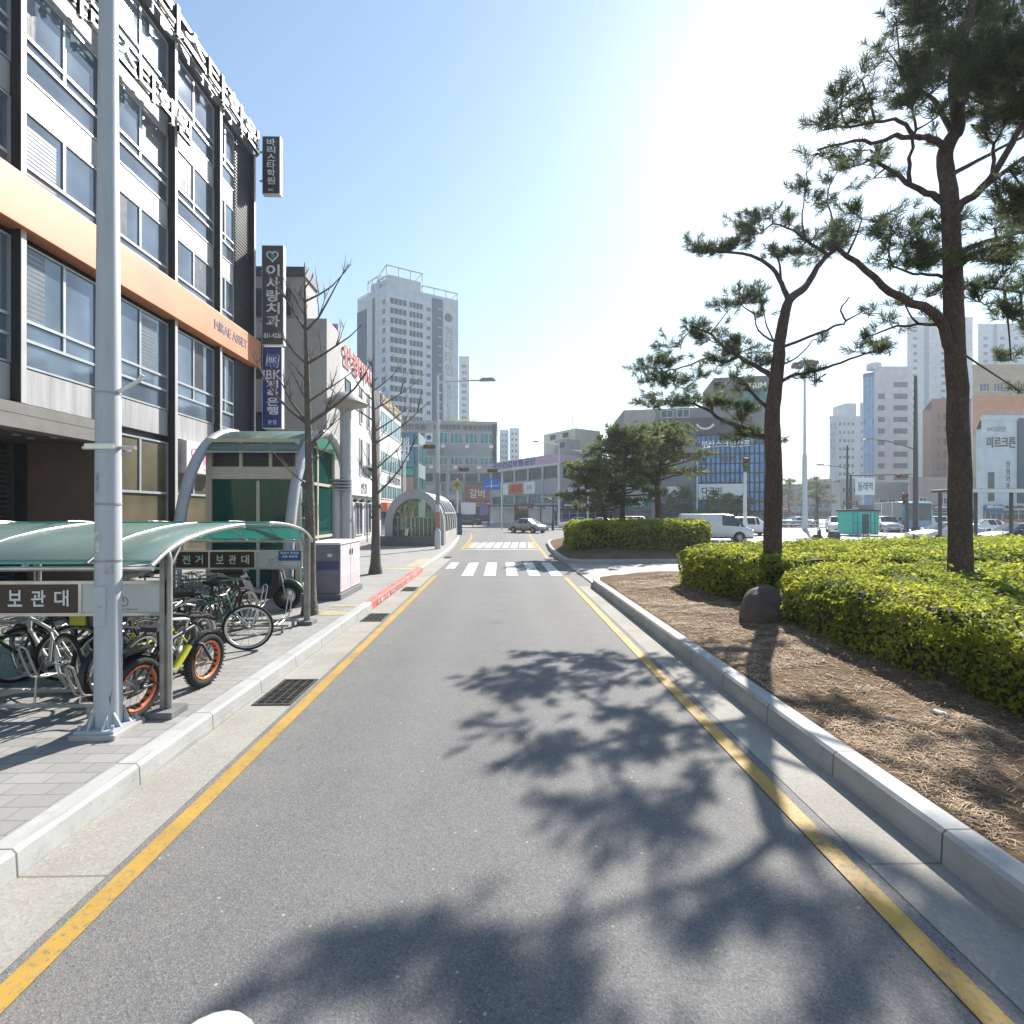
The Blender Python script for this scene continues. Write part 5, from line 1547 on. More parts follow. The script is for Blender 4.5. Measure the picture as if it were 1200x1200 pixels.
park(protoE, -4.85, 9.15, radians(-93), 0.08)
def more(p, label, x, y, h, ti=0.0):
    o = dup(p, (x, y, 0.15), 0, label); o.rotation_euler = (ti, 0, h); return o
more(protoD, 'maroon bicycle deep under the near shelter at its left end', -5.55, 6.0, radians(70), 0.1)
more(protoC, 'teal bicycle standing in the aisle between the two shelters', -4.55, 6.95, radians(20), 0.1)
more(protoE, 'green step through bicycle with a basket at the left of the near shelter', -5.6, 6.5, radians(-88), -.1)
more(protoC, 'teal bicycle second from the right under the far shelter', -4.62, 7.85, radians(84), 0.1)
more(protoB, 'dark bicycle with a crate standing left of the green one under the far shelter', -5.25, 7.7, radians(92), 0.08)
more(protoA, 'white city bicycle with its basket under the middle of the far sign board', -5.12, 9.3, radians(-80), -0.12)
more(protoD, 'maroon bicycle with its front wheel in the far rack, left of the crate carrier', -5.65, 7.8, radians(86), 0.1)
more(protoE, 'green step through bicycle at the far left under the far shelter', -6.05, 9.2, radians(-86), 0.1)
more(protoA, 'white city bicycle hidden behind the near sign board', -3.85, 6.6, radians(-92), -0.1)

# motor scooter behind the far shelter
ms = thing('motor_scooter', 'black motor scooter parked in the shade behind the far shelter', 'scooter', (-5.45, 10.2, 0.15), radians(4))
for xx in (0, 1.2):
    s = MB(); s.tube([(xx + .22 * cos(k * pi / 14), 0, .28 + .22 * sin(k * pi / 14)) for k in range(28)], .055, 8, close=True); wo = s.build('tyre', M_RUB, ms)
    s = MB(); s.lathe([(.0, -.03), (.17, -.035), (.17, .035), (.0, .03)], 20, c=(xx, 0, .28), axis='y'); s.build('rim', M_STEEL, wo)
s = MB(); s.prism([(-.25, .45), (-.2, .72), (.35, .75), (.5, .42), (.8, .35), (.95, .55), (1.0, .95), (1.08, .95), (1.12, .5), (.95, .26), (.3, .24), (-.05, .32)], -.16, .16); s.build('body', M_DRKF, ms)
s = MB(); s.box(-.2, .42, -.14, .14, .75, .84, bev=.03); s.build('seat', M_BLKPL, ms)
s = MB(); s.tube([(1.2, .08, .28), (1.05, .08, .95)], .022, 6); s.tube([(1.2, -.08, .28), (1.05, -.08, .95)], .022, 6); s.tube([(.98, -.32, 1.05), (1.02, 0, 1.0), (.98, .32, 1.05)], .016, 6); s.build('handlebar', M_STEELD, ms)
s = MB(); s.box(1.06, 1.14, -.09, .09, .8, .93, bev=.02); s.build('headlight', M_STEEL, ms)
s = MB(); s.tube([(1.2 + .3 * cos(radians(k)), 0, .28 + .3 * sin(radians(k))) for k in range(10, 160, 15)], .05, 6); s.build('mudguard', M_GRNF, ms)

# ================================================================ SUBWAY LIFT KIOSK
M_LFG = glass_clear('green_lift_glass', (0.25, 0.60, 0.54), 0.55, 0.03, (0.03, 0.13, 0.115))
M_CREAM = mat('cream_panel', (0.52, 0.47, 0.37), 0.55, var=0.08)
M_ARCH = mat('arch_grey', (0.40, 0.41, 0.44), 0.5, 0.1, var=0.08)
lk = thing('lift_kiosk', 'subway lift kiosk with two big grey arches and a green glass roof', 'lift kiosk', (-6.3, 14.7, 0.15))
AR = [(-2.6, 0.0), (-2.52, 1.1), (-2.28, 2.2), (-1.85, 3.1), (-1.15, 3.8), (-0.1, 4.18), (0.8, 4.05), (1.55, 3.55), (2.15, 2.6), (2.45, 1.4), (2.55, 0.0)]
ap = smooth_path([(0, q, z) for q, z in AR], 4)
for xx in (-1.3, 1.3):
    s = MB(); s.tube([p + Vector((xx, 0, 0)) for p in ap], 0.125, 12); s.build('arch', M_ARCH, lk)
s = MB(); rp = [p for p in ap if p.z > 3.45]; vs = []; fs = []
for p in rp:
    vs += [(-1.3, p.y, p.z + .05), (0, p.y, p.z + .05), (1.3, p.y, p.z + .05)]
for i in range(len(rp) - 1):
    k = i * 3; fs += [(k, k + 1, k + 4, k + 3), (k + 1, k + 2, k + 5, k + 4)]
s.add(vs, fs, 0, True); o = s.build('roof', canopy_material('green_roof_glass', (0.46, 0.54, 0.51), (0.35, 0.62, 0.55), 0.45, 0.38), lk); md = o.modifiers.new('thick', 'SOLIDIFY'); md.thickness = 0.012
s = MB()
for i in range(0, len(rp), 4):
    s.tube([(-1.3, rp[i].y, rp[i].z), (1.3, rp[i].y, rp[i].z)], .03, 6)
s.build('roof_purlin', M_ARCH, lk)
s = MB(); fx = (-1.22, 1.05)
s.box(fx[0] - .08, fx[0] + .06, -1.35, -1.22, 0, 3.85); s.box(fx[1] - .06, fx[1] + .06, -1.35, -1.22, 0, 3.85); s.box(-.02, .06, -1.33, -1.24, 0, 2.75)
s.box(fx[0] + .06, fx[1] - .06, -1.34, -1.22, 2.80, 3.12); s.box(fx[0] + .06, fx[1] - .06, -1.34, -1.22, 3.75, 3.85)
for u in (-.42, .34): s.box(u - .04, u + .04, -1.33, -1.22, 3.12, 3.75)
s.box(fx[1] - .06, fx[1] + .06, 1.3, 1.42, 0, 3.85); s.box(fx[0] - .08, fx[0] + .06, 1.3, 1.42, 0, 3.85)
for z in (0.0, 1.2, 2.7, 3.75): s.box(fx[1] - .05, fx[1] + .05, -1.22, 1.3, z, z + .08)
s.box(fx[1] - .045, fx[1] + .045, -.05, .05, .08, 3.75)
s.build('frame', M_CREAM, lk)
s = MB(); s.box(fx[0] + .06, -.02, -1.29, -1.27, 0.02, 2.79); s.build('lift_door', M_LFG, lk)
s = MB(); s.box(.06, fx[1] - .06, -1.29, -1.27, 0.02, 2.79); s.build('lift_door', M_LFG, lk)
s = MB(); s.box(fx[1] - .01, fx[1] + .01, -1.22, 1.3, .08, 3.75); s.build('side_glass', M_LFG, lk)
s = MB(); s.box(fx[0] - .03, fx[0] - .01, -1.22, 1.3, .02, 3.8); s.build('side_glass', M_LFG, lk)
s = MB()
for k in range(9): s.box(fx[0] + .06, fx[1] - .06, -1.28, -1.25, 3.14 + k * .065, 3.18 + k * .065)
s.box(fx[0] + .06, fx[1] - .06, -1.245, -1.235, 3.12, 3.75); s.build('louvre', M_DPAINT, lk)
s = MB(); s.box(-.9, .7, -.7, .9, 0.05, 2.4, bev=.02); s.build('lift_cabin', mat('cabin_metal', (0.25, 0.33, 0.31), 0.4, .3), lk)
s = MB(); s.box(fx[0], fx[1], 1.32, 1.4, .02, 3.8); s.build('back_wall', M_CREAM, lk)
for k in range(5):
    s = MB(); s.add([(fx[1] + .012, -1.1 + k * .45, .3), (fx[1] + .012, -.98 + k * .45, .3), (fx[1] + .012, -.45 + k * .45, 1.15), (fx[1] + .012, -.57 + k * .45, 1.15)], [(0, 1, 2, 3)]); s.build('stair_reflection', mat('reflection_teal', (.05, .22, .2), .4), lk)  # stair reflections on the side glass, put in as coloured stripes

for k, (u, wd) in enumerate(((-1.05, .1), (-.85, .06), (-.7, .14), (-.42, .08), (-.25, .12), (.2, .08), (.45, .14), (.72, .07))):
    s = MB(); s.box(u, u + wd, -1.1, -1.06, .05, 2.7); s.build('glass_streak', mat('teal_streak_%d' % (k % 3), ((.10, .26, .23), (.16, .36, .32), (.06, .16, .15))[k % 3], .5), lk)  # teal strips added behind the doors for bright verticals in the glass
# ================================================================ UTILITY CABINET
uc = thing('utility_cabinet', 'dark grey steel utility cabinet with a pale side, standing by the kerb on a plinth', 'cabinet', (-3.95, 12.25, 0.15))
s = MB(); s.box(-.42, .42, -.88, .88, 0, .13, bev=.01); s.build('plinth', M_CONCD, uc)
s = MB(); s.box(-.37, .37, -.80, .80, .13, 1.22, bev=.012); s.build('body', mat('cabinet_grey', (0.20, 0.195, 0.225), 0.55, var=0.15, scale=3), uc)
s = MB(); s.box(-.40, .40, -.83, .83, 1.22, 1.27, bev=.012); s.build('lid', M_WPAINT, uc)
s = MB(); s.box(-.36, .36, -.806, -.802, .66, .86); s.build('blue_stripe', mat('dim_blue_paint', (.085, .085, .19), .5, var=.2), uc)
for k in range(2):
    s = MB(); s.box(.371, .384, -.78 + k * .79, -.02 + k * .79, .16, 1.2, bev=.005); dd_ = s.build('side_door', mat('cabinet_pale', (0.60, 0.56, 0.58), 0.5, var=0.1, scale=2), uc)
    s = MB(); s.box(.385, .40, -.1 + k * .18, -.06 + k * .18, .95, 1.08); s.build('handle', M_BLACK, dd_)
    s = MB(); s.box(.3845, .387, -.7 + k * .79, -.1 + k * .79, .22, .52); s.build('poster', mat('faded_pink_print', (.66, .50, .52), .6, var=.15, scale=6), dd_)
s = MB(); s.box(.10, .20, -.806, -.801, .95, 1.02); s.build('plate', M_WPAINT, uc)
s = MB(); s.lathe([(0, -.003), (.05, -.003), (.05, 0)], 16, c=(-.22, -.806, .79), axis='y'); s.build('emblem', M_WPAINT, uc)

# ================================================================ COLUMN LAMP
x, y = at(402, 14.4)
cl = thing('column_lamp', 'thick grey column lamp with a flat saucer cap beside the lift kiosk', 'lamp', (x, y, 0.15))
s = MB(); s.tube([(.06, .04, 0), (.06, .04, 4.85)], .155, 18); s.build('column', M_ARCH, cl)
s = MB(); s.tube([(-.15, -.09, 0), (-.15, -.09, 2.85)], .115, 16); s.build('short_column', M_ARCH, cl)
for k in range(4):
    s = MB(); s.tube([(-.05, -.03, 2.55 + k * .09), (-.05, -.03, 2.59 + k * .09)], .30, 18); s.build('ring', M_GPAINT, cl)
s = MB(); s.lathe([(0, 5.35), (.22, 5.3), (.60, 5.02), (.62, 4.97), (.26, 4.88), (.15, 4.8)], 20, c=(.06, .04, 0)); s.build('cap', mat('lamp_cap', (.38, .36, .32), .5), cl)

# ================================================================ SUBWAY ENTRANCE
M_CLG = glass_clear('pale_glass', (0.85, 0.92, 0.86), 0.72, 0.04, (0.06, 0.08, 0.06))
xc = -5.05
se = thing('subway_entrance', 'arched glass subway entrance with a grey front ring on a granite plinth', 'subway entrance', (xc, 30, 0.15))
def archpts(rx, h, n=18, straight=1.2):
    pts = [(-rx, 0), (-rx, straight * .5)]
    for k in range(n + 1):
        a = pi - pi * k / n
        pts.append((rx * cos(a), straight + (h - straight) * sin(a)))
    return pts + [(rx, straight * .5), (rx, 0)]
o_ = archpts(1.72, 3.25); i_ = archpts(1.28, 2.75)
s = MB(); vs = []; n = len(o_)
for y in (0, .45):
    vs += [(u, y, v) for u, v in o_]; vs += [(u, y, v) for u, v in i_]
fs = []
for k in range(n - 1):
    fs += [(k, k + 1, n + k + 1, n + k), (2 * n + k, 3 * n + k, 3 * n + k + 1, 2 * n + k + 1), (k, 2 * n + k, 2 * n + k + 1, k + 1), (n + k, n + k + 1, 3 * n + k + 1, 3 * n + k)]
s.add(vs, fs); s.build('front_ring', M_ARCH, se)
s = MB(); s.box(-2.1, 1.5, -.55, -0.002, 0, .55); s.box(-1.2, 1.2, .05, .4, 0.0, .5); s.build('plinth', M_CONCD, se)
s = MB(); s.prism([(u * .99, v * .99) for u, v in i_], .2, .22); s.build('end_glass', M_CLG, se)
s = MB(); s.box(-1.26, 1.26, .17, .23, 1.62, 1.67); s.build('mullion', M_STEELD, se)
for u in (-1.0, -.75, -.5, -.25, 0, .25, .5, .75, 1.0):
    s = MB(); s.box(u - .012, u + .012, .18, .22, .5, 1.62); s.build('baluster', M_WPAINT, se)
for u in (-1.1, 1.1):
    s = MB(); s.tube([(u, .6, 1.3), (u, 7.8, .9)], .03, 6); s.build('handrail', M_STEEL, se)
s = MB(); s.box(-1.5, 1.5, 7.9, 8.1, 0, 1.6); s.build('rear_parapet', M_WPAINT, se)
b2 = archpts(1.66, 3.15)
s = MB(); vs = []; fs = []
for y in (.45, 8.2): vs += [(u, y, v) for u, v in b2]
for k in range(n - 1): fs.append((k, k + 1, n + k + 1, n + k))
s.add(vs, fs, 0, True); o = s.build('barrel_glass', M_CLG, se); md = o.modifiers.new('thick', 'SOLIDIFY'); md.thickness = .02
for k in range(6):
    y = .9 + k * 1.45
    s = MB(); s.tube([(u * 1.02, y, v * 1.01) for u, v in b2], .05 if k < 5 else .09, 8); s.build('rib', M_WPAINT, se)
s = MB(); s.box(1.55, 1.75, .45, 8.2, 0, .75); s.box(-1.75, -1.55, .45, 8.2, 0, .75); s.box(1.62, 1.72, .45, 8.2, 1.85, 1.93); s.build('side_wall', M_CONC, se)
s = MB(); top = [q for q in b2 if q[1] > 2.55]; vs = []; fs = []
for y in (.45, 8.25): vs += [(u * 1.03, y, v + .07) for u, v in top]
for k in range(len(top) - 1): fs.append((k, k + 1, len(top) + k + 1, len(top) + k))
s.add(vs, fs, 0, True); o = s.build('roof_panel', M_WPAINT, se); md = o.modifiers.new('thick', 'SOLIDIFY'); md.thickness = .04

# ================================================================ BUILDINGS FURTHER OFF
M_HWIN = glass_opaque('far_glass', (0.05, 0.065, 0.085), 0.12, 0.0, 0.4)
M_TWIN = glass_opaque('teal_far_glass', (0.06, 0.20, 0.23), 0.1, 0.0, 0.5)
M_BWIN = glass_opaque('blue_far_glass', (0.045, 0.19, 0.45), 0.08, 0.1, 0.6)
M_WFR = mat('white_window_frame', (0.62, 0.62, 0.62), 0.5, var=0.05)
M_DFR = mat('dark_window_frame', (0.07, 0.07, 0.075), 0.5, var=0.1)
def wallm(name, c, sc=0.6): return mat(name, c, 0.8, var=0.12, scale=sc, bump=0.1, bscale=12)

class Bld:
    """a building on a ground plan (counter-clockwise seen from above); faces are its edges"""
    def __init__(s, name, label, poly, H, m, cat='building', z0=0.0, group=None):
        s.poly = [Vector((x, y)) for x, y in poly]
        s.o = thing(name, label, cat, (poly[0][0], poly[0][1], z0), 0, group)
        s.rel = [(p - s.poly[0]) for p in s.poly]
        b = MB(); b.prism([(p.x, p.y) for p in s.rel], -0.1, H, plane='xy'); s.wall = b.build('wall', m, s.o)
        s.H = H
    def face(s, i):
        a = s.rel[i]; c = s.rel[(i + 1) % len(s.rel)]; e = c - a
        return a, atan2(e.y, e.x), e.length
    def put(s, i, mb, name, mats, parent=None):
        a, an, _ = s.face(i)
        return mb.build(name, mats, parent or s.o, (a.x, a.y, 0), an)
    def panel(s, i, u0, u1, z0, z1, m, name='panel', proud=0.12, back=0.05):
        b = MB(); b.box(u0, u1, -proud, back, z0, z1); return s.put(i, b, name, m)
    def text(s, i, body, u0, u1, z0, z1, m, proud=0.12, vert=False, bold=0.0, parent=None):
        b = MB(); (text_v if vert else text_mb)(b, body, u0, u1, z0, z1, -proud, 0.04, bold=bold)
        return s.put(i, b, 'lettering', m)
    def grid(s, i, us, zs, w, h, frame, glass, nx=2, nz=1, fw=0.08, frames=True, proud=0.06):
        a, an, _ = s.face(i)
        for u in us:
            for z in zs:
                g, f = window_mesh(w, h, frame, glass, nx, nz, fw, proud)
                p = a + Vector((cos(an), sin(an))) * u
                o = link('window', g, s.o, (p.x, p.y, z), an)
                if frames: link('window_frame', f, o)
    def rim(s, i_list, m, h=0.5, proud=0.15, name='cornice'):
        for i in i_list:
            _, _, L_ = s.face(i)
            b = MB(); b.box(0, L_, -proud, 0.2, s.H - h, s.H + 0.15); s.put(i, b, name, m)

def steps(a, b_, n): return [a + (b_ - a) * (k + .5) / n for k in range(n)]

M_GREYW = wallm('grey_render', (0.36, 0.35, 0.34)); M_WHITEW = wallm('white_render', (0.56, 0.56, 0.55)); M_PALEW = wallm('pale_tower_render', (0.47, 0.53, 0.61))
def shops(bl, i, u0, u1, z_sign, h_sign, seed, floor_h=2.3, wmin=2.6):
    """a run of shop fronts: coloured fascia boards, glazing bars, awnings and goods behind the glass"""
    r = random.Random(seed); u = u0
    cols = [(.45, .44, .42), (.10, .20, .36), (.42, .10, .08), (.50, .40, .10), (.08, .24, .16), (.07, .07, .08), (.46, .30, .24), (.32, .20, .40), (.50, .50, .50), (.14, .30, .34)]
    while u < u1 - 1.5:
        w_ = min(u1 - u, r.uniform(wmin, wmin * 1.7)); c = r.choice(cols); nm = 'shop_paint_%d' % cols.index(c)
        m = mat(nm, c, .5, var=.15, scale=1.2)
        bl.panel(i, u + .05, u + w_ - .05, z_sign + r.uniform(-.08, .08), z_sign + h_sign * r.uniform(.75, 1.0), m, 'shop_sign', r.uniform(.2, .45))
        b = MB(); c2 = r.choice(cols); x = u + .3
        while x < u + w_ - .6:
            q = r.uniform(.15, .4); b.box(x, x + q, -.47, -.05, z_sign + h_sign * .3, z_sign + h_sign * r.uniform(.5, .68)); x += q + .12
        bl.put(i, b, 'sign_strokes', M_LETW if sum(c) < .9 else M_DFR)
        b = MB(); k = r.randint(2, 4)
        for j in range(k + 1): b.box(u + .1 + (w_ - .2) * j / k - .04, u + .1 + (w_ - .2) * j / k + .04, -.12, -.04, .1, floor_h)
        b.box(u + .14, u + w_ - .14, -.11, -.05, floor_h * .82, floor_h * .82 + .06); bl.put(i, b, 'shop_frame', M_WFR if r.random() < .5 else M_DFR)
        bl.panel(i, u + .2, u + w_ - .2, .1, floor_h * r.uniform(.25, .6), mat('goods_%d' % r.randint(0, 5), (r.uniform(.1, .5), r.uniform(.1, .4), r.uniform(.08, .35)), .7, var=.45, scale=2.5), 'window_display', .08)
        if r.random() < .35:
            b = MB(); b.prism([(-.05, z_sign - .05), (-1.0, z_sign - .5), (-1.0, z_sign - .55), (-.05, z_sign - .12)], u + .15, u + w_ - .15, plane='yz'); bl.put(i, b, 'awning', m)
        u += w_
# --- row on the left beyond the office building
g = Bld('grey_building', 'grey concrete building with narrow dark windows right behind the office building', [(-19, 28), (-9.45, 28), (-9.45, 30.4), (-19, 30.4)], 12.6, M_GREYW, group='buildings in the left row')
g.grid(0, [9.55 - q for q in (7.6, 6.15, 4.85, 3.6)], [5.3, 9.3], 0.7, 2.2, M_DFR, M_HWIN, 1, fw=.06)
b = MB(); b.box(2.0, 8.2, .3, 2.3, 12.6, 15.0); g.put(0, b, 'stair_tower', M_GREYW); b = MB(); b.box(1.9, 8.3, .2, 2.35, 15.0, 15.5); g.put(0, b, 'roof_cap', M_DPAINT)
b = MB(); b.tube([(6.3, .15, 13.3), (7.2, .15, 13.3)], .5, 8); g.panel(0, 5.2, 7.6, 12.8, 14.2, M_HWIN, 'stair_window', .02)
wb = Bld('white_building', 'white building with red rooftop lettering and two narrow blade signs on its corner', [(-9.75, 30.6), (-9.75, 39.4), (-20, 39.4), (-20, 30.6)], 12.6, M_WHITEW, group='buildings in the left row')
wb.text(0, '안경박사', 1.0, 8.4, 11.2, 12.5, mat('red_letter', (0.55, 0.10, 0.09), .5), .1, bold=.06)
wb.grid(0, [2.2], [8.8, 4.9], 1.1, 1.7, M_DFR, M_HWIN, 1); wb.grid(0, [5.2, 7.2], [4.6, 8.2], .7, 2.6, M_WFR, M_HWIN, 1)
wb.grid(0, [2.3, 4.7, 7.1], [0.5], 1.7, 2.3, M_WFR, M_HWIN, 2)
wb.panel(0, .8, 8.6, 3.2, 4.3, M_WPAINT, 'shop_fascia', .25); wb.text(0, '안경', 4.4, 5.8, 3.4, 4.1, M_GPAINT, .25)
b = MB(); b.tube([(.7, -.3, 2.9), (8.5, -.3, 2.9)], .05, 6)
for u in (1.2, 2.6, 4.2, 6): b.box(u - .12, u + .12, -.45, -.2, 2.75, 2.95)
wb.put(0, b, 'spot_lamps', M_BLACK)
def side_blade(label, px0, px1, py0, py1, d, mf, txt, ml):
    x0, y = at(px0, d); x1, _ = at(px1, d); z0 = zat(py1, d); z1 = zat(py0, d); W = x1 - x0; H = z1 - z0
    t = thing('blade_sign', label, 'sign', (x0, y, z0), 0, 'blade signs in the left row')
    b = MB(); b.box(0, W, 0, .35, 0, H, bev=.02); b.build('sign_box', mf, t)
    b = MB(); text_v(b, txt, W * .2, W * .8, H * .08, H * .94, 0, .02, bold=.02); b.build('lettering', ml, t)
    b = MB(); b.box(W * .2, W * .3, .1, .9, H * .2, H * .24); b.box(W * .2, W * .3, .1, .9, H * .8, H * .84); b.build('sign_bracket', M_STEELD, t)
M_LETP = mat('purple_letter', (.16, .13, .28), .5)
side_blade('faded violet blade sign on the white building above the black one', 385, 396.5, 379, 422, 30.0, mat('pale_violet', (.42, .40, .50), .5), '하나안과', M_LETP)
side_blade('black blade sign with white writing on the corner of the white building', 385, 397, 427, 494, 30.0, M_BLACK, '노래연습장', M_LETW)
al = Bld('alley_building', 'narrow beige brick building squeezed between the two white buildings on the left', [(-10.8, 39.9), (-10.8, 42.6), (-19, 42.6), (-19, 39.9)], 10.6, wallm('beige_brick', (.40, .36, .31)), group='buildings in the left row')
al.grid(0, [1.35], [1.0, 4.3, 7.4], 1.5, 1.6, M_DFR, M_HWIN, 2)
cg = Bld('glass_front_building', 'white building with teal window strips and an orange shop sign, last of the left row', [(-10.1, 42.9), (-10.1, 52), (-22, 52), (-22, 42.9)], 12.2, M_WHITEW, group='buildings in the left row')
cg.grid(0, steps(.4, 8.8, 4), [9.0, 5.6], 1.95, 1.7, M_WFR, M_TWIN, 2); cg.grid(0, steps(.4, 8.8, 4), [3.2], 1.95, 1.3, M_WFR, M_TWIN, 2)
cg.panel(0, .2, 8.9, 11.2, 12.1, mat('dark_fascia', (.10, .09, .09), .5), 'roof_fascia', .1); cg.text(0, '맛있는 고기집', .5, 8.4, 11.3, 12.0, mat('amber_letter', (.70, .45, .25), .5), .1, bold=.05)
cg.text(0, '스크린골프', 2.6, 8.6, 4.75, 5.4, M_GPAINT, .02, bold=.04); cg.panel(0, .4, 6.4, 2.2, 2.9, mat('orange_red_sign', (.60, .14, .05), .5), 'shop_sign', .5); cg.text(0, '분식', 2.4, 4.4, 2.3, 2.8, M_LETW, .5)
cg.panel(0, .5, 8.7, .1, 2.1, M_HWIN, 'shop_window', .03)
te = Bld('corner_building', 'corner building with stacked teal and yellow signs at the end of the left row', [(-12.6, 60.5), (-9.7, 60.5), (-9.7, 66), (-22, 66), (-22, 60.5)], 11.5, wallm('teal_grey_wall', (.16, .22, .24)), group='buildings in the left row')
te.panel(0, .3, 2.4, 7.4, 11.2, mat('teal_blue_sign', (.05, .20, .30), .5), 'tall_sign', .3); te.text(0, '메디컬', .9, 1.8, 8.0, 10.8, M_LETW, .3, vert=True, bold=.05)
te.panel(0, .3, 2.4, 6.4, 7.2, mat('green_teal_sign', (.05, .26, .24), .5), 'small_sign', .3); te.panel(0, .3, 2.4, 4.7, 6.2, mat('maroon_grey_sign', (.30, .18, .17), .5), 'small_sign', .3)
te.panel(0, .3, 2.4, 1.6, 4.5, mat('yellow_sign', (.75, .42, .04), .5), 'yellow_sign', .3); te.text(0, '부동산', .9, 1.8, 1.9, 4.3, M_BLUE, .3, vert=True, bold=.05)
te.grid(1, steps(.2, 5.3, 2), [4, 8], 2.2, 2.2, M_DFR, M_TWIN, 2)

# --- across the junction
x0, y0 = at(452, 104); x1, y1 = at(582, 106)
gc = Bld('commercial_block', 'wide grey commercial block with rows of shop signs standing below the high tower', [(x0, y0), (x1, y1), (x1, y1 + 16), (x0, y0 + 16)], 20.6, wallm('grey_violet_render', (.33, .315, .33)), group='buildings across the junction')
W = gc.face(0)[2]
gc.grid(0, steps(.5, W - .6, 7), [16.2], 2.6, 2.2, M_WFR, M_TWIN, 3); gc.grid(0, steps(.5, W - .6, 7), [11.8], 2.6, 1.6, M_WFR, M_TWIN, 3); gc.grid(0, steps(.5, W - .6, 7), [8.4], 2.6, 1.6, M_DFR, M_HWIN, 3)
for (a, c, z, h, tx) in ((2, 8, 18.9, 1.1, '건강한의원'), (9.5, 15, 18.9, 1.1, '우리이비인후과'), (15.6, 21.5, 18.9, 1.0, '정형외과의원'), (2.5, 7, 14.2, .9, '피부과'), (13, 17, 14.0, .7, '수학학원'), (17.5, 21, 14.1, .9, '영어교실'), (4, 8, 10.4, .7, '당구장'), (10.5, 15, 10.3, .7, '요가필라테스')):
    gc.text(0, tx, a, c, z, z + h, M_DFR if z > 18 else M_GPAINT, .02, bold=.06)
gc.panel(0, 8.0, 9.4, 16.4, 18.2, M_WPAINT, 'round_sign_box', .3); b = MB(); b.lathe([(0, -.32), (.5, -.32), (.5, -.3)], 16, c=(8.7, 0, 17.3), axis='y'); gc.put(0, b, 'round_emblem', M_BLUE)
gc.panel(0, 4.6, 11.2, 3.4, 7.6, mat('dirty_white_billboard', (.42, .41, .41), .6, var=.15), 'billboard', .5); gc.text(0, '2024 분양', 6.5, 10.3, 4.6, 6.6, M_GPAINT, .5, bold=.06)
gc.panel(0, 16, 22, 4.4, 7.4, mat('rust_sign', (.22, .10, .08), .6), 'shop_sign', .6); gc.panel(0, 15.2, 18.2, 1.6, 4.0, M_WPAINT, 'shop_sign', .5); gc.panel(0, 19, 21.8, 1.4, 3.8, mat('violet_sign', (.16, .12, .3), .6), 'shop_sign', .5); gc.text(0, '갈비', 17, 20, 5, 6.8, M_LETW, .6)
for (u0, u1, z0, z1, c) in ((.6, 3.6, 3.6, 4.6, (.30, .12, .10)), (.8, 4.2, 6.0, 7.6, (.45, .42, .30)), (11.6, 14.6, 6.6, 7.6, (.16, .22, .28)), (12.2, 15.4, 4.6, 5.6, (.42, .40, .42)), (12.6, 15, 1.8, 3.6, (.12, .11, .12)), (18.4, 21.6, 10.2, 11.2, (.36, .36, .38)), (2.4, 6.2, 12.6, 13.6, (.42, .36, .30)), (8.6, 11.6, 13.9, 14.8, (.16, .17, .2)), (16, 21.8, 7.8, 8.3, (.12, .12, .13)), (5, 7.2, 1.4, 3.0, (.40, .12, .08)), (8.2, 11, 1.2, 3.0, (.52, .5, .44))):
    gc.panel(0, u0, u1, z0, z1, mat('sign_%d_%d' % (u0 * 10, z0 * 10), c, .5, var=.2, scale=1.5), 'shop_sign', .35)
for k in range(9):
    gc.panel(0, 1.4 + k * 2.45, 2.2 + k * 2.45, 11.0 if k % 2 else 15.3, 11.6 if k % 2 else 15.9, M_WPAINT, 'air_conditioner', .4)
gc.panel(0, .4, W - .4, .1, 3.3, M_HWIN, 'shop_front', .1); shops(gc, 0, .5, W - 1, 3.3, 1.1, 8, 3.0, 2.2); gc.rim([0, 1], M_GREYW, .4)
b = MB(); b.box(W - .9, W, -.1, .3, 3.5, 20.6); gc.put(0, b, 'dark_edge', M_DPAINT)
r = random.Random(5)
b = MB()
for k in range(9):                       # roof garden shrubs
    u = 13.5 + k * .6
    for q in range(90):
        d = Vector((r.gauss(0, .35), r.gauss(0, .4), abs(r.gauss(0, .35)))); s_ = .16
        e1 = Vector((r.gauss(0, 1), r.gauss(0, 1), r.gauss(0, 1))).normalized() * s_; e2 = Vector((r.gauss(0, 1), r.gauss(0, 1), r.gauss(0, 1))).normalized() * s_
        p = Vector((u, 1.5, 20.8)) + d; b.add([p, p + e1, p + e2], [(0, 1, 2)])
gc.put(0, b, 'roof_plants', M_HEDGE)

Lf, Cc, Rr = (-45.1, 162), (-33.2, 150), (-13.4, 161)
tw = Bld('apartment_tower', 'tall pale blue apartment tower with dark vertical bands and writing down its side', [Lf, Cc, Rr, (-25, 176)], 68.5, M_PALEW, group='high towers')
M_NAVY = wallm('navy_band', (.05, .085, .15)); M_PALEB = wallm('pale_band', (.50, .52, .56))
LW = tw.face(0)[2]; RW = tw.face(1)[2]
zs = [6 + k * 2.85 for k in range(21)][7:]
tw.panel(0, 0, LW * .33, 0, 64.5, M_NAVY, 'dark_band', .15); tw.panel(0, LW * .36, LW * .53, 0, 66, M_PALEB, 'pale_band', .15); tw.panel(0, LW * .535, LW * .61, 0, 66.5, M_NAVY, 'dark_band', .12); tw.panel(0, LW * .64, LW * .72, 0, 67, M_PALEB, 'pale_band', .2)
tw.grid(0, [LW * .45], zs, .6, 1.2, M_DFR, M_HWIN, 1, proud=.25, frames=False); tw.grid(0, [LW * .9], zs, 1.8, 1.7, M_WFR, M_HWIN, 2)
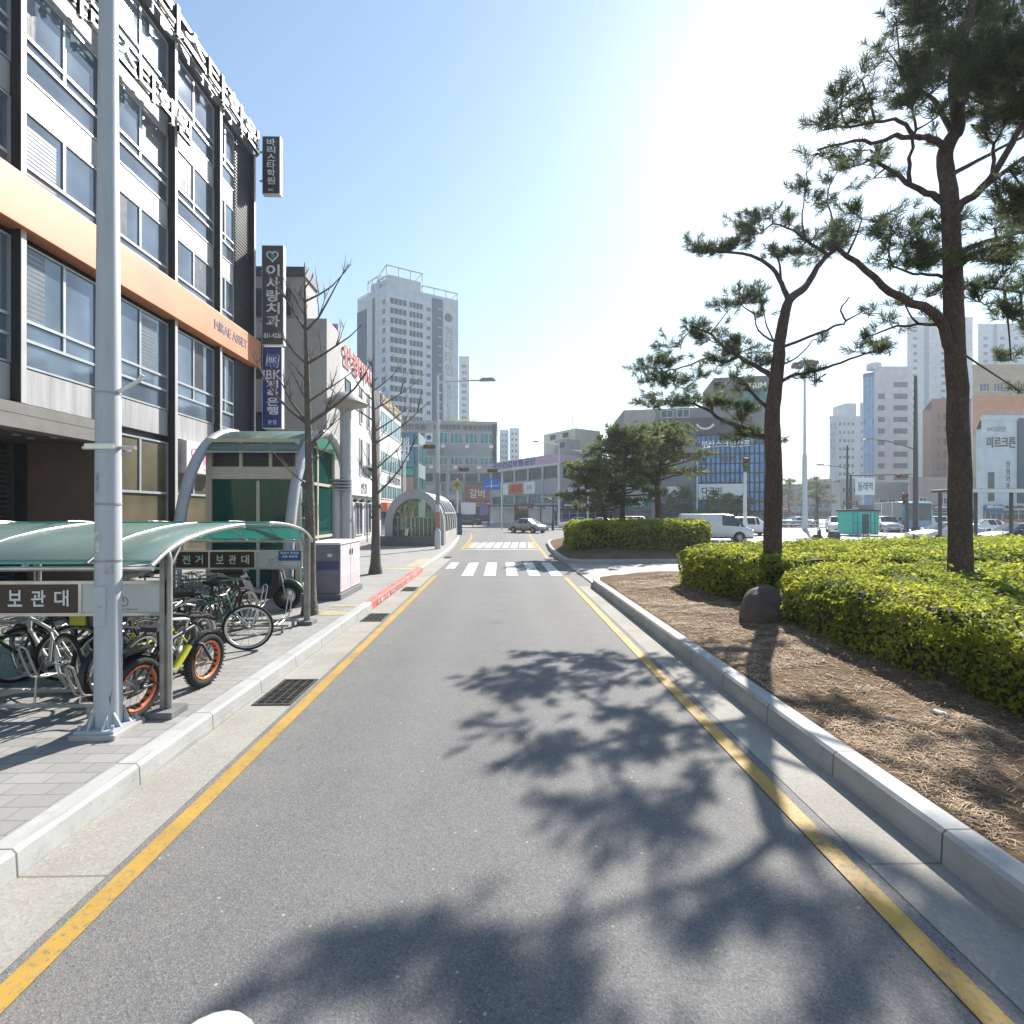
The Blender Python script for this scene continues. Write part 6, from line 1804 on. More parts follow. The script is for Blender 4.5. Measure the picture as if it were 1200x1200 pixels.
tw.grid(1, [RW * .15], zs, 5.2, 2.0, M_WFR, M_HWIN, 4, fw=.12); tw.grid(1, [RW * .39], zs, 4.4, 2.0, M_WFR, M_HWIN, 4, fw=.12); tw.grid(1, [RW * .565], zs, 1.4, 1.3, M_WFR, M_HWIN, 2)
tw.panel(1, RW * .615, RW * .765, 0, 67.5, M_NAVY, 'dark_band', .18); tw.panel(1, RW * .775, RW * .93, 0, 66.5, M_PALEB, 'pale_band', .22)
for z in zs: tw.panel(1, RW * .70, RW * .75, z + 1.3, z + 1.6, M_PALEB, 'vent_slot', .25)
tw.text(1, '현대타인', RW * .80, RW * .905, 44, 59.5, M_GPAINT, .22, vert=True, bold=.12); tw.text(1, 'HIGHCLASS', RW * .83, RW * .88, 30, 43, M_GPAINT, .22, vert=True, bold=.05)
b = MB(); b.lathe([(0, -.3), (1.3, -.3), (1.3, -.24)], 18, c=(RW * .85, 0, 62.3), axis='y'); tw.put(1, b, 'round_emblem', M_DFR)
b = MB()
for i, (u0, u1, h) in enumerate(((.02, .46, 5.4), )):
    b.box(RW * u0, RW * u1, .3, 7, 68.4, 71.6)
tw.put(1, b, 'penthouse', M_PALEB)
b = MB()
for (A, z0, z1) in (((RW * .0, RW * .48), 71.6, 74.2), ((RW * .48, RW * .99), 68.5, 70.6)):
    for y in (.1, 8):
        b.tube([(A[0], y, z1), (A[1], y, z1)], .28, 4)
        for q in range(4): b.tube([(A[0] + (A[1] - A[0]) * q / 3, y, z0), (A[0] + (A[1] - A[0]) * q / 3, y, z1)], .2, 4)
    for u in A: b.tube([(u, .1, z1), (u, 8, z1)], .28, 4)
tw.put(1, b, 'roof_frame', M_PALEW)
b = MB()
for (A, z0, z1) in (((0, LW * .4), 66.5, 69.0), ((LW * .36, LW * .68), 68.5, 72.5), ((LW * .7, LW), 68.5, 71.2)):
    for y in (.2, 5):
        b.tube([(A[0], y, z1), (A[1], y, z1)], .26, 4)
        for q in range(3): b.tube([(A[0] + (A[1] - A[0]) * q / 2, y, z0 - .2), (A[0] + (A[1] - A[0]) * q / 2, y, z1)], .2, 4)
    for u in A: b.tube([(u, .2, z1), (u, 5, z1)], .26, 4)
b.box(LW * .42, LW * .66, .4, 4, 68.4, 71.2)
tw.put(0, b, 'roof_frame', M_PALEW)

def slab_tower(label, px0, px1, py, d, dep, m, cols=3, fl=2.9, win=(1.3, 1.3), group='high towers', dark=None, name='apartment_tower', rows=None, fr=M_WFR, gl=None, off=.6, zmin=6):
    x0, y0 = at(px0, d); x1, y1 = at(px1, d); H = zat(py, d)
    bx0 = at(px0, d + dep) if px0 > 650 else (x0, y0 + dep)
    t = Bld(name, label, [(x0, y0), (x1, y1), (x1, y1 + dep), (bx0[0] + .3, bx0[1])], H, m, group=group)
    W = t.face(0)[2]
    z = zmin; zz = []
    while z < H - 3: zz.append(z); z += fl
    zz = zz[-(rows or 14):]
    if cols: t.grid(0, steps(off, W - off, cols), zz, *win, fr, gl or M_HWIN, 2 if win[0] > 1.1 else 1, frames=win[0] > 1.1)
    t.rim([0], m, .6)
    return t
t = slab_tower('thin pale tower just right of the high tower, with scalloped balconies', 538, 550, 418, 230, 12, M_PALEB, 1, win=(2.2, 1.4))
for k in range(8): t.panel(0, 3.9, 4.6, 40 + k * 4, 42 + k * 4, M_PALEB, 'balcony', .6)
slab_tower('thin pale tower behind the right end of the grey commercial block', 572, 583, 497, 250, 12, M_PALEB, 1, win=(2.0, 1.4))
slab_tower('left one of the two pale blue twin towers far behind the junction', 585.5, 596, 504, 262, 12, M_PALEW, 2, win=(1.0, 1.4)); slab_tower('right one of the two pale blue twin towers far behind the junction', 597, 608.5, 502, 258, 12, M_PALEW, 2, win=(1.1, 1.4))

# the low signed building in the middle
A_ = (-1.9, 97); C_ = (9.1, 80); D_ = (20.5, 89)
ms_ = Bld('shop_building', 'long low shop building with a purple rooftop banner and an orange sign, across the junction', [A_, C_, D_, (9, 104)], 11.3, wallm('grey_tile_wall', (.38, .365, .37)), group='buildings across the junction')
L0 = ms_.face(0)[2]; L1 = ms_.face(1)[2]
ms_.panel(0, .2, L0 - 5.2, 9.8, 11.2, mat('lilac_banner', (.43, .41, .50), .5), 'rooftop_banner', .3); ms_.text(0, '국민건강보험공단', 1.0, L0 - 5.8, 10.0, 11.1, mat('indigo_letter', (.05, .05, .22), .5), .3, bold=.1); ms_.panel(0, L0 - 5.2, L0, 9.8, 11.2, mat('pink_banner', (.52, .30, .44), .5), 'rooftop_banner', .3)
ms_.panel(1, 0.1, 8, 9.8, 11.2, mat('pale_pink_banner', (.5, .42, .52), .5), 'rooftop_banner', .3)
ms_.grid(0, steps(.4, L0 - .3, 5), [7.5], 3.4, 1.9, M_DFR, M_HWIN, 4); ms_.grid(0, steps(.4, L0 - .3, 5), [3.6], 3.4, 1.3, M_DFR, M_TWIN, 4); ms_.grid(1, steps(.5, L1 - .5, 4), [7.5, 3.6], 2.6, 1.7, M_DFR, M_HWIN, 3)
ms_.panel(0, 4.6, 14.2, 5.2, 7.2, M_WPAINT, 'sign_band', .25); ms_.panel(0, 6.4, 11, 5.25, 7.1, mat('orange_brown_sign', (.52, .19, .08), .5), 'orange_sign', .32); ms_.text(0, '내과의원', 7.2, 10.3, 5.6, 6.8, M_RED, .32, bold=.06); ms_.text(0, '3층', 12, 13.4, 5.9, 6.6, M_LETP, .25)
ms_.panel(0, 3.4, 8.3, 2.2, 3.4, mat('pale_green_sign', (.28, .42, .38), .5), 'shop_sign', .35); ms_.panel(0, 8.5, 13.6, 2.1, 3.5, mat('maroon_sign', (.30, .045, .07), .5), 'shop_sign', .4); ms_.text(0, '감자탕', 9.8, 12.6, 2.35, 3.25, M_LETW, .4, bold=.05)
ms_.panel(0, 14.4, L0 - .3, 5.0, 7.1, mat('tile_panel', (.36, .35, .37), .6), 'wall_panel', .05); ms_.panel(0, 13.9, 19.6, 2.2, 3.3, mat('grey_pink_sign', (.40, .36, .40), .5), 'shop_sign', .3); ms_.text(0, '카페', 15, 17.5, 2.4, 3.1, M_DFR, .3)
ms_.panel(0, .3, L0 - .3, .1, 2.0, M_HWIN, 'shop_front', .05); shops(ms_, 0, .4, 3.3, 2.2, 1.1, 3, 2.0); shops(ms_, 0, 13.8, L0 - .2, 2.2, 1.1, 4, 2.0); shops(ms_, 1, .4, L1 - .4, 2.7, 1.1, 5)
for k in range(6): ms_.panel(0, L0 * k / 5 - .25 if k else 0, L0 * k / 5 + .25 if k < 5 else L0, 3.4, 9.7, wallm('pale_pilaster', (.42, .41, .42)), 'pilaster', .18)
ms_.panel(0, 0, L0, 9.5, 9.8, M_WFR, 'eaves', .3)
0; ms_.panel(1, .3, L1 - .3, .1, 2.6, M_HWIN, 'shop_front', .05); ms_.panel(1, 2, 8, 5.3, 6.2, M_WPAINT, 'sign_band', .2); ms_.text(1, 'K1', 3, 4.2, 5.45, 6.05, M_DFR, .2)
b = MB(); b.box(10.5, 19.0, 4.5, 10, 11.3, 15.8); ms_.put(0, b, 'roof_block', wallm('cream_block', (.58, .55, .46)))
for u in (12.4, 15.8): b = MB(); b.box(u, u + 1.4, 4.44, 4.5, 14.6, 15.4); ms_.put(0, b, 'roof_block_window', M_HWIN)
b = MB(); b.box(17.4, 20.2, 1.5, 4.4, 11.3, 13.7); ms_.put(0, b, 'stair_block', M_GREYW); b = MB(); b.box(18.3, 19.9, 1.44, 1.5, 12.4, 13.2); ms_.put(0, b, 'stair_window', M_HWIN)
b = MB(); b.tube([(16.5, 6, 15.8), (16.5, 6, 18.6)], .05, 5); ms_.put(0, b, 'aerial', M_GPAINT)

# the building with the blue curtain wall
x0, y0 = at(731, 78); x1, y1 = at(906, 74)
gb = Bld('glass_building', 'dark building with a blue glass curtain wall and a curved smile logo', [(x0, y0), (x1, y1), (x1 + 1.5, y1 + 18), (x0 + 1.5, y0 + 18)], 17.6, wallm('slate_render', (.19, .20, .22)), group='buildings across the junction')
W = gb.face(0)[2]
gb.panel(0, 0, W * .22, 0, 17.5, wallm('warm_grey_wall', (.34, .32, .31)), 'side_wall', .2); gb.panel(0, W * .215, W * .86, 13.6, 16.0, wallm('dark_slate_band', (.07, .072, .085)), 'dark_band', .35)
gb.grid(0, [W * .3, W * .41], [16.2], 1.8, 1.2, M_WFR, M_HWIN, 2)
b = MB(); b.box(W * .62, W, .5, 10, 17.6, 22.0); gb.put(0, b, 'upper_block', wallm('upper_slate', (.12, .125, .14))); b = MB(); b.box(W * .80, W * .97, .42, .5, 18.0, 19.8); gb.put(0, b, 'upper_window', M_TWIN); gb_t = MB(); text_mb(gb_t, 'TRIM', W * .84, W * .96, 20.2, 21.0, .5, .04, bold=.05); gb.put(0, gb_t, 'lettering', M_LETW)
b = MB(); b.tube([(W * .555 + 1.35 * sin(radians(a)), -.42, 15.7 - 1.35 * cos(radians(a))) for a in range(-62, 63, 8)], .16, 6); gb.put(0, b, 'smile_logo', M_LETW)
b = MB(); b.box(W * .50, W * .975, -.10, .05, 2.2, 13.4); cw = gb.put(0, b, 'curtain_wall', M_BWIN)
b = MB()
n = 15
for k in range(n + 1): u = W * .50 + (W * .475) * k / n; b.box(u - .09, u + .09, -.18, -.10, 2.2, 13.4)
for k in range(9): z = 2.2 + 11.2 * k / 8; b.box(W * .50, W * .975, -.16, -.101, z - .09, z + .09)
gb.put(0, b, 'curtain_mullions', M_BLACK, None)
b = MB(); b.box(W * .975, W, -.25, .05, 0, 13.6); gb.put(0, b, 'corner_pier', M_PALEB)
gb.text(0, '부산스크린골프', W * .53, W * .85, 11.6, 12.6, M_LETW, .16, bold=.04); gb.text(0, '헬스 PT', W * .66, W * .85, 9.6, 10.3, M_DFR, .16, bold=.04)
gb.panel(0, W * .51, W * .80, 3.9, 6.2, M_WPAINT, 'billboard', .6); gb.text(0, '다군인', W * .53, W * .66, 4.6, 5.7, M_DFR, .6, bold=.05)
gb.panel(0, W * .30, W * .42, 4.4, 5.9, M_WPAINT, 'shop_sign', .4); gb.panel(0, .3, W * .19, 2.6, 4.0, mat('green_sign', (.03, .20, .14), .5), 'shop_sign', .5); gb.text(0, '나눔약국', 1, W * .15, 2.9, 3.7, M_LETW, .5, bold=.05)
gb.panel(0, W * .2, W * .48, .1, 3.4, mat('navy_shopfront', (.02, .03, .06), .3), 'shop_front', .1); gb.panel(0, .3, W * .19, .1, 2.4, M_HWIN, 'shop_front', .3)
gb.panel(0, .6, W * .17, 5.4, 7.2, mat('olive_banner', (.35, .38, .2), .5), 'banner', .3)

# --- right hand skyline
t = slab_tower('slim white tower block with vertical writing, left end of the right hand skyline', 972, 1012, 488, 178, 14, M_PALEB, 4, win=(1.0, 1.2), rows=11, off=3.0)
b = MB(); b.box(6.2, 10, 1, 8, t.H, t.H + 4.8); t.put(0, b, 'lift_house', M_PALEB); t.text(0, '대동아파트', .6, 2.2, 20, 33, M_GPAINT, .02, vert=True, bold=.15)
x0, y0 = at(1011.5, 151); x1, y1 = at(1024, 149)
t = Bld('glass_slab', 'narrow blue glass slab joined to the left side of the pale office tower', [(x0, y0), (x1, y1), (x1 + 8, y1 + 14), (x0 + 9, y0 + 14)], zat(437, 150), M_BWIN, group='right hand skyline')
b = MB()
for k in range(4): b.box(k * .98, k * .98 + .15, -.12, .05, 0, t.H)
t.put(0, b, 'vertical_fins', mat('pale_blue_fin', (.35, .45, .52), .5)); t.panel(0, 0, 3.1, t.H - 1.2, t.H, M_NAVY, 'roof_band', .2)
t = slab_tower('pale office tower with a rounded roof corner and dark windows behind the dark tapered pole', 1024.5, 1068, 430, 148, 16, M_PALEB, 0, group='right hand skyline', name='office_tower')
t.grid(0, [2.0], [8 + k * 3.35 for k in range(9)], 1.9, 1.5, M_DFR, M_HWIN, 2); t.grid(0, [7.6], [8 + k * 3.35 for k in range(10)], 4.0, 1.5, M_DFR, M_HWIN, 3)
b = MB(); b.lathe([(0, 0), (1.9, 0), (1.9, 1.7), (0, 2.3)], 16, c=(2, 3, t.H)); t.put(0, b, 'roof_drum', M_PALEB)
t = slab_tower('highest pale apartment block on the right, its top hidden by the big pine', 1063, 1140, 372, 205, 16, M_PALEB, 0, group='right hand skyline')
W = t.face(0)[2]
t.grid(0, [W * .12, W * .55, W * .85], [t.H - 6 - k * 3.0 for k in range(14)], 1.6, 1.2, M_DFR, M_HWIN, 2); t.panel(0, W * .26, W * .33, 5, t.H, wallm('steel_blue_band', (.18, .25, .34)), 'blue_band', .15); t.panel(0, W * .62, W * .68, 5, t.H, MATS['steel_blue_band'], 'blue_band', .15)
t = slab_tower('second high pale apartment block at the right edge behind the orange building', 1146, 1235, 380, 200, 16, M_PALEW, 0, group='right hand skyline')
W = t.face(0)[2]
t.grid(0, [W * .1, W * .32, W * .5, W * .8], [t.H - 6 - k * 3.0 for k in range(14)], 1.6, 1.2, M_DFR, M_HWIN, 2); t.panel(0, W * .2, W * .25, 5, t.H, MATS['steel_blue_band'], 'blue_band', .15)
slab_tower('red brick block with tall window strips left of the big pine trunk', 1092, 1138, 468, 122, 14, wallm('red_brick', (.30, .13, .09)), 5, fl=3.0, win=(.9, 1.7), rows=6, group='right hand skyline', name='brick_building', off=.8)
t = slab_tower('tan and orange building right of the big pine trunk', 1140, 1215, 428, 108, 14, wallm('tan_wall', (.42, .32, .22)), 0, group='right hand skyline', name='orange_building')
t.panel(0, 0, 13.4, 18.0, 26.5, wallm('orange_wall', (.52, .22, .10)), 'orange_facade', .2); t.grid(0, steps(1, 12.6, 4), [27.5], 2.2, 1.8, M_WFR, M_HWIN, 3); t.grid(0, steps(.6, 3, 1), [6, 9.5, 13, 16], 1.6, 1.6, M_DFR, M_HWIN, 2); t.panel(0, 6.5, 9.0, 21.0, 21.8, M_WPAINT, 'sign', .6)
t = slab_tower('pale blue clinic building with big dark lettering at the right edge', 1150, 1232, 488, 76, 12, wallm('pale_blue_wall', (.50, .57, .62)), 0, group='right hand skyline', name='clinic_building')
t.text(0, '미르크튼', .8, 5.0, 11.6, 13.2, M_DFR, .02, bold=.08); t.text(0, '24시 동물병원', .8, 3.6, 14.0, 14.8, M_GPAINT, .02); t.text(0, '정형외과', 3.6, 4.2, 5.4, 9.6, M_DFR, .02, vert=True); t.panel(0, 5.3, 7.4, 3.4, 16, wallm('dark_teal_band', (.05, .09, .11)), 'dark_band', .2); t.text(0, '더편한의원', 1, 9.2, 16.3, 17.3, M_GPAINT, -.1)
t.panel(0, .3, 10, .1, 3.0, M_HWIN, 'shop_front', .05); shops(t, 0, .4, 10, 2.4, 1.0, 31, 2.3); t.grid(0, [1.4], [3.6], 1.2, 4.5, M_WFR, M_HWIN, 1)
for i, (px0, px1, py, d, c, lab) in enumerate(((908, 945, 568, 150, (.30, .29, .29), 'low grey building behind the slim pine trunk'), (946, 975, 562, 165, (.42, .42, .42), 'low pale building behind the high mast light'), (985, 1008, 562, 120, (.32, .33, .36), 'low grey shop building behind the teal kiosk'), (1026, 1064, 566, 108, (.24, .24, .26), 'low dark shop row behind the blue bus'), (1066, 1145, 560, 98, (.30, .24, .22), 'low brown shop row behind the white cars on the right'), (690, 735, 548, 100, (.34, .34, .35), 'low grey building half hidden by the island pines'))):
    t = slab_tower(lab, px0, px1, py, d, 10, wallm('low_wall_%s' % 'abcdef'[i], c), 3, win=(1.5, 1.3), rows=3, fl=3.0, group='low buildings', name='low_building', zmin=3.6)
    W = t.face(0)[2]; t.panel(0, .3, W - .3, .1, 2.4, M_HWIN, 'shop_front', .05); shops(t, 0, .3, W - .3, 2.5, 1.2, 20 + i, 2.4)

# ================================================================ PLAZA AND FAR PAVEMENTS
M_PLZ = mat('road_glare_tone', (0.36, 0.355, 0.345), 0.75, var=0.15, scale=0.5, bump=0.1)  # sun glare on the right hand road put into a paler colour
sheet('plaza', [(17.2, -10), (120, -10), (120, 75), (11.5, 75), (11.5, 37.5), (17.2, 30)], 0.006, M_PLZ)
def far_pave(poly, z=0.14):
    b = MB(); b.prism(poly, -0.05, z, plane='xy'); return tag(b.build('pavement', M_CONC), kind='structure')
far_pave([(-60, 70), (14, 67.5), (60, 66), (110, 66), (110, 130), (-60, 130)])
far_pave([(21.5, 22.5), (40, 22.5), (40, 27.5), (21.5, 27.5)], .12)
for i in range(9):
    x0, y0 = 13 + i * 1.2, 52.0
    sheet('crosswalk_bar', [(x0, y0), (x0 + .55, y0), (x0 + .55, y0 + 4.2), (x0, y0 + 4.2)], 0.011, M_WHT)

# ================================================================ VEHICLES
M_CGL = glass_opaque('car_glass', (0.02, 0.024, 0.028), 0.04, 0.0, 0.9)
M_LAMP = mat('lamp_glass', (0.65, 0.66, 0.68), 0.12, 0.2, var=0.05)
M_TAIL = mat('tail_lamp', (0.30, 0.015, 0.012), 0.2, var=0.1)
def paint(name, c, metal=0.0):
    m = mat(name, c, 0.28, metal, var=0.04, scale=1); b = m.node_tree.nodes['Principled BSDF']; b.inputs['Coat Weight'].default_value = 0.8; b.inputs['Coat Roughness'].default_value = 0.06; return m
P_WHT = paint('white_car_paint', (0.72, 0.72, 0.72)); P_SIL = paint('silver_car_paint', (0.42, 0.43, 0.44), .5); P_DRK = paint('dark_car_paint', (0.02, 0.022, 0.035)); P_OLV = paint('grey_car_paint', (0.16, 0.17, 0.165), .4)
STY = {
 # station: fraction of the length from the rear, shoulder z, top z, half width at the top / W
 'sedan': ([(0, .72, .80, .40), (.03, .92, .99, .41), (.17, .98, 1.06, .40), (.33, .96, 1.0, .33), (.48, .95, 1.0, .335), (.50, .95, 1.0, .335), (.60, .94, .97, .33), (.755, .90, .935, .40), (.93, .74, .78, .40), (.985, .60, .64, .37), (1, .48, .52, .34)], {2: 'T', 3: 'S', 5: 'S', 6: 'W'}, (2, 7), 1.45, (.19, .80), .31),
 'suv': ([(0, .80, .88, .42), (.02, 1.0, 1.10, .40), (.09, 1.02, 1.0, .36), (.30, 1.0, 1.0, .36), (.32, 1.0, 1.0, .36), (.49, 1.0, 1.0, .36), (.51, 1.0, 1.0, .36), (.57, .99, .985, .35), (.745, .98, 1.02, .41), (.93, .86, .90, .41), (.985, .68, .72, .38), (1, .5, .55, .35)], {1: 'T', 2: 'S', 4: 'S', 6: 'S', 7: 'W'}, (2, 8), 1.64, (.185, .80), .345),
 'van': ([(0, 1.05, 1.0, .42), (.015, 1.12, 1.0, .45), (.30, 1.14, 1.0, .45), (.55, 1.13, 1.0, .45), (.57, 1.13, 1.0, .445), (.72, 1.10, .975, .42), (.885, 1.03, 1.07, .43), (.965, .88, .92, .42), (.99, .70, .75, .40), (1, .5, .55, .37)], {4: 'S', 5: 'SW'}, (0, 6), 1.95, (.17, .80), .33),
 'bus': ([(0, 1.3, 1.0, .46), (.01, 1.3, 1.0, .48), (.3, 1.3, 1.0, .48), (.31, 1.3, 1.0, .48), (.65, 1.3, 1.0, .48), (.66, 1.3, 1.0, .48), (.96, 1.3, .99, .48), (.99, 1.25, .93, .46), (1, 1.2, 1.24, .47)], {1: 'S', 3: 'S', 5: 'S', 7: 'W'}, (0, 8), 3.2, (.22, .78), .48)}
def vehicle(name, label, cat, style, L, W, pm, px, d, head, group='vehicles on the right hand road', z=0.0, trim=None):
    st, gl, cab, H, wx, wr = STY[style]
    x, y = at(px, d)
    t = thing(name, label, cat, (x, y, z), radians(head), group)
    zb = .22 if style != 'bus' else .35
    rings = []
    for i, (f, zs, zt, wt) in enumerate(st):
        xx = (f - .5) * L
        roof = cab[0] <= i < cab[1] if style not in ('van', 'bus') else i <= (5 if style == 'van' else 7)
        top = zt * H if (roof and zt <= 1.0 and zt > .9 and i >= cab[0]) else zt
        if style in ('van', 'bus') and not roof: top = zt
        end = .88 if i in (0, len(st) - 1) else (.96 if i in (1, len(st) - 2) else 1.0)
        w2 = W / 2 * end
        tw_ = wt * W * (1.0)
        half = [(w2 * .84, zb + (.08 if i in (0, len(st) - 1) else 0)), (w2 * .97, zb + .10), (w2 * 1.0, zb + .45 * (zs - zb)), (w2 * .985, zs), (min(w2 * .96, tw_), max(top - .035, zs + .01)), (min(w2 * .9, tw_ * .86), top), (0, top + .025)]
        rings.append([(xx, -u, v) for u, v in half] + [(xx, u, v) for u, v in half[-2::-1]])
    body = MB(); glass = MB(); n = len(rings[0])
    for i in range(len(rings) - 1):
        a, c = rings[i], rings[i + 1]; fl = gl.get(i, '')
        for k in range(n - 1):
            side = k in (3, n - 5); topf = 4 <= k <= n - 6
            isg = (side and ('S' in fl)) or (topf and ('W' in fl or 'T' in fl)) or (side and fl in ('W', 'T') and False)
            (glass if isg else body).add([a[k], a[k + 1], c[k + 1], c[k]], [(0, 1, 2, 3)], 0, not isg)
        body.add([a[0], a[-1], c[-1], c[0]], [(0, 1, 2, 3)])
    body.add(rings[0], [tuple(range(n))]); body.add(rings[-1], [tuple(range(n - 1, -1, -1))])
    me = body.mesh('body', pm); bm = bmesh.new(); bm.from_mesh(me); bmesh.ops.remove_doubles(bm, verts=bm.verts[:], dist=.001); bmesh.ops.recalc_face_normals(bm, faces=bm.faces[:]); bm.to_mesh(me); bm.free()
    link('body', me, t)
    glass.build('window', M_CGL, t)
    for f in wx:
        for sd in (-1, 1):
            c = ((f - .5) * L, sd * (W / 2 - .10), wr)
            q = MB(); q.lathe([(wr * .62, -.11), (wr * .95, -.11), (wr, -.08), (wr, .08), (wr * .95, .11), (wr * .62, .11)], 24, c=c, axis='y'); wo = q.build('tyre', M_RUB, t)
            q = MB(); q.lathe([(0, sd * .075), (wr * .16, sd * .085), (wr * .62, sd * .06), (wr * .66, sd * .112)], 24, c=c, axis='y')
            for k in range(7):
                a = 2 * pi * k / 7; q.box(wr * .1, wr * .62, -.022, .022, -.02, .02, M=Matrix.Translation((c[0], c[1] + sd * .085, c[2])) @ Matrix.Rotation(a, 4, 'Y'))
            q.build('rim', M_STEEL, wo)
            q = MB(); vs = [(c[0], sd * (W / 2 + .004), wr * .9)]
            for k in range(17):
                a = pi * k / 16 * 1.12 - pi * .06; vs.append((c[0] + wr * 1.18 * cos(a), sd * (W / 2 + .004), c[2] + wr * 1.18 * sin(a)))
            q.add(vs + [(p[0], sd * (W / 2 - .2), p[2]) for p in vs], [tuple(range(1, 18))] + [(k, k + 1, k + 19, k + 18) for k in range(1, 17)]); q.build('wheel_arch', M_BLACK, t)
    e = L / 2
    zl = st[-2][1] + .02 if style != 'bus' else .8
    for sd in (-1, 1):
        q = MB(); q.box(e - .10 - (.05 if style != 'bus' else 0), e - .015, sd * W * .33 - .13, sd * W * .33 + .13, zl - .03, zl + .12, bev=.02); q.build('headlight', M_LAMP, t)
        q = MB(); q.box(-e - .012, -e + .06, sd * W * .36 - .07, sd * W * .36 + .07, .78, .98, bev=.015); q.build('tail_light', M_TAIL, t)
        if style != 'bus':
            q = MB(); xm = {'sedan': .20, 'suv': .18, 'van': .30}[style] * L; q.box(xm - .06, xm + .06, sd * (W / 2 + .09) - .09, sd * (W / 2 + .09) + .09, st[cab[1]][1] + .03, st[cab[1]][1] + .17, bev=.025); q.build('mirror', pm, t)
    q = MB(); q.box(e - .05, e + .012, -W * .28, W * .28, .34, .46, bev=.01); q.build('grille', M_BLACK, t)
    q = MB(); q.box(e + .012, e + .022, -.25, .25, .42, .53); q.build('number_plate', M_WPAINT, t); q = MB(); q.box(-e - .022, -e - .01, -.25, .25, .55, .67); q.build('number_plate', M_WPAINT, t)
    q = MB(); q.box(-e + .02, e - .1, -W / 2 - .006, -W / 2 + .03, zb, zb + .09); q.box(-e + .02, e - .1, W / 2 - .03, W / 2 + .006, zb, zb + .09); q.build('sill', M_BLACK, t)
    for u in ((.36, .57) if style == 'sedan' else (.52, ) if style != 'bus' else ()):
        for sd in (-1, 1):
            q = MB(); xx = (u - .5) * L; q.box(xx, xx + .16, sd * (W / 2 + .004) - .008, sd * (W / 2 + .004) + .008, st[4][1] - .14, st[4][1] - .11); q.build('door_handle', M_STEEL, t)
    return t
vehicle('parked_car', 'silver grey car at the end of the lane before the far bus shelter', 'car', 'sedan', 4.0, 1.8, paint('grey_silver_car_paint', (.26, .27, .265), .4), 619, 52, -40)
vehicle('delivery_van', 'white panel van passing behind the far island hedge', 'van', 'van', 4.95, 1.9, P_WHT, 838, 37.5, -14)
vehicle('parked_car', 'white off road car behind the front of the white panel van', 'car', 'suv', 4.4, 1.85, P_WHT, 880, 46, 4)
vehicle('parked_car', 'white car half hidden by the far island hedge, right of the silver grey car', 'car', 'sedan', 4.5, 1.8, P_WHT, 676, 62, 175)
vehicle('parked_car', 'silver car glimpsed between the trunks of the island pines', 'car', 'sedan', 4.5, 1.8, P_SIL, 706, 59, 5)
vehicle('parked_car', 'white estate car seen right of the island pine trunks', 'car', 'suv', 4.5, 1.8, P_WHT, 748, 56, 8)
vehicle('parked_car', 'white sedan passing behind the thick trunk of the big pine', 'car', 'sedan', 4.7, 1.85, P_WHT, 1112, 33.5, 178)
vehicle('parked_car', 'dark blue sedan at the right edge beneath the right hand bus shelter', 'car', 'sedan', 4.8, 1.85, P_DRK, 1196, 31, 180)
vehicle('parked_car', 'white car right of the blue bus, seen over the hedge', 'car', 'suv', 4.5, 1.85, P_WHT, 1094, 56, 170)
vehicle('parked_car', 'silver van shaped car facing the camera between the teal kiosk and the blue bus', 'car', 'suv', 4.5, 1.85, P_SIL, 1039, 54, -112)
vehicle('parked_car', 'white car facing the camera left of the teal kiosk', 'car', 'suv', 4.4, 1.85, P_WHT, 982, 52, -118)
vehicle('parked_car', 'white sedan far right, seen between the big pine trunk and the clinic building', 'car', 'sedan', 4.6, 1.82, P_WHT, 1158, 46, 4)
vehicle('parked_car', 'silver sedan behind the grey railing right of the slim pine trunk', 'car', 'sedan', 4.6, 1.82, P_SIL, 936, 68, 6)
vehicle('city_bus', 'blue city bus facing the camera behind the dark utility pole', 'bus', 'bus', 10.5, 2.5, paint('blue_bus_paint', (.05, .24, .36)), 1055, 57, -112)
vehicle('parked_car', 'dark car waiting at the far left of the junction behind the railing', 'car', 'sedan', 4.5, 1.8, P_DRK, 547, 78, 175)

# black delivery scooter on the plaza
x, y = at(988, 34)
dup(ms, (x - .5, y, 0.0), radians(172), 'black motor scooter parked on the pale plaza in front of the teal kiosk', 'motor scooters')
ms['group'] = 'motor scooters'

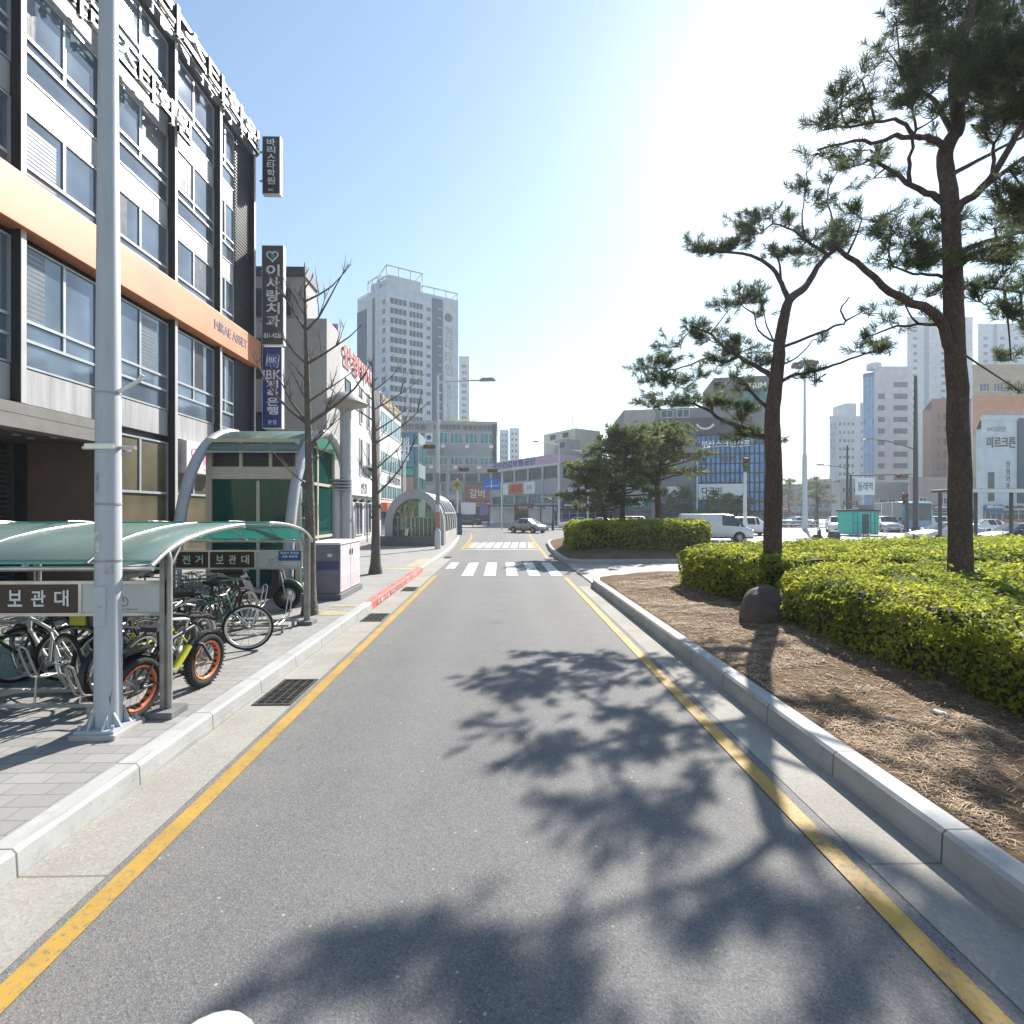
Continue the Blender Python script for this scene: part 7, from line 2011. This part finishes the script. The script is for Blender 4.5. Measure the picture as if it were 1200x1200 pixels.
# ================================================================ POLES, LAMPS AND SIGNS
M_POLEW = mat('white_pole_paint', (0.60, 0.62, 0.63), 0.45, .1, var=0.06)
M_POLED = mat('dark_pole_paint', (0.055, 0.062, 0.066), 0.5, .1, var=0.12)
def street_lamp(label, px, d, top_py, arm, m, zb=0.0, r0=.11, wrap=False, head_rise=.35, arm_py=None):
    """arm: signed reach in metres, + to the right"""
    x, y = at(px, d); h = zat(top_py, d) - zb
    t = thing('street_lamp', label, 'street lamp', (x, y, zb), 0, 'street lamps')
    b = MB(); b.tube([(0, 0, .3), (0, 0, h * .5), (0, 0, h)], [r0, r0 * .8, r0 * .55], 10); b.build('pole', m, t)
    b = MB(); b.tube([(0, 0, 0), (0, 0, .9), (0, 0, 1.0)], [r0 * 1.5, r0 * 1.45, r0], 10); b.build('pole_base', m, t)
    ha = (zat(arm_py, d) - zb + .35) if arm_py else h
    for a in (arm,):
        b = MB(); b.tube(smooth_path([(0, 0, ha - .35), (a * .4, 0, ha - .35 + head_rise * .6), (a * .8, 0, ha - .35 + head_rise), (a, 0, ha - .35 + head_rise)], 3), .045, 6); ao = b.build('lamp_arm', m, t)
        b = MB(); e = 1 if a > 0 else -1; b.prism([(a - e * .1, ha - .38 + head_rise), (a + e * .75, ha - .36 + head_rise), (a + e * .6, ha - .22 + head_rise), (a, ha - .24 + head_rise)], -.14, .14); b.build('lamp_head', M_GPAINT, ao)
    if wrap:
        b = MB(); b.tube([(0, 0, 1.1), (0, 0, 1.95)], r0 + .03, 12); b.build('poster_wrap', mat('faded_red_poster', (.42, .22, .18), .7, var=.35, scale=9), t)
        b = MB(); b.tube([(0, 0, 2.35), (0, 0, 4.0)], r0 + .012, 12); b.build('guard_sleeve', M_GPAINT, t)
    return t
street_lamp('white street lamp with a faded red poster wrap in front of the arched subway entrance', 513, 27.0, 440, 2.3, M_POLEW, .15, wrap=True, head_rise=.1)
street_lamp('slim pale street lamp just left of the far island pines', 655, 64, 518, -2.6, M_POLEW, 0.14)
street_lamp('pale street lamp in front of the blue curtain wall', 817, 62, 524, 1.6, M_POLEW, 0.14)
street_lamp('thin dark post with a small lamp beside the low shop building', 648, 58, 583, -.8, M_POLED, 0)
street_lamp('pale lamp post glimpsed through the island pine crowns', 689, 66, 528, -2.0, M_POLEW, 0.14)
street_lamp('grey street lamp left of the teal kiosk with one arm reaching left', 993, 50, 522, -2.4, M_POLED, 0, r0=.14, head_rise=.3, arm_py=549)
street_lamp('tall dark tapered pole with a lamp arm reaching far left behind the hedge', 1073, 40, 441, -3.4, M_POLED, 0, r0=.20, head_rise=.75, arm_py=527)
# high mast light
x, y = at(943, 62)
hm = thing('high_mast_light', 'very tall pale mast with a crown of floodlights right of the slim pine', 'street lamp', (x, y, 0))
h = zat(428, 62)
b = MB(); b.tube([(0, 0, 0), (0, 0, h * .45), (0, 0, h * .46), (0, 0, h)], [.32, .26, .17, .12], 12); b.build('mast', M_POLEW, hm)
for k in range(8):
    a = k * pi / 4; b = MB(); b.tube([(0, 0, h), (1.1 * cos(a), 1.1 * sin(a), h + .1)], .06, 5); b.box(1.1 * cos(a) - .3, 1.1 * cos(a) + .3, 1.1 * sin(a) - .3, 1.1 * sin(a) + .3, h - .15, h + .3, bev=.05); b.build('floodlight', M_POLED, hm)

def sig_head(parent, x, z, vert=True, y=-.15):
    b = MB(); b.box(x - (.18 if vert else .52), x + (.18 if vert else .52), y - .12, y + .12, z - (.52 if vert else .18), z + (.52 if vert else .18), bev=.03); hd = b.build('signal_head', M_BLACK, parent)
    for k, m in enumerate((mat('red_lens', (.25, .02, .02), .2), mat('amber_lens', (.28, .15, .02), .2), mat('green_lens', (.02, .16, .10), .2))):
        q = MB(); o = (k - 1) * .33; c = (x + (0 if vert else o), y - .12, z - (o if vert else 0)); q.lathe([(0, -.012), (.12, -.008), (.13, 0), (.14, -.12), (.15, -.12), (.15, 0)], 14, c=c, axis='y'); q.build('lens', m, hd)
def signal(label, px, d, top_py, arm, arm_py, heads, m=M_POLED, zb=0., extra=None):
    x, y = at(px, d); h = zat(top_py, d) - zb; za = zat(arm_py, d) - zb
    t = thing('traffic_signal', label, 'traffic light', (x, y, zb), 0, 'traffic signals around the junction')
    b = MB(); b.tube([(0, 0, 0), (0, 0, h)], [.16, .10], 10); b.build('pole', m, t)
    if arm: b = MB(); b.tube([(0, 0, za), (arm, 0, za + .15)], [.09, .05], 8); b.build('signal_arm', m, t)
    for (hx, hz, v) in heads: sig_head(t, hx, za + hz, v)
    return t
signal('pale signal mast whose arm crosses behind the white street lamp on the left', 474, 45, 516, 2.8, 523, [(2.2, -.05, False)], M_POLEW, .15)
signal('grey signal gantry with a long arm reaching right before the commercial block', 524, 52, 541, 6.6, 551, [(4.6, -.05, False), (1.7, .05, False)], M_GPAINT, .15)
sg2 = signal('pale signal mast with two heads standing before the white van', 873, 39, 545, 0, 548, [(0, .2, True)], M_POLEW)
signal('dark signal pole with a long thin arm crossing in front of the pale office tower', 997, 52, 556, 6.5, 557, [(-.3, -2.6, True), (5.2, -.1, False)], M_POLED)
signal('short dark pedestrian signal left of the dark utility pole', 1063, 46, 582, 0, 590, [(-.3, .4, True)], M_POLED)
signal('dark signal pole with its head behind the slim pine, by the railings', 958, 66, 580, 0, 588, [(0, .2, True)], M_POLED)
def plate_sign(name, label, px, d, px0, px1, py0, py1, m, txt=None, arrow=False, pole=M_POLEW, post=True, tm=None):
    x, y = at(px, d); t = thing(name, label, 'sign', (x, y, 0), 0, 'signs around the junction')
    u0 = at(px0, d)[0] - x; u1 = at(px1, d)[0] - x; z0 = zat(py1, d); z1 = zat(py0, d)
    if post: b = MB(); b.tube([(0, 0.06, 0), (0, 0.06, z1 + .2)], .07, 8); b.build('pole', pole, t)
    b = MB(); b.box(u0, u1, -.04, 0, z0, z1, bev=.012); b.build('sign_plate', m, t)
    if arrow:
        b = MB(); c = (u0 + u1) / 2; hh = z1 - z0
        b.tube([(c, -.05, z0 + .1 * hh), (c, -.05, z0 + .85 * hh)], .05, 5); b.tube([(c, -.05, z0 + .35 * hh), (c + (u1 - c) * .8, -.05, z0 + .35 * hh), (c + (u1 - c) * .8, -.05, z0 + .5 * hh)], .05, 5); b.tube([(c, -.05, z0 + .35 * hh), (c - (c - u0) * .7, -.05, z0 + .3 * hh)], .05, 5)
        b.build('arrow', M_LETW, t)
    if txt: b = MB(); text_mb(b, txt, u0 + (u1 - u0) * .12, u1 - (u1 - u0) * .12, z0 + (z1 - z0) * .25, z1 - (z1 - z0) * .25, -.04, .012, bold=.015); b.build('lettering', tm or M_LETW, t)
    return t
plate_sign('direction_sign', 'blue direction sign with white arrows over the junction', 588, 60, 566, 586, 561, 574, mat('road_sign_blue', (.02, .14, .50), .4), arrow=True)
plate_sign('round_yellow_sign', 'small olive yellow sign box on a post before the commercial block', 536, 50, 530.5, 539.5, 563, 575, mat('olive_yellow', (.36, .32, .10), .5), '주', tm=M_BLACK)
plate_sign('information_pillar', 'dark information pillar at the kerb right of the subway entrance', 538, 41, 535, 541.5, 601, 627, M_NAVY, post=False)
plate_sign('street_sign', 'white street name board above the teal kiosk', 1012, 50, 1002, 1025, 560, 580, M_WPAINT, '동래역', tm=mat('sign_blue_letter', (.04, .10, .35), .5))
plate_sign('small_white_sign', 'little white sign on a post beside the grille of the white van', 905, 44, 900, 906, 604, 613, M_WPAINT)
# round sign in the alley on the left
x, y = at(430, 33)
rs_ = thing('round_sign', 'round white ringed sign on a thin post at the alley on the left', 'sign', (x, y, .15))
b = MB(); b.tube([(0, 0.05, 0), (0, .05, 3.0)], .04, 8); b.build('pole', M_GPAINT, rs_)
b = MB(); b.lathe([(0, 0), (.42, 0), (.42, -.03), (0, -.03)], 24, c=(0, 0, zat(553, 33) - .15), axis='y'); b.build('disc', M_WPAINT, rs_); b = MB(); b.lathe([(0, -.035), (.32, -.035), (.32, -.03)], 24, c=(0, 0, zat(553, 33) - .15), axis='y'); b.build('dark_face', M_GPAINT, rs_)

# teal kiosk
x0, y = at(999, 45); x1, _ = at(1030, 45); W = x1 - x0
kk = thing('kiosk', 'teal green street kiosk with a dark flat roof', 'kiosk', (x0, y, 0))
M_TEAL = mat('teal_kiosk_paint', (.06, .50, .42), .45, var=.08)
b = MB(); b.box(0, W, 0, 2.0, .1, 2.15, bev=.02); b.build('body', M_TEAL, kk); b = MB(); b.box(-.12, W + .12, -.15, 2.1, 2.15, 2.32, bev=.02); b.build('roof', M_DPAINT, kk)
b = MB(); b.box(W * .38, W * .62, -.04, 0, .1, 1.9); b.build('door', M_HWIN, kk)
b = MB()
for u in (.02, .2, .7, .86, .98): b.box(W * u - .03, W * u + .03, -.03, 0, .1, 2.15)
b.box(0, W * .37, -.028, 0, 1.1, 1.16); b.box(W * .63, W, -.028, 0, 1.1, 1.16); b.build('frame', mat('teal_frame', (.02, .24, .21), .5), kk)
b = MB(); b.box(W * .3, W * .9, .2, .3, 2.32, 2.75); b.build('roof_board', mat('dull_violet_board', (.26, .20, .26), .5), kk)
# bus shelters
def bus_shelter(label, px0, px1, d, z0, roof_py, n, adverts, rm):
    x0, y = at(px0, d); x1, _ = at(px1, d); W = x1 - x0; h = zat(roof_py, d) - z0
    t = thing('bus_shelter', label, 'bus shelter', (x0, y, z0), 0, 'bus shelters')
    b = MB(); b.box(-.3, W + .3, -.5, 1.5, h - .14, h, bev=.02); b.build('roof', rm, t)
    b = MB(); b.box(-.3, W + .3, -.52, -.5, h - .20, h - .02); b.build('fascia', M_POLEW if rm is M_POLED else M_DPAINT, t)
    for k in range(n + 1):
        b = MB(); u = W * k / n; b.box(u - .06, u + .06, 1.2, 1.32, 0, h - .14); b.build('post', rm, t)
    for k in (range(n) if adverts else ()):
        u0 = W * k / n + .08; u1 = W * (k + 1) / n - .08
        b = MB(); b.box(u0, u1, 1.24, 1.27, .35, h - .4); b.build('advert_panel' if adverts else 'glass_panel', mat('pale_advert', (.56, .57, .58), .5, var=.2, scale=.8) if adverts and k != 2 else M_CLG, t)
    b = MB(); b.box(W * .15, W * .85, .5, .9, .42, .47); 
    for u in (.2, .5, .8): b.box(W * u - .04, W * u + .04, .6, .8, 0, .42)
    b.build('bench', M_STEELD, t)
    return t
bus_shelter('dark bus shelter with pale advert panels across the junction behind the silver grey car', 573, 650, 71, .14, 592, 5, True, M_BLACK)
bus_shelter('right hand bus shelter with a dark flat roof at the right edge', 1126, 1260, 26.5, .12, 573, 3, False, M_POLED)

# railings
def railing(label, pts, h, m, z=0., nb=None):
    P_ = [Vector((p[0], p[1], z)) for p in pts]
    t = thing('railing', label, 'railing', P_[0], 0, 'railings along the far pavements')
    P_ = [p - P_[0] for p in P_]
    for zz in (h, h * .55, h * .15):
        b = MB(); b.tube([p + Vector((0, 0, zz)) for p in P_], .03, 6); b.build('rail', m, t)
    for i in range(len(P_) - 1):
        L_ = (P_[i + 1] - P_[i]).length; n = max(1, int(L_ / 2))
        for k in range(n + (i == len(P_) - 2)):
            q = P_[i].lerp(P_[i + 1], k / n); b = MB(); b.box(q.x - .05, q.x + .05, q.y - .05, q.y + .05, 0, h + .12); b.build('post', m, t)
        b = MB(); nn = int(L_ / .25)
        for k in range(nn):
            q = P_[i].lerp(P_[i + 1], (k + .5) / nn); b.box(q.x - .01, q.x + .01, q.y - .01, q.y + .01, h * .15, h * .55)
        b.build('balusters', m, t)
    return t
railing('dark railing left of the far bus shelter', [at(536, 70), at(572, 69)], 1.05, M_POLED, .14)
railing('dark railing right of the far bus shelter', [at(652, 68), at(700, 67), at(760, 66)], 1.05, M_POLED, .14)
railing('grey railing right of the slim pine trunk', [at(914, 64), at(968, 63)], 1.0, M_GPAINT, 0)

# further greenery
for i, (px, d, h, cw_, lab) in enumerate(((838, 58, 4.2, 2.4, 'low spreading pine in front of the white billboard, left one'), (862, 60, 3.8, 2.3, 'low spreading pine in front of the white billboard, right one'), (955, 92, 8.2, 2.8, 'dark pine right of the high mast light, standing before the low buildings'), (924, 100, 9.0, 2.6, 'thin pine left of the high mast light'), (795, 66, 5.0, 2.6, 'pine left of the blue curtain wall behind the island'))):
    loose_pine(lab, px, d, .1, h, cw_, .3, 40 + i, 'pines beyond the plaza', r0=.16, bare=.35, dens=7, wd=.05, nn=11, ln=.34, clump_n=16)

# ================================================================ SCOOTER FRONT AT THE BOTTOM EDGE
x, y = at(258, 0.72)
sc_ = thing('survey_scooter', 'white rounded tip of a scooter front peeking in at the bottom edge', 'scooter', (x, y - .05, 0))
b = MB()
bm = bmesh.new(); bmesh.ops.create_uvsphere(bm, u_segments=24, v_segments=14, radius=1)
for v in bm.verts: v.co = Vector((v.co.x * .075, v.co.y * .10 - .02, 1.362 + v.co.z * .042))
me = bpy.data.meshes.new('cowl'); bm.to_mesh(me); bm.free(); me.materials.append(P_WHT)
for p in me.polygons: p.use_smooth = True
link('cowl', me, sc_)
b.tube([(0, -.05, 1.35), (0, .02, .75), (0, .05, .45)], [.05, .11, .06], 12); b.build('leg_shield', P_WHT, sc_)
b = MB(); b.tube([(.05, .05, .5), (.05, .15, .25)], .02, 8); b.tube([(-.05, .05, .5), (-.05, .15, .25)], .02, 8); b.build('fork', M_STEELD, sc_)
b = MB(); b.tube([(0, .15 + .19 * cos(k * pi / 14), .25 + .19 * sin(k * pi / 14)) for k in range(28)], .055, 8, close=True); b.build('tyre', M_RUB, sc_)
b = MB(); b.lathe([(0, -.03), (.15, -.03), (.15, .03), (0, .03)], 18, c=(0, .15, .25), axis='x'); b.build('rim', M_STEEL, sc_)

# ================================================================ HAZE
HAZE = 0.0007
if HAZE > 0:
    m = bpy.data.materials.new('haze_air'); m.use_nodes = True; n = m.node_tree; n.nodes.clear()
    out = n.nodes.new('ShaderNodeOutputMaterial'); pv = n.nodes.new('ShaderNodeVolumePrincipled')
    pv.inputs['Color'].default_value = (0.80, 0.90, 1.0, 1); pv.inputs['Density'].default_value = HAZE; pv.inputs['Anisotropy'].default_value = 0.35
    n.links.new(pv.outputs[0], out.inputs['Volume'])
    b = MB(); b.box(-430, 960, -70, 1010, -3.0, 105)
    hz = tag(b.build('haze', m), kind='stuff')
    hz.display_type = 'WIRE'
